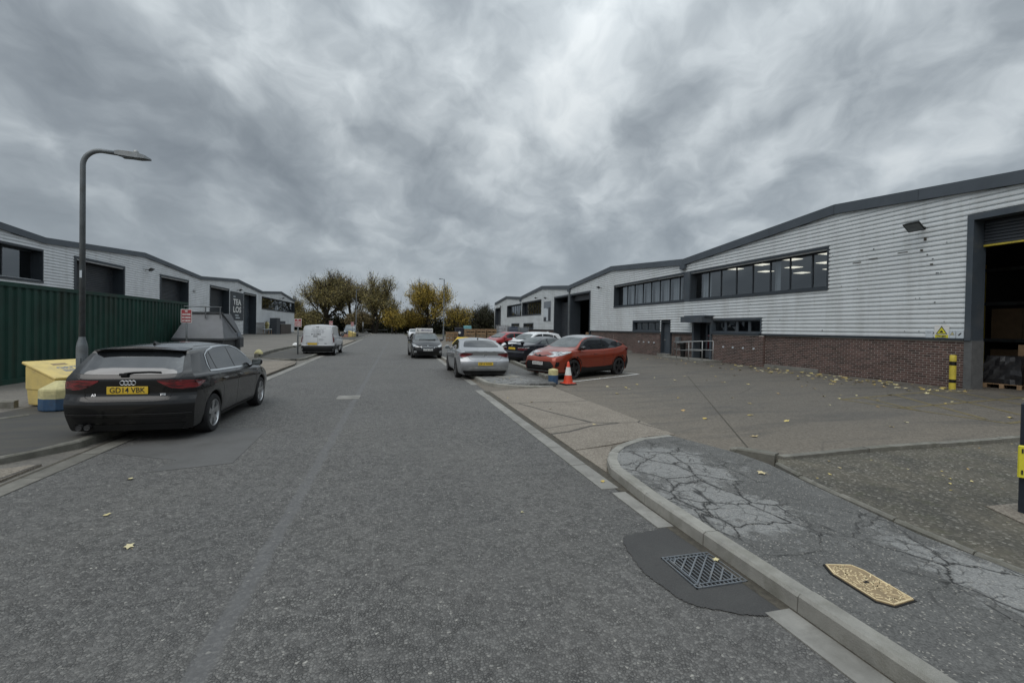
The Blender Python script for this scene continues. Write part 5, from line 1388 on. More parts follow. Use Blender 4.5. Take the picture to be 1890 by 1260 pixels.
# ---- black hatchback estate in the foreground
def build_black_hatch():
    p = paint('paint_black', (0.0022, 0.0024, 0.0030), metal=0.0, rough=0.25, dirt=0.05)
    c = Car('parked_car', 'black five-door hatchback seen from behind, left wheels up on the pavement', 'car', HATCH, (-3.72, 10.0, 0.0), math.radians(89.2), p)
    g = M['car_glass']
    common_hatch(c, g)
    # tailgate window under the roof spoiler
    c.decal('rear_window', 'B', rounded([(-.665, 1.035), (-.4, 1.02), (.4, 1.02), (.665, 1.035), (.585, 1.325), (.3, 1.342), (-.3, 1.342), (-.585, 1.325)], .05), g)
    q = [(-1.335, 1.035), (-1.10, 1.022), (-1.145, 1.312), (-1.26, 1.265)]
    r = [(-1.065, 1.02), (-.19, .985), (-.235, 1.365), (-.7, 1.365), (-1.105, 1.322)]
    f = [(-.135, .982), (.80, .945), (.92, .965), (.62, 1.155), (.34, 1.30), (.10, 1.352), (-.18, 1.367)]
    for poly in (q, r, f): c.both('side_window', rounded(poly, .03), g)
    outline = [(-1.31, 1.275), (-1.37, 1.12), (-1.36, 1.02), (-1.1, 1.005), (0, .965), (.95, .935)]
    for s in 'RL':
        c.decal('chrome_trim', s, stripe(outline, .026), M['chrome'], off=.006, res=.05)
        c.decal('chrome_trim', s, stripe([(-1.31, 1.275), (-1.15, 1.335), (-.8, 1.380), (-.3, 1.385), (.1, 1.372), (.4, 1.305), (.72, 1.13)], .020), M['chrome'], off=.006, res=.05)
    # roof spoiler
    sp_ = MB(); ys = [-.60, -.52, -.3, 0, .3, .52, .60]
    tops, bots, fronts = [], [], []
    for y in ys:
        zt = 1.412 - .035 * (y / .6) ** 2
        k = .0 if abs(y) < .59 else .05
        fronts.append((-1.45, y, zt + .016)); tops.append((-1.80 + k, y, zt - .012)); bots.append((-1.66, y, zt - .055))
    nn = len(ys); sp_.add(fronts + tops + bots, [(i, i + 1, nn + i + 1, nn + i) for i in range(nn - 1)] + [(nn + i, nn + i + 1, 2 * nn + i + 1, 2 * nn + i) for i in range(nn - 1)] + [(2 * nn + i, 2 * nn + i + 1, i + 1, i) for i in range(nn - 1)] + [(0, nn, 2 * nn), (nn - 1, 3 * nn - 1, 2 * nn - 1)])
    sp_.build('roof_spoiler', p, c.root, smooth=35)
    tl = [(.36, .945), (.60, .945), (.80, .935), (.86, .90), (.85, .82), (.70, .80), (.56, .815), (.46, .865), (.37, .925)]
    c.mirror_y('tail_lamp', 'B', rounded(tl, .02), M['tail_red'], off=.007, res=.03)
    c.both('tail_lamp', rounded([(-1.99, .935), (-1.80, .915), (-1.78, .875), (-1.83, .835), (-1.99, .82)], .02), M['tail_red'], off=.007, res=.03)
    c.ring_badge('B', 0, .905, .031, .005, M['chrome'], 'badge', (-.069, -.023, .023, .069))
    c.plate('B', .795, 'GD14 VBK', True)
    c.word('B', 'A3', .43, .725, .05, M['chrome']); c.word('B', 'TFSI', -.44, .725, .042, M['chrome'])
    c.seam('B', [(-.56, .80), (-.54, .70), (-.48, .662), (-.2, .655), (.2, .655), (.48, .662), (.54, .70), (.56, .80)], .010)
    c.seam('B', [(-.70, 1.02), (-.60, .95)], .010); c.seam('B', [(.70, 1.02), (.60, .95)], .010)
    c.seam('B', [(-.36, .862), (-.2, .866), (.2, .866), (.36, .862)], .014)
    c.decal('bumper_insert', 'B', rounded([(-.74, .40), (.74, .40), (.66, .32), (-.66, .32)], .03), M['trim_black'], off=.004)
    c.decal('bumper_lip', 'B', rounded([(-.80, .455), (.80, .455), (.80, .443), (-.80, .443)], .004), paint('paint_black_edge', (.03, .03, .033)), off=.008)
    c.decal('diffuser', 'B', rounded([(-.72, .295), (.72, .295), (.66, .20), (-.66, .20)], .03), M['black_plastic'], off=.006)
    for dy in (.50, .60):
        MB().lathe([(.034, -.04), (.040, -.045), (.040, .12)], 16, (-2.045, dy, .265), 'X').build('exhaust_pipe', M['brake'], c.root, smooth=40)
    c.wiper('B', [(.06, 1.025), (-.05, 1.045), (-.24, 1.052), (-.40, 1.045)])
    MB().obox((-2.055, .06, 1.025), (.05, .10, .035)).build('wiper_arm_cover', M['trim_black'], c.root)
    for s in 'RL':
        c.seam(s, [(-.155, .965), (-.165, .6), (-.15, .33), (-.14, .26)]); c.seam(s, [(.98, .91), (.93, .75), (.90, .5), (.93, .30)])
        c.seam(s, [(-1.13, .99), (-1.06, .86), (-.93, .72), (-.90, .55), (-.93, .35)]); c.seam(s, [(-.93, .285), (0, .27), (.93, .285)])
        c.seam(s, [(-1.80, .80), (-1.72, .72), (-1.70, .66)]); c.seam(s, [(1.72, .83), (1.66, .6)])
        c.decal('sill_trim', s, rounded([(-.92, .262), (.92, .262), (.90, .215), (-.90, .215)], .01), M['black_plastic'], off=.006)
        c.seam(s, [(-1.62, .865), (-1.0, .857), (0, .825), (1.2, .785)], .006, name='crease_shade')  # dark strip painted on for the shade along the door crease
    c.seam('R', rounded([(-1.52, .90), (-1.36, .90), (-1.36, .77), (-1.52, .77)], .05) + [(-1.52, .86)], .005)
    c.handle(-.84, .845, p); c.handle(.02, .825, p)
    c.mirrors(.80, 1.0, p)
    c.fin(-1.22, M['trim_black'])
    c.mirror_y('headlamp', 'F', rounded([(.40, .64), (.82, .72), (.84, .66), (.50, .58)], .02), M['lamp_clear'])
    c.decal('grille', 'F', rounded([(-.36, .62), (.36, .62), (.28, .32), (-.28, .32)], .03), M['trim_black'])
    c.seam('T', [(-1.2, .50), (-.5, .53), (.35, .50)], .02, name='roof_rail'); c.seam('T', [(-1.2, -.50), (-.5, -.53), (.35, -.50)], .02, name='roof_rail')
    c.wheel_set(5, M['alloy'], .225, .70)
    return c

def build_silver_saloon():
    p = paint('paint_silver', (0.36, 0.37, 0.385), metal=0.55, rough=0.33)
    c = Car('parked_car', 'silver four-door coupe saloon seen from behind, right wheels on the verge', 'car', SALOON, (3.12, 17.95, 0.0), math.radians(89.5), p)
    g = M['car_glass']
    c.decal('windscreen', 'F', rounded([(-.68, 1.03), (0, 1.0), (.68, 1.03), (.53, 1.29), (.3, 1.318), (-.3, 1.318), (-.53, 1.29)], .03), g)
    c.decal('rear_window', 'B', rounded([(-.66, 1.105), (-.3, 1.10), (.3, 1.10), (.66, 1.105), (.54, 1.29), (.3, 1.325), (-.3, 1.325), (-.54, 1.29)], .06), g)
    for poly in ([(-1.50, 1.07), (-.98, 1.03), (-.25, .995), (-.29, 1.325), (-.6, 1.31), (-1.0, 1.25), (-1.35, 1.15)], [(-.20, .992), (.98, .955), (1.02, .975), (.55, 1.23), (.25, 1.31), (-.05, 1.335), (-.24, 1.33)]):
        c.both('side_window', rounded(poly, .04), g)
    tl = [(.43, .905), (.60, .935), (.78, .93), (.87, .90), (.86, .80), (.76, .775), (.66, .80), (.56, .835), (.44, .87)]
    c.mirror_y('tail_lamp', 'B', rounded(tl, .03), M['tail_red'], off=.007, res=.03)
    c.both('tail_lamp', rounded([(-2.33, .915), (-2.02, .90), (-2.05, .85), (-2.16, .815), (-2.33, .80)], .03), M['tail_red'], off=.007, res=.03)
    c.ring_badge('B', 0, .845, .052, .007, M['chrome'])
    loc, nor = c.hit('B', 0, .845); MB().lathe([(.0005, -.005), (.046, -.004), (.046, .01)], 20, tuple(loc), 'X').build('badge_disc', M['brake'], c.root)
    c.word('B', 'W', 0, .832, .055, M['chrome']); c.word('B', 'V', 0, .862, .045, M['chrome'])
    c.plate('B', .565, 'DP14 WWK', True)
    c.seam('B', [(-.58, .80), (-.52, .72), (-.46, .695), (.46, .695), (.52, .72), (.58, .80)], .009)
    c.decal('bumper_recess_shade', 'B', rounded([(-.42, .635), (.42, .635), (.36, .50), (-.36, .50)], .03), paint('silver_recess_shade', (.30, .31, .32), .5, .35), off=.002)  # flat panel in darker silver, shade of the recess put into the paint
    c.decal('chrome_strip', 'B', rounded([(-.84, .445), (.84, .445), (.84, .425), (-.84, .425)], .005), M['chrome'], off=.009)
    c.decal('lower_valance', 'B', rounded([(-.78, .33), (.78, .33), (.70, .20), (-.70, .20)], .04), M['black_plastic'], off=.006)
    # lip along the boot lid
    c.decal('boot_lip', 'B', stripe([(-.70, .972), (-.4, .985), (0, .99), (.4, .985), (.70, .972)], .018), M['trim_black'], off=.003)
    for s in 'RL':
        c.seam(s, [(-.22, .99), (-.235, .6), (-.21, .28)]); c.seam(s, [(1.05, .94), (1.0, .7), (.97, .45), (1.0, .3)])
        c.seam(s, [(-1.2, 1.04), (-1.1, .85), (-.95, .7), (-.93, .5), (-.95, .35)]); c.seam(s, [(-1.75, .82), (-.5, .80), (1.2, .74)], .006, name='crease_shade')  # the long crease is a flat dark strip, its shade painted in
        c.seam(s, [(-.93, .285), (.95, .285)])
        c.decal('chrome_trim', s, stripe([(-1.55, 1.06), (-.98, 1.012), (-.2, .975), (1.0, .94)], .014), M['chrome'], off=.006)
    c.handle(-.92, .87, p); c.handle(.05, .85, p); c.mirrors(.86, 1.0, p); c.fin(-.72, M['trim_black'])
    c.decal('grille', 'F', rounded([(-.5, .66), (.5, .66), (.42, .56), (-.42, .56)], .02), M['trim_black'])
    c.mirror_y('headlamp', 'F', rounded([(.46, .60), (.84, .70), (.85, .62), (.54, .55)], .02), M['lamp_clear'])
    c.wheel_set(10, M['alloy_black'], .235, .72)
    return c

def family_front(c, g, plate, dz=0.0, fog=True, grille_chrome=True):
    c.decal('windscreen', 'F', rounded([(-.67, 1.065 + dz), (-.35, 1.035 + dz), (.35, 1.035 + dz), (.67, 1.065 + dz), (.545, 1.345 + dz), (.3, 1.37 + dz), (-.3, 1.37 + dz), (-.545, 1.345 + dz)], .04), g)
    c.mirror_y('headlamp', 'F', rounded([(.40, .655), (.62, .745), (.80, .845), (.85, .80), (.80, .70), (.60, .655)], .02), M['lamp_clear'], off=.006, res=.03)
    if grille_chrome: c.decal('grille_surround', 'F', rounded([(-.42, .70), (-.2, .675), (.2, .675), (.42, .70), (.36, .60), (.25, .575), (-.25, .575), (-.36, .60)], .02), M['chrome'], off=.005)
    c.decal('grille', 'F', rounded([(-.385, .685), (-.2, .660), (.2, .660), (.385, .685), (.335, .612), (.25, .592), (-.25, .592), (-.335, .612)], .02), M['trim_black'], off=.009)
    c.decal('lower_intake', 'F', rounded([(-.58, .44), (.58, .44), (.52, .26), (-.52, .26)], .03), M['trim_black'], off=.004)
    if fog: c.mirror_y('fog_lamp', 'F', rounded([(.62, .44), (.76, .46), (.76, .34), (.64, .33)], .02), M['lamp_clear'], off=.006)
    c.plate('F', .505, plate, False)
    c.wiper('F', [(.55, 1.06 + dz), (.1, 1.05 + dz), (-.4, 1.06 + dz)]); 

def family_sides(c, g, p, dz=0.0):
    for poly in ([(-1.42, 1.09 + dz), (-1.05, 1.06 + dz), (-1.10, 1.30 + dz), (-1.25, 1.26 + dz)], [(-1.01, 1.055 + dz), (-.16, 1.015 + dz), (-.20, 1.37 + dz), (-.7, 1.36 + dz), (-1.06, 1.31 + dz)], [(-.10, 1.012 + dz), (.92, .975 + dz), (.95, .995 + dz), (.5, 1.24 + dz), (.22, 1.345 + dz), (-.14, 1.372 + dz)]):
        c.both('side_window', rounded(poly, .03), g)
    for s in 'RL':
        c.seam(s, [(-.13, 1.0 + dz), (-.14, .6), (-.12, .28)]); c.seam(s, [(.98, .94 + dz), (.94, .7), (.93, .35)])
        c.seam(s, [(-1.15, 1.03 + dz), (-1.05, .85), (-.95, .7), (-.93, .35)])
    c.handle(-.86, .90 + dz, p); c.handle(.05, .875 + dz, p); c.mirrors(.82, 1.035 + dz, p)
    c.decal('rear_window', 'B', rounded([(-.62, 1.10 + dz), (.62, 1.10 + dz), (.52, 1.34 + dz), (-.52, 1.34 + dz)], .04), g)
    c.mirror_y('tail_lamp', 'B', rounded([(.52, .98), (.84, 1.0), (.86, .82), (.66, .83)], .03), M['tail_red'])

def build_learner_car():
    p = paint('paint_graphite', (0.012, 0.0125, 0.014), metal=0.1, rough=0.28, dirt=0.15)
    c = Car('parked_car', 'dark grey learner car facing the camera with a white driving-school roof sign', 'car', FAMILY, (1.86, 28.4, 0.0), math.radians(-88.0), p)
    g = M['car_glass_light']
    family_front(c, g, 'LT18 VTD'); family_sides(c, M['car_glass'], p)
    loc, _ = c.hit('T', -.05, 0)
    sg = MB().cbox(-.10, .0, -.52, .52, loc.z - .02, loc.z + .24, .02)
    o = sg.build('roof_sign', M['white_print'], c.root)
    lettering('L', .19, M['ink'], o, (.003, -.38, loc.z + .12), (0, 1, 0), (0, 0, 1), bold=.006)
    lettering('driving', .17, mat('sign_violet', (.10, .09, .20), .6), o, (.003, .12, loc.z + .13), (0, 1, 0), (0, 0, 1), bold=.003, width=.66)
    c.word('F', 'KIA', 0, .735, .035, M['chrome'])
    c.wheel_set(10, M['alloy_black'], .21, .66)
    return c

def build_white_van():
    p = paint('paint_van_white', (0.62, 0.64, 0.66), metal=0.0, rough=0.35, coat=.8)
    c = Car('parked_van', 'white panel van parked half on the pavement, back doors covered in lettering', 'van', VAN, (-4.17, 30.9, 0.0), math.radians(88.2), p)
    g = M['car_glass']
    c.decal('windscreen', 'F', rounded([(-.70, 1.19), (.70, 1.19), (.62, 1.66), (-.62, 1.66)], .04), g)
    c.both('side_window', rounded([(.20, 1.12), (1.18, 1.08), (1.2, 1.12), (.72, 1.50), (.55, 1.60), (.20, 1.62)], .04), g)
    # black bumper wraps the back corners
    c.decal('rear_bumper', 'B', rounded([(-.90, .60), (.90, .60), (.90, .24), (-.90, .24)], .03), M['black_plastic'], off=.012, res=.06)
    c.both('rear_bumper', rounded([(-2.12, .60), (-1.76, .60), (-1.72, .30), (-1.80, .24), (-2.12, .24)], .02), M['black_plastic'], off=.010)
    c.mirror_y('tail_lamp', 'B', rounded([(.80, 1.32), (.865, 1.30), (.895, .80), (.845, .78), (.82, 1.0)], .02), M['tail_red'], off=.008, res=.03)
    c.both('tail_lamp', rounded([(-2.06, 1.32), (-1.98, 1.28), (-1.96, .80), (-2.06, .78)], .02), lens_mat('tail_dark', (.05, .006, .008), (.012, .004, .005)), off=.008)
    c.decal('plate_recess_shade', 'B', rounded([(.62, .80), (-.06, .80), (-.06, .645), (.62, .645)], .05), paint('van_white_shade', (.42, .43, .44)), off=.003)  # no real hollow: greyer van white carries the shade round the plate
    c.plate('B', .70, '', True, y=.28)
    c.decal('door_handle', 'B', rounded([(.02, 1.155), (.24, 1.155), (.24, 1.115), (.02, 1.115)], .015), M['trim_black'], off=.014)
    c.decal('brake_lamp', 'B', rounded([(-.06, 1.70), (.10, 1.70), (.10, 1.672), (-.06, 1.672)], .01), M['trim_black'], off=.012)
    c.decal('door_catch', 'B', rounded([(-.50, .735), (-.38, .735), (-.38, .708), (-.50, .708)], .01), M['trim_black'], off=.012)
    c.seam('B', [(-.012, .62), (-.012, 1.74)], .010); c.seam('B', [(-.80, .64), (-.79, 1.2), (-.70, 1.70), (.70, 1.70), (.79, 1.2), (.80, .64)], .008)
    c.word('B', 'P-LORI', .09, 1.255, .115, M['ink'], .50)
    for z, w, y in ((1.60, .80, -.05), (1.53, .66, .02), (1.47, .62, -.02), (1.41, .78, .03), (1.355, .60, -.02)):      # small print too fine to read
        for k in range(4):
            ww = w / 4 * (.7 + .25 * ((k * 37 + int(z * 100)) % 7) / 7)
            c.decal('print_line', 'B', stripe([(y - w / 2 + w / 4 * k, z), (y - w / 2 + w / 4 * k + ww, z)], .018), M['ink_grey'], off=.005)
    for z, y0, y1 in ((1.135, .40, .66), (1.09, -.46, -.20), (.99, -.30, -.06), (.95, -.36, -.06), (.90, -.30, -.06)):
        c.decal('print_line', 'B', stripe([(y0, z), (y1, z)], .016), M['ink_grey'], off=.005)
    for s in 'RL':
        c.seam(s, [(.12, 1.62), (.12, .9), (.14, .28)]); c.seam(s, [(1.22, 1.05), (1.16, .7), (1.0, .5), (.97, .3)])
        c.decal('side_rub_strip', s, stripe([(-.92, .52), (.9, .52)], .07), M['black_plastic'], off=.008)
        c.seam(s, [(-.85, 1.62), (-.85, .3)])
    c.handle(.30, 1.0, M['trim_black']); c.mirrors(.98, 1.20, M['black_plastic'], size=(.10, .20, .24))
    c.mirror_y('headlamp', 'F', rounded([(.46, .74), (.80, .92), (.85, .80), (.6, .68)], .02), M['lamp_clear'])
    c.decal('grille', 'F', rounded([(-.5, .66), (.5, .66), (.44, .44), (-.44, .44)], .02), M['trim_black'])
    c.wheel_set(5, M['alloy'], .205, .66)
    return c

def build_orange_crossover():
    p = paint('paint_orange_red', (0.27, 0.040, 0.017), metal=0.35, rough=0.30, dirt=0.3)
    c = Car('parked_car', 'orange-red crossover with black roof pillars, nose towards the road beside the cone', 'car', CROSS, (7.04, 16.56, .04), math.radians(206.0), p)
    g = M['car_glass']; bk = paint('paint_gloss_black', (.008, .008, .009))
    c.decal('roof_panel', 'T', rounded([(-1.62, -.47), (-1.62, .47), (-.9, .53), (0, .55), (.46, .55), (.52, .4), (.54, 0), (.52, -.4), (.46, -.55), (0, -.55), (-.9, -.53)], .05), paint('roof_grey', (.30, .31, .32), .4, .3), off=.004, res=.08)
    c.decal('windscreen', 'F', rounded([(-.68, 1.125), (-.35, 1.10), (.35, 1.10), (.68, 1.125), (.53, 1.44), (.3, 1.47), (-.3, 1.47), (-.53, 1.44)], .04), M['car_glass_light'])
    # black band of roof pillars round the glass
    c.both('pillar_trim', [(-1.62, 1.20), (-1.42, 1.14), (-1.05, 1.075), (-.1, 1.03), (1.08, 1.02), (.55, 1.40), (.25, 1.49), (-.2, 1.515), (-.8, 1.48), (-1.2, 1.395), (-1.50, 1.30)], bk, off=.003)
    c.both('side_window', rounded([(-1.36, 1.165), (-1.0, 1.085), (-.46, 1.06), (-.50, 1.455), (-.85, 1.435), (-1.15, 1.37), (-1.33, 1.28)], .04), g, off=.007)
    c.both('side_window', rounded([(-.40, 1.058), (.88, 1.035), (.92, 1.05), (.48, 1.36), (.2, 1.455), (-.1, 1.478), (-.44, 1.46)], .03), g, off=.007)
    c.decal('rear_window', 'B', rounded([(-.55, 1.13), (.55, 1.13), (.5, 1.17), (-.5, 1.17)], .02), g)
    hl = [(.30, .815), (.50, .845), (.70, .93), (.84, .985), (.87, .93), (.80, .83), (.62, .785), (.45, .785)]
    c.mirror_y('headlamp', 'F', rounded(hl, .02), M['lamp_clear'], off=.007, res=.03)
    c.both('headlamp', rounded([(2.03, .93), (1.55, .985), (1.62, .93), (1.95, .84), (2.04, .83)], .02), M['lamp_clear'], off=.006, res=.03)
    c.decal('grille', 'F', stripe([(-.34, .835), (-.12, .80), (0, .79), (.12, .80), (.34, .835)], .035), M['trim_black'], off=.006, res=.03)
    loc, nor = c.hit('F', 0, .80); MB().lathe([(.06, -.01), (.06, .012), (.052, .018), (.0005, .018)], 20, tuple(loc), 'X').build('badge', M['brake'], c.root, smooth=30)
    c.decal('lower_grille', 'F', rounded([(-.58, .625), (.58, .625), (.70, .48), (.62, .34), (-.62, .34), (-.70, .48)], .04), M['black_plastic'], off=.006)
    for k in range(4): c.decal('grille_bar', 'F', stripe([(-.55, .40 + .055 * k), (.55, .40 + .055 * k)], .012), M['brake'], off=.014)
    c.decal('front_lip', 'F', rounded([(-.78, .335), (.78, .335), (.72, .24), (-.72, .24)], .03), M['black_plastic'], off=.008)
    c.decal('lip_edge', 'F', stripe([(-.70, .30), (.70, .30)], .018), M['galv_light'], off=.014)
    c.mirror_y('fog_lamp_slot', 'F', rounded([(.76, .62), (.81, .61), (.79, .47), (.745, .44)], .015), M['trim_black'], off=.010)
    c.plate('F', .55, 'DU16 HTP', False)
    for a in (-1.32, 1.32): c.arch_trim(a, .395, .465, M['black_plastic'])
    for s in 'RL':
        c.decal('sill_cladding', s, rounded([(-.93, .44), (-.5, .40), (.5, .385), (.93, .42), (.93, .23), (-.93, .23)], .03), M['black_plastic'], off=.008)
        c.seam(s, [(-.40, 1.05), (-.42, .7), (-.36, .42)]); c.seam(s, [(1.03, 1.0), (.96, .8), (.90, .55), (.93, .45)]); c.seam(s, [(-1.05, 1.07), (-.98, .9), (-.88, .65), (-.90, .45)])
        c.seam(s, [(-1.55, .90), (-.9, .80), (0, .74), (.85, .72)], .006, name='crease_shade')  # shade of the side crease painted as a thin dark strip
        c.decal('rear_bumper', s, rounded([(-2.02, .80), (-1.80, .74), (-1.76, .40), (-1.84, .26), (-2.05, .28)], .03), M['black_plastic'], off=.009)
        c.decal('tail_lamp', s, rounded([(-2.02, 1.06), (-1.72, 1.02), (-1.80, .97), (-2.02, .95)], .02), M['tail_red'], off=.012)
    c.decal('rear_bumper', 'B', rounded([(-.82, .55), (.82, .55), (.78, .25), (-.78, .25)], .03), M['black_plastic'], off=.009)
    c.handle(.10, .89, p); c.mirrors(.88, 1.09, bk)
    # roof-edge and tail spoiler
    MB().add([(-1.95, -.62, 1.225), (-1.95, .62, 1.225), (-2.16, .58, 1.18), (-2.16, -.58, 1.18), (-1.95, -.62, 1.18), (-1.95, .62, 1.18), (-2.14, .58, 1.155), (-2.14, -.58, 1.155)], [(0, 1, 2, 3), (3, 2, 6, 7), (4, 7, 6, 5), (0, 3, 7, 4), (1, 5, 6, 2)]).build('tail_spoiler', bk, c.root)
    c.mirror_y('tail_lamp', 'B', rounded([(.48, 1.06), (.86, 1.04), (.84, .96), (.6, .97)], .02), M['tail_red'])
    c.wheel_set(5, M['alloy_black'], .225, .74)
    return c

def build_navy_coupe():
    p = paint('paint_navy', (0.0065, 0.0075, 0.015), metal=0.1, rough=0.3, dirt=0.12)
    c = Car('parked_car', 'dark navy older coupe with boot spoiler, tail towards the road, behind the orange-red crossover', 'car', COUPE, (7.75, 22.7, .05), math.radians(24.0), p)
    g = M['car_glass_light']
    c.decal('rear_window', 'B', rounded([(-.60, 1.075), (.60, 1.075), (.50, 1.27), (-.50, 1.27)], .05), g)
    c.decal('windscreen', 'F', rounded([(-.62, 1.0), (.62, 1.0), (.50, 1.25), (-.50, 1.25)], .04), g)
    c.both('side_window', rounded([(-1.12, 1.02), (-.62, .985), (-.66, 1.27), (-.85, 1.22)], .03), g); c.both('side_window', rounded([(-.56, .983), (.72, .945), (.40, 1.17), (.12, 1.275), (-.3, 1.30), (-.59, 1.28)], .03), g)
    tl = [(.42, .845), (.82, .845), (.82, .715), (.42, .715)]
    c.mirror_y('tail_lamp', 'B', rounded(tl, .015), M['tail_red'], off=.007, res=.04)
    c.mirror_y('indicator_lamp', 'B', rounded([(.46, .845), (.82, .845), (.82, .800), (.46, .800)], .01), M['lamp_clear'], off=.011, res=.04)
    c.plate('B', .775, '', True)
    c.ring_badge('B', 0, .905, .032, .006, M['chrome'])
    c.decal('bumper_strip', 'B', stripe([(-.80, .56), (.80, .56)], .035), M['black_plastic'], off=.008); c.seam('B', [(-.82, .665), (.82, .665)], .012)
    c.decal('valance', 'B', rounded([(-.7, .34), (.7, .34), (.66, .22), (-.66, .22)], .02), M['black_plastic'], off=.006)
    w = MB()
    for s in (-1, 1): w.box(-2.20, -2.08, s * .60 - .03, s * .60 + .03, .96, 1.07)
    w.obox((-2.15, 0, 1.085), (.20, 1.34, .035), 0, 0, 0, math.radians(6)); w.obox((-2.15, .66, 1.05), (.18, .035, .07)); w.obox((-2.15, -.66, 1.05), (.18, .035, .07))
    w.build('boot_spoiler', p, c.root)
    for s in 'RL':
        c.seam(s, [(.80, .93), (.76, .6), (.78, .3)]); c.seam(s, [(-.60, .97), (-.62, .6), (-.58, .3)]); c.decal('side_rub_strip', s, stripe([(-.95, .52), (.95, .50)], .045), M['black_plastic'], off=.006)
    c.handle(-.46, .83, p); c.mirrors(.62, .985, p); c.wheel_set(10, M['alloy'], .205, .66)
    c.mirror_y('headlamp', 'F', rounded([(.36, .72), (.78, .70), (.78, .60), (.36, .61)], .02), M['lamp_clear'])
    return c

def raised(sp, k, kx=1.0):
    """the same shape with a taller cabin"""
    q = dict(sp)
    q['top'] = [(x * kx, z if z < 1.0 else 1.0 + (z - 1.0) * k) for x, z in sp['top']]
    q['belt'] = [(x * kx, z) for x, z in sp['belt']]; q['plan'] = [(x * kx, v) for x, v in sp['plan']]
    q['xr'], q['xf'] = sp['xr'] * kx, sp['xf'] * kx
    return q

def build_white_suv():
    p = paint('paint_white', (0.66, 0.67, 0.68), metal=0.0, rough=0.3)
    c = Car('parked_car', 'white five-door car nosed in behind the navy coupe', 'car', raised(FAMILY, 1.19), (8.55, 27.6, .06), math.radians(206.0), p, detail=1)
    family_front(c, M['car_glass_light'], '', dz=.045, fog=False, grille_chrome=False)
    family_sides(c, M['car_glass'], p, dz=.045)
    c.fin(-1.2, p); c.wheel_set(5, M['alloy'], .21, .68)
    return c

def build_red_car():
    p = paint('paint_red', (0.30, 0.020, 0.022), metal=0.1, rough=0.3)
    c = Car('parked_car', 'bright red hatchback, only its roof and bonnet showing behind the white five-door car', 'car', FAMILY, (8.3, 33.6, .07), math.radians(206.0), p, detail=1)
    family_front(c, M['car_glass_light'], '', fog=False, grille_chrome=False); family_sides(c, M['car_glass'], p)
    c.wheel_set(5, M['alloy'], .21, .66)
    return c

def build_far_white():
    p = paint('paint_far_white', (0.62, 0.63, 0.64), rough=.3)
    c = Car('parked_car', 'small distant white car facing the camera beyond the learner car', 'car', FAMILY, (3.05, 70.0, 0.0), math.radians(-90.0), p, detail=1)
    family_front(c, M['car_glass_light'], '', fog=False, grille_chrome=False); family_sides(c, M['car_glass'], p); c.wheel_set(5, M['alloy_black'], .21, .66)
    return c

def build_far_van():
    p = paint('paint_blue_grey', (0.045, 0.060, 0.075), metal=.2, rough=.3)
    c = Car('parked_van', 'blue-grey van facing the road far off on the left, red notice in front of it', 'van', VAN, (-6.3, 76.0, .12), math.radians(-92.0), p, detail=1)
    c.decal('windscreen', 'F', rounded([(-.70, 1.19), (.70, 1.19), (.62, 1.66), (-.62, 1.66)], .04), M['car_glass_light'])
    c.both('side_window', rounded([(.20, 1.12), (1.18, 1.08), (.72, 1.50), (.55, 1.60), (.20, 1.62)], .04), M['car_glass'])
    c.mirror_y('headlamp', 'F', rounded([(.46, .74), (.80, .92), (.85, .80), (.6, .68)], .02), M['lamp_clear'])
    c.decal('grille', 'F', rounded([(-.5, .66), (.5, .66), (.44, .44), (-.44, .44)], .02), M['trim_black']); c.plate('F', .52, '', False)
    c.mirrors(.98, 1.20, M['black_plastic'], size=(.10, .20, .24)); c.wheel_set(5, M['alloy_black'], .205, .66)
    return c

CARS = [build_black_hatch(), build_silver_saloon(), build_learner_car(), build_white_van(), build_orange_crossover(), build_navy_coupe(), build_white_suv(), build_red_car(), build_far_white(), build_far_van()]
# ------------------------------------------------------------------ street furniture and yard things
# ---- near lamp column
def near_lamp():
    x, y, z = -5.74, 10.55, .10
    r = thing('street_lamp', 'tall grey lamp column with a bent arm beside the green container', 'street lamp', (x, y, z))
    MB().lathe([(.088, 0), (.088, 1.20), (.076, 1.28), (.054, 1.36), (.050, 1.40)], 16).build('base_sleeve', M['galv'], r, smooth=40)
    path = [(0, 0, 1.36), (0, 0, 4.66)] + [(.30 - .30 * math.cos(t), 0, 4.66 + .30 * math.sin(t)) for t in [math.pi / 2 * k / 8 for k in range(1, 9)]] + [(.56, 0, 4.94)]
    MB().tube(path, [.048] + [.043] * (len(path) - 1), 12).build('column', M['galv'], r, smooth=True)
    MB().box(-.03, .03, -.104, -.096, .45, 1.0).build('door_plate', M['galv'], r)
    MB().box(-.012, .022, -.062, -.052, 2.52, 2.66).build('number_tag', M['poster_white'], r)
    h = MB(); ps = []
    secs = [(.52, .05, .040, 4.975), (.60, .075, .055, 4.98), (.76, .10, .062, 4.97), (.92, .10, .058, 4.955), (1.03, .08, .035, 4.925), (1.10, .05, .012, 4.885)]
    for (xx, w, t, zt) in secs: ps.append([(xx, -w, zt - t * 1.5), (xx, w, zt - t * 1.5), (xx, w * .8, zt + .012), (xx, -w * .8, zt + .012)])
    for a, b in zip(ps[:-1], ps[1:]): h.add(a + b, [(0, 1, 5, 4), (1, 2, 6, 5), (2, 3, 7, 6), (3, 0, 4, 7)])
    h.add(ps[0], [(3, 2, 1, 0)]); h.add(ps[-1], [(0, 1, 2, 3)])
    lh = h.build('lamp_head', M['galv'], r); MB().lathe([(.045, 4.985), (.045, 5.01), (.032, 5.03), (.0005, 5.033)], 12, (.86, 0, 0)).build('photocell', M['galv_light'], lh, smooth=40)
    MB().box(.64, .96, -.07, .07, 4.868, 4.876).build('lamp_glass', M['poster_grey'], lh)
near_lamp()
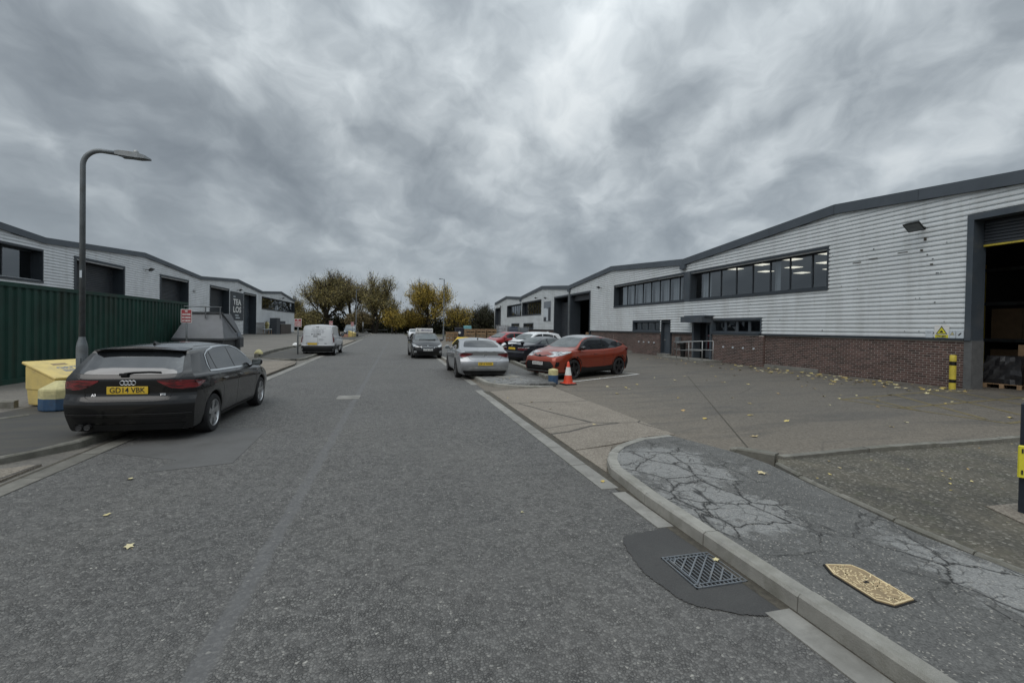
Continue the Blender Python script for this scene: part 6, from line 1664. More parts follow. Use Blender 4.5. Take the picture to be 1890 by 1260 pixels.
def far_lamp(label, x, y, z, h, arm):
    r = thing('street_lamp', label, 'street lamp', (x, y, z), group='distant lamp columns')
    MB().lathe([(.11, 0), (.11, 1.3), (.075, 1.5), (.055, h - .1), (.05, h)], 10).build('column', M['galv'], r, smooth=40)
    MB().bar((0, 0, h - .04), (arm, 0, h + .02), .06, .06).build('arm', M['galv'], r)
    MB().cbox(min(arm, arm * 1.6), max(arm, arm * 1.6), -.10, .10, h - .03, h + .07, .02).build('lamp_head', M['galv'], r)
far_lamp('distant tall lamp column on the right in front of the golden tree', 6.46, 60.8, .1, 8.0, -.42)
far_lamp('distant tall lamp column on the left in front of the tall olive trees', -5.81, 78.9, .1, 7.6, .35)

# ---- grit bins
def grit_bin(label, loc, rz, m_, text, tilt=0.0, open_lid=False):
    r = thing('grit_bin', label, 'grit bin', loc, rz); r.rotation_euler = (tilt, 0, rz)
    w, d, hb, hf = .46, .40, .78, .52           # half width, half depth, back height, front height
    mb = MB()
    def sect(z0, k): return [(-w * k, -d * k, z0), (w * k, -d * k, z0), (w * k, d * k, z0), (-w * k, d * k, z0)]
    lower = sect(0, .93) + sect(.30, .97); mb.add(lower, [(3, 2, 1, 0)] + [(i, (i + 1) % 4, 4 + (i + 1) % 4, 4 + i) for i in range(4)])
    top = [(-w, -d, hf), (w, -d, hf), (w, d, hb), (-w, d, hb)]
    mb.add(sect(.33, 1.0) + top, [(i, (i + 1) % 4, 4 + (i + 1) % 4, 4 + i) for i in range(4)] + [(4, 5, 6, 7)])
    mb.add(sect(.30, .97) + sect(.33, 1.0), [(i, (i + 1) % 4, 4 + (i + 1) % 4, 4 + i) for i in range(4)])
    ob = mb.build('bin_body', m_, r)
    bv = ob.modifiers.new('bevel', 'BEVEL'); bv.width = .03; bv.segments = 3; bv.limit_method = 'ANGLE'
    sl = (hb - hf) / (2 * d); ln = math.hypot(2 * d, hb - hf) + .10
    lid = MB(); a = math.atan(sl)
    lid.obox((0, -.01, (hb + hf) / 2 + .045), (2 * w + .07, ln, .055), 0, 0, a)
    lo = lid.build('lid', m_, r); bv = lo.modifiers.new('bevel', 'BEVEL'); bv.width = .022; bv.segments = 3
    if open_lid: lo.location = (0, .28, .10); lo.rotation_euler = (math.radians(28), 0, 0)
    n = Vector((0, -math.sin(a), math.cos(a))); u = Vector((0, math.cos(a), math.sin(a)))
    c = Vector((0, -.01, (hb + hf) / 2 + .045)) + n * .0295
    MB().add([tuple(c + Vector((x, 0, 0)) + u * y) for x, y in ((-.16, .16), (.10, .16), (.10, .26), (-.16, .26))], [(0, 1, 2, 3)]).build('handle_recess', M['cover_worn'], lo)
    if text:
        lettering('GRIT', .15, M['ink_grey'], lo, c + u * .01, (1, 0, 0), u, bold=.006, width=.38); lettering('BIN', .15, M['ink_grey'], lo, c - u * .14, (1, 0, 0), u, bold=.006, width=.30)
    return r
grit_bin('pale yellow grit bin with sloping lid behind the blue and yellow block on the left', (-6.42, 11.35, .125), math.radians(62), M['grit_yellow'], True)
grit_bin('bright yellow grit bin with gaping lid beside the learner car on the right verge', (4.75, 33.5, .10), math.radians(-40), M['grit_yellow_bright'], False, tilt=math.radians(-12), open_lid=True)
grit_bin('small faded yellow bin far off at the foot of the left lamp column', (-5.9, 73.0, .12), math.radians(70), M['grit_yellow'], False)

# ---- painted stone blocks
def stone_block(label, loc, r_, h, cone, split=.58):
    o = thing('painted_block', label, 'bollard', loc)
    MB().lathe([(r_ * .98, 0), (r_, .02), (r_ * 1.0, h * split)], 10).build('lower_band', M['stone_blue'], o)
    MB().lathe([(r_ * 1.0, h * split), (r_ * .99, h - .03), (r_ * .95, h), (r_ * .25, h + cone), (.001, h + cone)], 10).build('upper_band', M['stone_yellow'], o)
stone_block('squat blue and yellow painted concrete block in front of the yellow grit bin', (-6.12, 10.62, .125), .30, .40, .13, .55)
stone_block('round blue and yellow painted concrete post left of the traffic cone', (5.05, 14.05, .03), .165, .46, .03, .62)
for nm, lab, p, s in (('painted_stone', 'small yellow-topped stone on the low kerb end left of the white van', (-6.62, 26.0, .30), .21), ('painted_stone', 'small pale painted stone on the low kerb beside the white van', (-6.98, 37.0, .26), .22), ('painted_stone', 'white boulder at the road end by the hoop barriers', (-6.3, 118, .11), .45)):
    mb = MB().lathe([(s, -.02), (s * .95, s * .35), (s * .55, s * .75), (s * .12, s * .95), (.001, s * .96)], 9, (0, 0, 0)); rs = random.Random(int(s * 1000))
    mb.v = [(x + rs.uniform(-.02, .02), y + rs.uniform(-.02, .02), z + rs.uniform(-.01, .01)) for x, y, z in mb.v]
    o = mb.build(nm, M['stone_yellow'] if 'yellow' in lab else M['cone_white']); o.location = p; tag(o, lab, 'stone')

# ---- traffic cone
def cone(loc):
    r = thing('traffic_cone', 'orange and white traffic cone at the corner of the parking bay', 'traffic cone', loc, math.radians(12))
    MB().cbox(-.21, .21, -.21, .21, 0, .045, .02).build('base', M['rubber'], r)
    MB().cbox(-.195, .195, -.195, .195, .045, .06, .012).build('skirt', M['cone_orange'], r)
    R0 = lambda z: .155 - (.155 - .028) * (z - .06) / .67
    for nm, z0, z1, m_ in (('lower_band', .06, .30, 'cone_orange'), ('reflective_sleeve', .30, .56, 'cone_white'), ('tip', .56, .73, 'cone_orange')):
        e = .003 if nm == 'reflective_sleeve' else 0
        MB().lathe([(R0(z0) + e, z0), (R0(z1) + e, z1)] + ([(.018, z1 + .012), (.001, z1 + .012)] if nm == 'tip' else []), 20).build(nm, M[m_], r, smooth=40)
cone((5.50, 13.88, .022))

# ---- yellow and black bollard by the big door
r = thing('safety_bollard', 'slim yellow bollard with black bands beside the big open door', 'bollard', (16.35, 10.05, .19))
for k, (z0, z1, m_) in enumerate(((0, .20, 'bollard_yellow'), (.20, .30, 'trim_black'), (.30, .72, 'bollard_yellow'), (.72, .84, 'trim_black'), (.84, 1.0, 'bollard_yellow'))):
    MB().lathe([(.082, z0), (.082, z1)] + ([(.07, z1 + .03), (.001, z1 + .035)] if k == 4 else []), 16).build('band', M[m_], r, smooth=40)
# ---- navy barrier post with yellow plate at the right edge of the view
r = thing('barrier_post', 'dark navy steel post with a yellow plate on the verge slab at the right edge', 'post', (5.86, 2.93, .125))
MB().cbox(-.075, .075, -.075, .075, 0, 1.05, .012).build('post', M['post_navy'], r)
MB().prism([(-.42, -.22), (.25, -.30), (.5, .22), (-.20, .24)], -.01, .012).build('footing', M['concrete_slab'], r)
pl = MB().cbox(-.11, .11, -.012, .012, .36, .66, .01); o = pl.build('plate', M['sign_yellow'], r); o.rotation_euler = (0, 0, math.radians(-60)); o.location = (-.092, -.052, 0)
for zz in (.41, .61):
    for xx in (-.08, .08): MB().box(xx - .006, xx + .006, -.018, -.010, zz - .02, zz + .02).build('slot', M['ink'], o)
MB().box(-.05, .09, -.0165, -.0125, .43, .59).build('printed_panel', M['ink'], o)

# ---- green shipping container
def container():
    X, Y0, Y1, z0, H = -9.32, 12.55, 24.72, .16, 2.59
    r = thing('shipping_container', 'dark green corrugated shipping container along the left yard', 'container', (X - 1.22, (Y0 + Y1) / 2, z0))
    mb = MB(); p = .285; y = Y0 + .12; pts = []
    while y < Y1 - .12:
        for dy, dx in ((0, 0), (.075, 0), (.115, -.036), (.205, -.036), (.245, 0)):
            if y + dy < Y1 - .12: pts.append((X - .02 + dx, y + dy))
        y += p
    pts.append((X - .02, Y1 - .12)); n = len(pts)
    mb.add([(a, b, z0 + .15) for a, b in pts] + [(a, b, z0 + H - .11) for a, b in pts], [(i, i + 1, n + i + 1, n + i) for i in range(n - 1)])
    mb.build('side_wall', M['container_green'], r, world=True)
    mb = MB(); mb.box(X - .06, X + .004, Y0, Y1, z0 + H - .11, z0 + H); mb.build('top_rail', M['container_green'], r, world=True)
    mb = MB(); mb.box(X - .06, X + .004, Y0, Y1, z0, z0 + .15); mb.build('bottom_rail', M['container_green'], r, world=True)
    for yy in (Y0, Y1 - .16): MB().box(X - .16, X + .006, yy, yy + .16, z0 + .0, z0 + H + .006).build('corner_post', M['container_green'], r, world=True)
    MB().add([(X - .03, Y0, z0 + H - .01), (X - 2.44, Y0, z0 + H - .01), (X - 2.44, Y1, z0 + H - .01), (X - .03, Y1, z0 + H - .01)], [(0, 1, 2, 3)]).build('roof', M['container_green'], r, world=True)
    for yy in (Y0 + .03, Y1 - .03): MB().add([(X - .03, yy, z0), (X - 2.44, yy, z0), (X - 2.44, yy, z0 + H - .02), (X - .03, yy, z0 + H - .02)], [(0, 1, 2, 3)]).build('end_wall', M['container_green'], r, world=True)
    MB().add([(X - 2.44, Y0, z0), (X - 2.44, Y1, z0), (X - 2.44, Y1, z0 + H), (X - 2.44, Y0, z0 + H)], [(0, 1, 2, 3)]).build('back_wall', M['container_green'], r, world=True)
    for yy in (Y0 + .08, Y1 - .08): MB().box(X - .18, X + .009, yy - .09, yy + .09, z0 + H - .118, z0 + H + .012).build('corner_casting', M['container_green'], r, world=True)
    MB().box(X - .01, X + .008, 16.3, 16.75, z0 + .35, z0 + .43).build('marking_strip', M['bollard_yellow'], r, world=True)
container()
# ---- covered waste skip
def skip():
    x0, x1, y0, y1, z = -9.12, -7.10, 22.5, 25.2, .13
    r = thing('waste_skip', 'grey covered waste skip with sloping steel lid between container and yard', 'skip', ((x0 + x1) / 2, (y0 + y1) / 2, z))
    MB().prism([(x0 + .1, y0 + .12), (x1 - .1, y0 + .12), (x1 - .1, y1 - .12), (x0 + .1, y1 - .12)], z, z + .95).build('lower_body', M['skip_dark'], r, world=True)
    MB().cbox(x0, x1, y0, y1, z + .92, z + 1.02, .015).build('rim', M['skip_dark'], r, world=True)
    zt, zb_ = 2.24, z + 1.02
    b = [(x0 + .03, y0 + .03, zb_), (x1 - .03, y0 + .03, zb_), (x1 - .03, y1 - .03, zb_), (x0 + .03, y1 - .03, zb_)]
    t = [(x0 + .40, y0 + .72, zt), (x1 - .34, y0 + .72, zt), (x1 - .34, y1 - .72, zt), (x0 + .40, y1 - .72, zt)]
    for k, nm in enumerate(('lid_panel', 'lid_panel', 'lid_panel', 'lid_panel')):
        j = (k + 1) % 4; MB().add([b[k], b[j], t[j], t[k]], [(0, 1, 2, 3)]).build(nm, M['skip_grey'], r, world=True)
    MB().add(t, [(0, 1, 2, 3)]).build('lid_top', M['skip_grey'], r, world=True)
    MB().box(x0 + .34, x1 - .28, y0 + .66, y0 + .76, zt - .02, zt + .06).build('ridge_bar', M['skip_dark'], r, world=True)
    rail = MB().tube([(x0 + .25, y0 + .62, 2.52), (x1 - .30, y0 + .62, 2.52)], .022, 8); rail.build('handrail', M['galv'], r, world=True, smooth=True)
    for xx in (x0 + 1.12, x1 - .32): MB().bar((xx, y0 + .50, 2.02), (xx - .04, y0 + .62, 2.52), .05, .03).build('rail_post', M['skip_dark'], r, world=True)
    MB().bar((x1 - .30, y0 + .66, zt), (x1 - .0, y0 + 1.6, zb_ + .25), .05, .05).build('lid_stay', M['skip_dark'], r, world=True)
    MB().box(x1 - .105, x1 + .10, y1 - .9, y1 - .35, z + .55, z + .98).build('lifting_pocket', M['skip_dark'], r, world=True)
    MB().box(x1 - .03, x1 + .0, y1 - .8, y1 - .45, z + 1.06, z + 1.26).build('label_plate', M['poster_grey'], r, world=True)
skip()
# ---- red notices on posts
def notice(label, loc, h, w, hh, lines, rz=0.0):
    r = thing('notice_post', label, 'sign', loc, rz)
    MB().tube([(0, .03, 0), (0, .03, h)], .032, 8).build('post', M['galv'], r, smooth=True)
    b = MB().cbox(-w / 2, w / 2, -.006, .006, 0, hh, .004); bo = b.build('board', M['plate_white'], r); bo.location = (0, -.012, h - hh)
    MB().box(-w / 2 + .022, w / 2 - .022, -.010, -.0065, .022, hh - .022).build('red_field', M['red_sign'], bo)
    n = len(lines)
    for i, t in enumerate(lines):
        z = hh - .022 - (i + .5) * (hh - .044) / n
        lettering(t, (hh - .05) / n * .78, M['sign_pink'] if False else M['white_print'], bo, (0, -.012, z), (1, 0, 0), (0, 0, 1), bold=.004, width=(w - .09) * (.30 if len(t) < 4 else 1))
notice('red and white no-parking notice on a post behind the black hatchback', (-8.12, 21.4, .13), 2.22, .385, .55, ['NO', 'UNAUTHORISED', 'NO PARKING', 'NO TURNING'], math.radians(6))
notice('red notice on a thin post left of the white van', (-5.22, 28.35, .117), 2.02, .38, .46, ['NO', 'UNAUTHORISED', 'NO PARKING', 'NO TURNING'])
notice('small red notice seen just above the white van roof', (-7.33, 60.0, .12), 2.2, .42, .62, ['NO', 'UNAUTHORISED', 'NO PARKING', 'NO TURNING'])
notice('small red notice in front of the distant blue-grey van', (-5.70, 70.5, .12), 2.2, .42, .62, ['NO', 'UNAUTHORISED', 'NO PARKING', 'NO TURNING'])
# galvanised hoop rail beside the second notice
def hoop(label, a, b, z, h, rr=.03, mid=False, m_='galv', grp=None):
    a, b = Vector(a), Vector(b); r = thing('hoop_barrier', label, 'barrier', (a.x, a.y, z), group=grp)
    MB().tube([(a.x, a.y, z - .02), (a.x, a.y, z + h), (b.x, b.y, z + h), (b.x, b.y, z - .02)], rr, 8).build('rail', M[m_], r, world=True)
    if mid: MB().tube([(a.x, a.y, z + h * .5), (b.x, b.y, z + h * .5)], rr * .8, 8).build('mid_rail', M[m_], r, world=True)
hoop('dark metal hoop barrier on the island between red notice and white van', (-5.36, 29.0), (-4.0, 34.5), .117, 1.05, .028)
hoop('left of two metal hoop barriers at the far end of the road', (-6.95, 120), (-4.6, 120), .11, .75, .05, m_='galv_light')
hoop('right of two metal hoop barriers at the far end of the road', (-3.7, 120), (-1.3, 120), .11, .75, .05, m_='galv_light')
o = MB().tube([(0, 0, 0), (0, 0, 3.2)], .09, 8).build('marker_post', M['galv_light'], None, smooth=True); o.location = (-.27, 118, .05); tag(o, 'pale thin pole at the road end under the tallest tree', 'pole')
o = MB().tube([(0, 0, 0), (0, 0, 2.6)], .05, 8).build('marker_post', M['galv'], None, smooth=True); o.location = (-6.3, 105, .05); MB().box(-.13, .13, -.02, .02, 1.7, 2.5).build('plate', M['galv_light'], o); tag(o, 'thin post with a small pale plate left of the hoop barriers', 'pole')
# orange barrier board by the distant van
r = thing('work_barrier', 'faded orange barrier board on the ground before the distant blue-grey van', 'barrier', (-6.75, 70.9, .12))
MB().cbox(-.6, .6, -.05, .05, 0, .42, .02).build('board', mat('faded_orange', (.40, .22, .16), .7), r); MB().box(.52, .60, -.06, .06, .0, 1.0).build('post', M['bollard_yellow'], r)
# ---- handrails at the office door
def handrail(label, o_, u0, u1, z0, z1):
    r = thing('handrail', label, 'handrail', (XR - o_, u0, ZB))
    us = [u0, (u0 + u1) / 2, u1]
    MB().tube([(XR - o_, u0, ZB - .02), (XR - o_, u0, ZB + z0), (XR - o_, u1, ZB + z1)], .024, 8).build('top_rail', M['galv_light'], r, world=True, smooth=True)
    MB().tube([(XR - o_, u0, ZB + z0 * .55), (XR - o_, u1, ZB + z1 * .55)], .02, 8).build('mid_rail', M['galv_light'], r, world=True, smooth=True)
    for u, z in ((u1, z1), ((u0 + u1) / 2, (z0 + z1) / 2)): MB().tube([(XR - o_, u, ZB - .02), (XR - o_, u, ZB + z)], .022, 8).build('post', M['galv_light'], r, world=True, smooth=True)
handrail('steel ramp handrail nearer the brick wall at the office door', .12, 24.9, 21.3, .95, 1.10)
handrail('steel ramp handrail on the yard side at the office door', 1.22, 23.0, 20.75, .95, 1.10)
r = thing('waste_bin', 'slim black bin standing behind the ramp handrail', 'bin', (XR - .35, 23.65, ZB + .09)); MB().lathe([(.13, 0), (.16, .75), (.17, .78), (.14, .84), (.05, .88), (.001, .88)], 14).build('bin_body', M['black_plastic'], r, smooth=40)

# ---- goods inside the big near door
def pallet(root, w, d, h=.14, m_='wood', dark=None):
    for i in range(5): MB().box(-w / 2 + i * (w - .1) / 4, -w / 2 + i * (w - .1) / 4 + .1, -d / 2, d / 2, h - .022, h).build('board', M[m_], root)
    for j in (-d / 2, -.05, d / 2 - .1):
        MB().box(-w / 2, w / 2, j, j + .1, h - .045, h - .022).build('stringer', M[m_], root)
        for i in (-w / 2, -.05, w / 2 - .1): MB().box(i, i + .1, j, j + .1, .0, h - .045).build('block', M[m_], root)
def wrapped_load(label, loc, rz, w, d, h, m_, top=None, paper=True, seed=1):
    r = thing('wrapped_pallet', label, 'pallet load', loc, rz); pallet(r, w, d)
    rs = random.Random(seed); nx, nz = 7, 6; mb = MB(); ring = []
    for k in range(nz + 1):
        z = .14 + h * k / nz; pts = []
        for s in range(4):
            for i in range(nx):
                t = i / nx * 2 - 1; a, b = ((t, -1), (1, t), (-t, 1), (-1, -t))[s]
                q = .90 + .10 * (1 - (k / nz) ** 3) + rs.uniform(-.09, .04)
                pts.append((a * w / 2 * q, b * d / 2 * q, z + rs.uniform(-.02, .02)))
        ring.append(pts)
    n = len(ring[0])
    for k in range(nz): mb.add(ring[k] + ring[k + 1], [(i, (i + 1) % n, n + (i + 1) % n, n + i) for i in range(n)])
    mb.add(ring[-1], [tuple(range(n))])
    mb.build('film', M[m_], r)
    if paper: MB().obox((-w / 2 - .012, 0, h * .78), (.006, .30, .21)).build('paper_label', M['white_print'], r)
    return r
wrapped_load('clear-wrapped pallet of brown boxes with a white paper label inside the big door', (18.95, 8.85, ZB), .12, 1.05, 1.25, .85, 'wrap', seed=2)
wrapped_load('black-wrapped bundle beside the clear-wrapped pallet inside the big door', (18.65, 10.05, ZB), .3, .9, .85, .85, 'wrap_black', paper=False, seed=5)
for k, (x, y, z, w, d, h, lab) in enumerate(((19.9, 9.6, ZB, 1.1, 1.1, 1.35, 'dark cardboard stack deep inside the big door'), (19.9, 9.6, ZB + 1.36, .8, .8, .35, 'white-banded carton on top of the stack deep inside the big door'), (19.4, 12.2, ZB, 1.0, .7, 1.05, 'cardboard cartons against the inner wall of the big door'))):
    r = thing('carton_stack', lab, 'carton', (x, y, z)); 
    for i in range(2):
        MB().cbox(-w / 2, w / 2, -d / 2, d / 2, i * h / 2 + .003, (i + 1) * h / 2 - .003, .01).build('carton', M['cardboard'] if k != 1 else M['poster_white'], r)
# things just inside the far open door
for k, (y, h, m_, lab) in enumerate(((40.6, 1.0, 'poster_white', 'pale bags standing in the far open doorway'), (39.6, 1.35, 'cardboard', 'brown cartons standing in the far open doorway'), (38.6, 1.75, 'wood', 'tall pale boards leaning in the far open doorway'))):
    r = thing('stored_goods', lab, 'goods', (17.6, y, ZB))
    for i in range(3): MB().cbox(-.25 + .04 * i, .25 - .03 * i, -.32 + .03 * i, .30 - .05 * i, h * i / 3, h * (i + 1) / 3 - .01, .03).build('bundle', M[m_], r)

# ---- stacked crates, cages and bins at the far right yard
def crate_stack(label, loc, w, d, tiers, m_, rz=0.0):
    r = thing('crate_stack', label, 'crate stack', loc, rz); hh = .40
    for t in range(tiers):
        z = t * hh
        for k in range(3):
            for s in (-1, 1):
                MB().box(-w / 2, w / 2, s * d / 2 - .012, s * d / 2 + .012, z + .09 + k * .10, z + .165 + k * .10).build('slat', M[m_], r)
            MB().box(-w / 2 - .012, -w / 2 + .012, -d / 2, d / 2, z + .09 + k * .10, z + .165 + k * .10).build('slat', M[m_], r)
        for sx in (-1, 0, 1): MB().box(sx * (w / 2 - .06) - .05, sx * (w / 2 - .06) + .05, -d / 2 + .015, d / 2 - .015, z, z + .088).build('runner', M[m_], r)
        MB().box(-w / 2 + .02, w / 2 - .02, -d / 2 + .02, d / 2 - .02, z + .10, z + .36).build('contents', M['cardboard'], r)
for i, x in enumerate((8.6, 9.9, 11.2)):
    crate_stack(('leftmost of three brown crate stacks in the far right yard', 'middle of three brown crate stacks in the far right yard', 'right-hand of three brown crate stacks, next to the grey cages')[i], (x, 52.6 + .2 * i, zyr(x)), 1.12, 1.0, 4, 'wood')
crate_stack('low brown crate by the dark bins far beyond the learner car', (6.9, 57.5, .05), .9, .9, 3, 'wood'); crate_stack('narrow pale crate next to the low brown crate far beyond the learner car', (7.75, 58.5, .05), .55, .8, 3, 'wood')
def cage(label, x, y, h, m_):
    r = thing('storage_cage', label, 'cage', (x, y, zyr(x))); w = 1.15
    MB().box(-w / 2 + .06, w / 2 - .06, -.5, .5, .14, h - .12).build('contents', M[m_], r)
    for sx in (-1, 1):
        for sy in (-1, 1): MB().box(sx * w / 2 - .025, sx * w / 2 + .025, sy * .56 - .025, sy * .56 + .025, 0, h).build('post', M['galv_light'], r)
    for k in range(6):
        z = .12 + k * (h - .16) / 5
        MB().box(-w / 2, w / 2, -.575, -.555, z - .015, z + .015).build('bar', M['galv_light'], r); MB().box(-w / 2 - .01, -w / 2 + .01, -.55, .55, z - .015, z + .015).build('bar', M['galv_light'], r)
for i, x in enumerate((12.6, 13.9, 15.2)): cage(('left grey storage cage right of the brown crates', 'middle grey storage cage right of the brown crates', 'right grey storage cage against the far end of the building')[i], x, 53.4, (2.05, 1.95, 1.85)[i], ('wrap', 'blue_crate', 'poster_grey')[i])
for i, (x, w) in enumerate(((9.3, 1.0), (10.4, .85))):
    r = thing('wheeled_bin', ('navy wheeled container with a white disc beyond the learner car', 'navy wheeled container with a pale teal lid beyond the learner car')[i], 'bin', (x - .9, 60.0, .08))
    MB().prism([(-w / 2, -.5), (w / 2, -.5), (w / 2, .5), (-w / 2, .5)], .15, 1.55).build('bin_body', M['navy'], r); MB().cbox(-w / 2 - .03, w / 2 + .03, -.55, .55, 1.55, 1.68 if i == 0 else 1.95, .04).build('lid', M['navy' if i == 0 else 'teal'], r)
    for sx in (-1, 1): MB().lathe([(.08, -.03), (.08, .03)], 10, (sx * (w / 2 - .1), -.4, .08), 'X').build('castor', M['rubber'], r)
    if i == 0: MB().lathe([(.001, -.012), (.17, -.012), (.17, 0)], 14, (0, -.502, 1.05), 'Y').build('disc', M['white_print'], r)
# brown bin store beside the far left building
r = thing('bin_store', 'brown boarded bin store with a taller dark end against the left building', 'shed', (-16.6, 78.4, .36), -math.atan(.024))
for k in range(9): MB().box(-.5, .5, -3.2 + k * .70, -3.2 + k * .70 + .68, 0, 1.50).build('board', M['brown_board'], r)
MB().box(-.52, .40, -5.2, -3.25, 0, 2.35).build('tall_end', M['poster_dark'], r); MB().box(-.5, .3, -3.2, .2, 1.52, 1.95).build('top_box', M['poster_dark'], r)
r = thing('planter_table', 'small pale table with plants beside the left building door', 'table', (-17.0, 70.9, .38)); MB().box(-.4, .4, -.8, .8, .68, .76).build('table_top', M['poster_white'], r)
for sx in (-1, 1):
    for sy in (-1, 1): MB().box(sx * .35 - .03, sx * .35 + .03, sy * .7 - .03, sy * .7 + .03, 0, .68).build('leg', M['wood'], r)
for yy in (-.5, .1): MB().lathe([(.12, .76), (.15, 1.0), (.24, 1.35), (.12, 1.7), (.001, 1.75)], 8, (0, yy, 0)).build('potted_plant', M['leaf_olive'] if yy < 0 else M['stone_yellow'], r)

# ---- fallen leaves
def leaf_mesh(seed):
    rs = random.Random(seed); k = 10; pts = []
    for i in range(k):
        t = 2 * math.pi * i / k; rr = (1.0 if i % 2 == 0 else .55) * rs.uniform(.8, 1.1)
        pts.append((math.cos(t) * rr * .055, math.sin(t) * rr * .042, abs(math.cos(t)) * rs.uniform(.0, .014) + .004))
    mb = MB(); mb.add([(0, 0, .003)] + pts, [(0, 1 + i, 1 + (i + 1) % k) for i in range(k)])
    mb.add([(-.05, -.002, .004), (-.05, .002, .004), (-.085, .001, .009)], [(0, 1, 2)])
    return mb
LM = []
for s in range(5):
    o = leaf_mesh(s).build('fallen_leaf', M['leaf_fallen']); LM.append(o.data); bpy.data.objects.remove(o)
def leaf(x, y, z, label, group=None, s=1.0, rs=random):
    o = bpy.data.objects.new('fallen_leaf', LM[rs.randrange(5)]); COL.objects.link(o)
    o.location = (x, y, z); o.rotation_euler = (rs.uniform(-.2, .2), rs.uniform(-.2, .2), rs.uniform(0, 6.28)); o.scale = (s, s, s)
    tag(o, label, 'leaf', group); return o
rs = random.Random(17)
leaf(-2.02, 4.30, .004, 'yellow fallen leaf on the open road below the black hatchback', s=1.0, rs=rs)
leaf(-2.55, 5.05, .004, 'small tan fallen leaf on the road at the left', s=.8, rs=rs); leaf(-2.88, 6.15, .004, 'pale fallen leaf on the road just behind the black hatchback', s=.9, rs=rs)
leaf(4.30, 4.55, .118, 'bright orange-brown leaf on the cracked pavement near the corner kerb', s=1.25, rs=rs); leaf(2.47, 3.05, .017, 'yellow leaf lying on the drain grate', s=.7, rs=rs)
leaf(2.42, 4.95, .014, 'yellow leaf on the channel blocks by the kerb curve', s=.7, rs=rs); leaf(1.25, 4.3, .004, 'tiny pale leaf in the middle of the right lane', s=.5, rs=rs)
for k in range(165):                                                      # drift along the foot of the brick wall
    u = 9.5 + (abs(rs.gauss(0, 1)) * 7.0); x = 16.7 - abs(rs.gauss(0, 1.1)) - (.6 if u > 20 else .2)
    if 20.4 < u < 24.8: x = min(x, 15.4)
    leaf(x, u, zyr(x) + .003, 'small yellow leaf in the drift along the foot of the brick wall', 'leaves by the brick wall', rs.uniform(1.0, 2.1), rs)
for k in range(95):
    x = rs.uniform(5.6, 16.0); y = rs.uniform(5.4, 16)
    if rs.random() > .35 + .65 * (x - 5) / 11: continue
    leaf(x, y, zyr(x) + .003, 'small yellow leaf scattered over the open right-hand yard', 'leaves on the right-hand yard', rs.uniform(.8, 1.6), rs)
for k in range(40):
    x = rs.uniform(4.6, 9.5); y = rs.uniform(2.6, 5.0); leaf(x, y, .128, 'tiny pale leaf scrap on the dark verge slab', 'leaf scraps on the verge slab', rs.uniform(.25, .5), rs)
for k in range(14):
    leaf(rs.uniform(3.0, 4.6), rs.uniform(13.7, 18), .12, 'pale leaf scrap on the verge behind the silver saloon', 'leaf scraps on the right-hand verge', rs.uniform(.6, 1.2), rs)
for k in range(8):
    leaf(rs.uniform(2.8, 7.5), rs.uniform(7, 13), .026, 'pale leaf on the concrete crossover', 'leaves on the crossover', rs.uniform(.6, 1.0), rs)
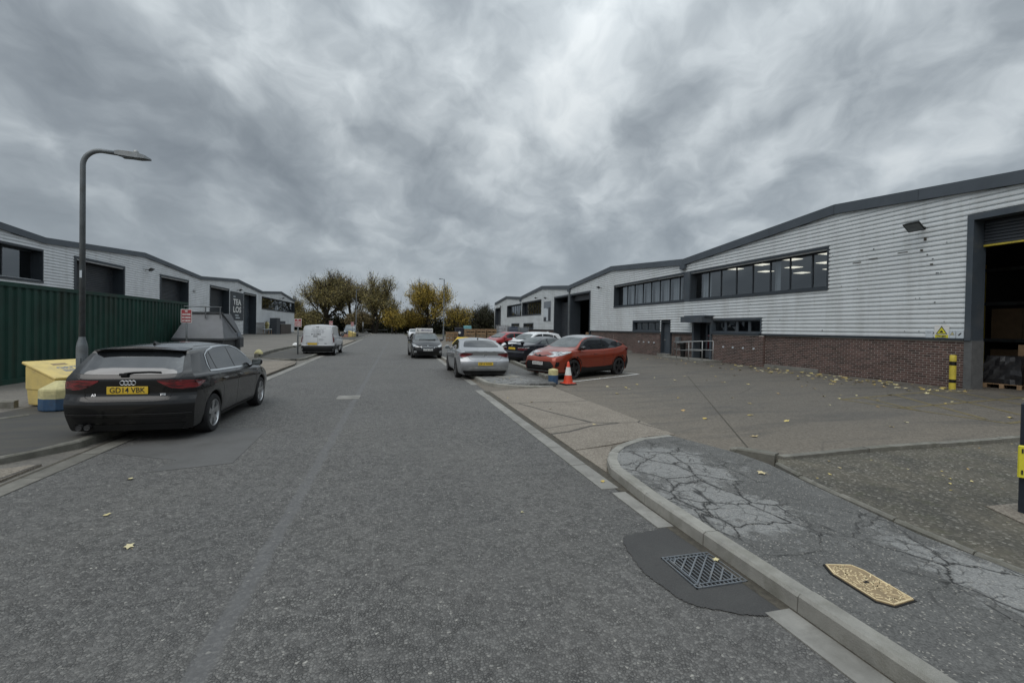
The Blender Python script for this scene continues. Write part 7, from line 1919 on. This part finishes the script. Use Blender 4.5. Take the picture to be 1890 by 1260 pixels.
# ------------------------------------------------------------------ trees at the end of the road
def tree(name, label, loc, h, spread, leaf_m, n_leaf, seed, leaf_s=.30, twiggy=1.0, group='autumn trees at the road end', stems=1, low=0.10):
    rs = random.Random(seed); root = thing(name, label, 'tree', loc, rs.uniform(0, 6), group)
    tr, lf = MB(), MB(); tips = []
    def branch(p, d, ln, r, lev):
        k = 3 if lev < 3 else 2; path = [p]; q = p; dd = d
        for i in range(k):
            dd = (dd + Vector((rs.uniform(-1, 1), rs.uniform(-1, 1), rs.uniform(-.35, .5))) * (.14 + .06 * lev)).normalized()
            q = q + dd * ln / k; path.append(q)
        e = max(.012, r * .62)
        tr.tube(path, [r + (e - r) * i / k for i in range(k + 1)], 6 if lev < 2 else (4 if lev < 3 else 3), cap=False)
        if lev >= 2: tips.extend(path[1:])
        if lev >= 4: return
        nb = rs.choice((3, 4)) if lev < 3 else rs.choice((2, 3))
        for b in range(nb):
            t = rs.uniform(.30, 1.0); pp = path[min(k, int(t * k))].lerp(path[min(k, int(t * k) + 1)], rs.random()) if t < .99 else path[-1]
            az = 2 * math.pi * (b + rs.random() * .7) / nb; out = Vector((math.cos(az), math.sin(az), 0))
            nd = (dd * rs.uniform(.55, .85) + out * rs.uniform(.45, .8) * spread + Vector((0, 0, .18))).normalized()
            branch(pp, nd, ln * rs.uniform(.60, .80), r * rs.uniform(.48, .62), lev + 1)
        branch(path[-1], (dd + Vector((0, 0, .15))).normalized(), ln * rs.uniform(.62, .78), r * .62, lev + 1)
    for s in range(stems):
        a = 2 * math.pi * s / max(1, stems); o = Vector((math.cos(a), math.sin(a), 0)) * (.35 if stems > 1 else 0)
        branch(Vector((0, 0, -.1)) + o, (Vector((0, 0, 1)) + o * .55).normalized(), h * rs.uniform(.22, .27), h * .019, 0)
    for q in list(tips):                                    # fine upright twigs
        if rs.random() < .55:
            e = q + Vector((rs.gauss(0, .25), rs.gauss(0, .25), rs.uniform(.5, 1.0))).normalized() * h * rs.uniform(.03, .075)
            tr.tube([q, e], [.018, .006], 3, cap=False)
    top = max(v[2] for v in tr.v); sc = h / top
    tr.v = [(x * sc, y * sc, z * sc) for x, y, z in tr.v]; tips = [t * sc for t in tips]
    tr.build('trunk', M['bark'], root, fix=False)
    per = n_leaf * 2.5 / max(1, len(tips))
    dens = [rs.random() for _ in tips]
    for t, dn in zip(tips, dens):
        if t.z < h * low: continue
        thin = twiggy * (1.0 if t.z < h * .8 else .45)
        for _ in range(max(0, int(per * thin * (.35 + 1.3 * dn * dn) + rs.random()))):
            c = t + Vector((rs.gauss(0, .55), rs.gauss(0, .55), rs.gauss(-.1, .45)))
            a = Vector((rs.gauss(0, 1), rs.gauss(0, 1), rs.gauss(0, 1))).normalized(); b = a.cross(Vector((rs.gauss(0, 1), rs.gauss(0, 1), rs.gauss(0, 1)))).normalized(); s = leaf_s * rs.uniform(.4, 1.0)
            lf.add([c - a * s * .5, c + b * s * .32, c + a * s * .5, c - b * s * .32], [(0, 1, 2, 3)])
    lf.build('crown', M[leaf_m], root, fix=False)
    return root
tree('tree', 'broad olive-leaved tree at the left of the group at the road end', (-15.9, 119, 0), 16.0, 1.0, 'leaf_olive', 9000, 3, .34, stems=2)
tree('tree', 'darker half-bare tree in the middle of the group at the road end', (-10.0, 123, 0), 16.4, .80, 'leaf_brown', 6500, 14, .34)
tree('tree', 'tall twiggy olive-gold tree at the right of the group at the road end', (-4.3, 117, 0), 16.6, .72, 'leaf_olive', 8000, 25, .34, stems=2)
tree('tree', 'separate round golden tree right of the gap at the road end', (9.3, 121, 0), 15.2, .85, 'leaf_gold', 8500, 8, .36, stems=2)
tree('tree', 'low golden bushy tree under the tall twiggy tree at the road end', (0.2, 114, 0), 7.5, 1.1, 'leaf_gold', 3800, 31, .34, stems=3, low=.05)
tree('tree', 'small yellow-green bushy tree left of the separate golden tree', (4.9, 122, 0), 7.2, 1.1, 'leaf_gold', 3800, 37, .34, stems=3, low=.05)
tree('tree', 'bare-topped shrub tree right of the distant lamp column', (15.9, 112, 0), 8.2, 1.1, 'leaf_gold', 2600, 41, .32, stems=3, low=.04)
tree('tree', 'dark bushy tree behind the far end of the right building', (22.0, 114, 0), 8.4, 1.2, 'leaf_dark', 4600, 47, .36, stems=3, low=.04)
tree('tree', 'second dark bushy tree further right behind the right building', (28.5, 116, 0), 8.6, 1.2, 'leaf_dark', 4200, 53, .36, stems=3, low=.04)
tree('tree', 'olive bushy tree beside the end of the left building', (-24.5, 121, 0), 9.5, 1.2, 'leaf_olive', 4600, 59, .36, stems=3, low=.04)
tree('tree', 'green-brown bush at the foot of the broad olive tree', (-19.0, 115, 0), 6.4, 1.2, 'leaf_olive', 3600, 61, .34, stems=3, low=.03)
tree('tree', 'brown-green bush between the trunks of the group at the road end', (-8.0, 115, 0), 6.2, 1.2, 'leaf_brown', 3600, 67, .34, stems=3, low=.03)
# dense dark undergrowth behind them reads as one mass
def thicket():
    rs = random.Random(71); mb = MB(); cols = []
    lumps = []
    x = -95.0
    while x < 110:
        lumps.append((x, 131 + rs.uniform(-4, 5), rs.uniform(3.8, 5.6), rs.uniform(3.6, 5.6))); x += rs.uniform(2.2, 3.8)
    x = -60.0
    while x < 70:
        lumps.append((x, 126 + rs.uniform(-2, 2), rs.uniform(2.2, 3.4), rs.uniform(2.0, 3.2))); x += rs.uniform(2.0, 3.4)
    for (x, y, rr, hh) in lumps:
        for _ in range(620):
            u, v = rs.uniform(0, 2 * math.pi), math.acos(rs.uniform(-.2, 1)); q = rs.uniform(.25, 1.0) ** .5 * rs.uniform(.9, 1.1)
            c = Vector((x + math.cos(u) * math.sin(v) * rr * q, y + math.sin(u) * math.sin(v) * rr * q * .8, .3 + math.cos(v) * hh * q * 1.15 + .4))
            if c.z < 0: continue
            a = Vector((rs.gauss(0, 1), rs.gauss(0, 1), rs.gauss(0, 1))).normalized(); b = a.cross(Vector((rs.gauss(0, 1), rs.gauss(0, 1), rs.gauss(0, 1)))).normalized(); s = rs.uniform(.35, .85)
            mb.add([c - a * s * .5, c + b * s * .34, c + a * s * .5, c - b * s * .34], [(0, 1, 2, 3)])
        mb.tube([(x, y, 0), (x + rs.uniform(-.4, .4), y, hh), (x + rs.uniform(-1, 1), y, hh * 1.35)], [.12, .07, .02], 4)
    o = mb.build('undergrowth', M['leaf_dark'], None, fix=False); tag(o, 'dark tangled undergrowth closing off the far end of the road', None, None, 'stuff')
thicket()
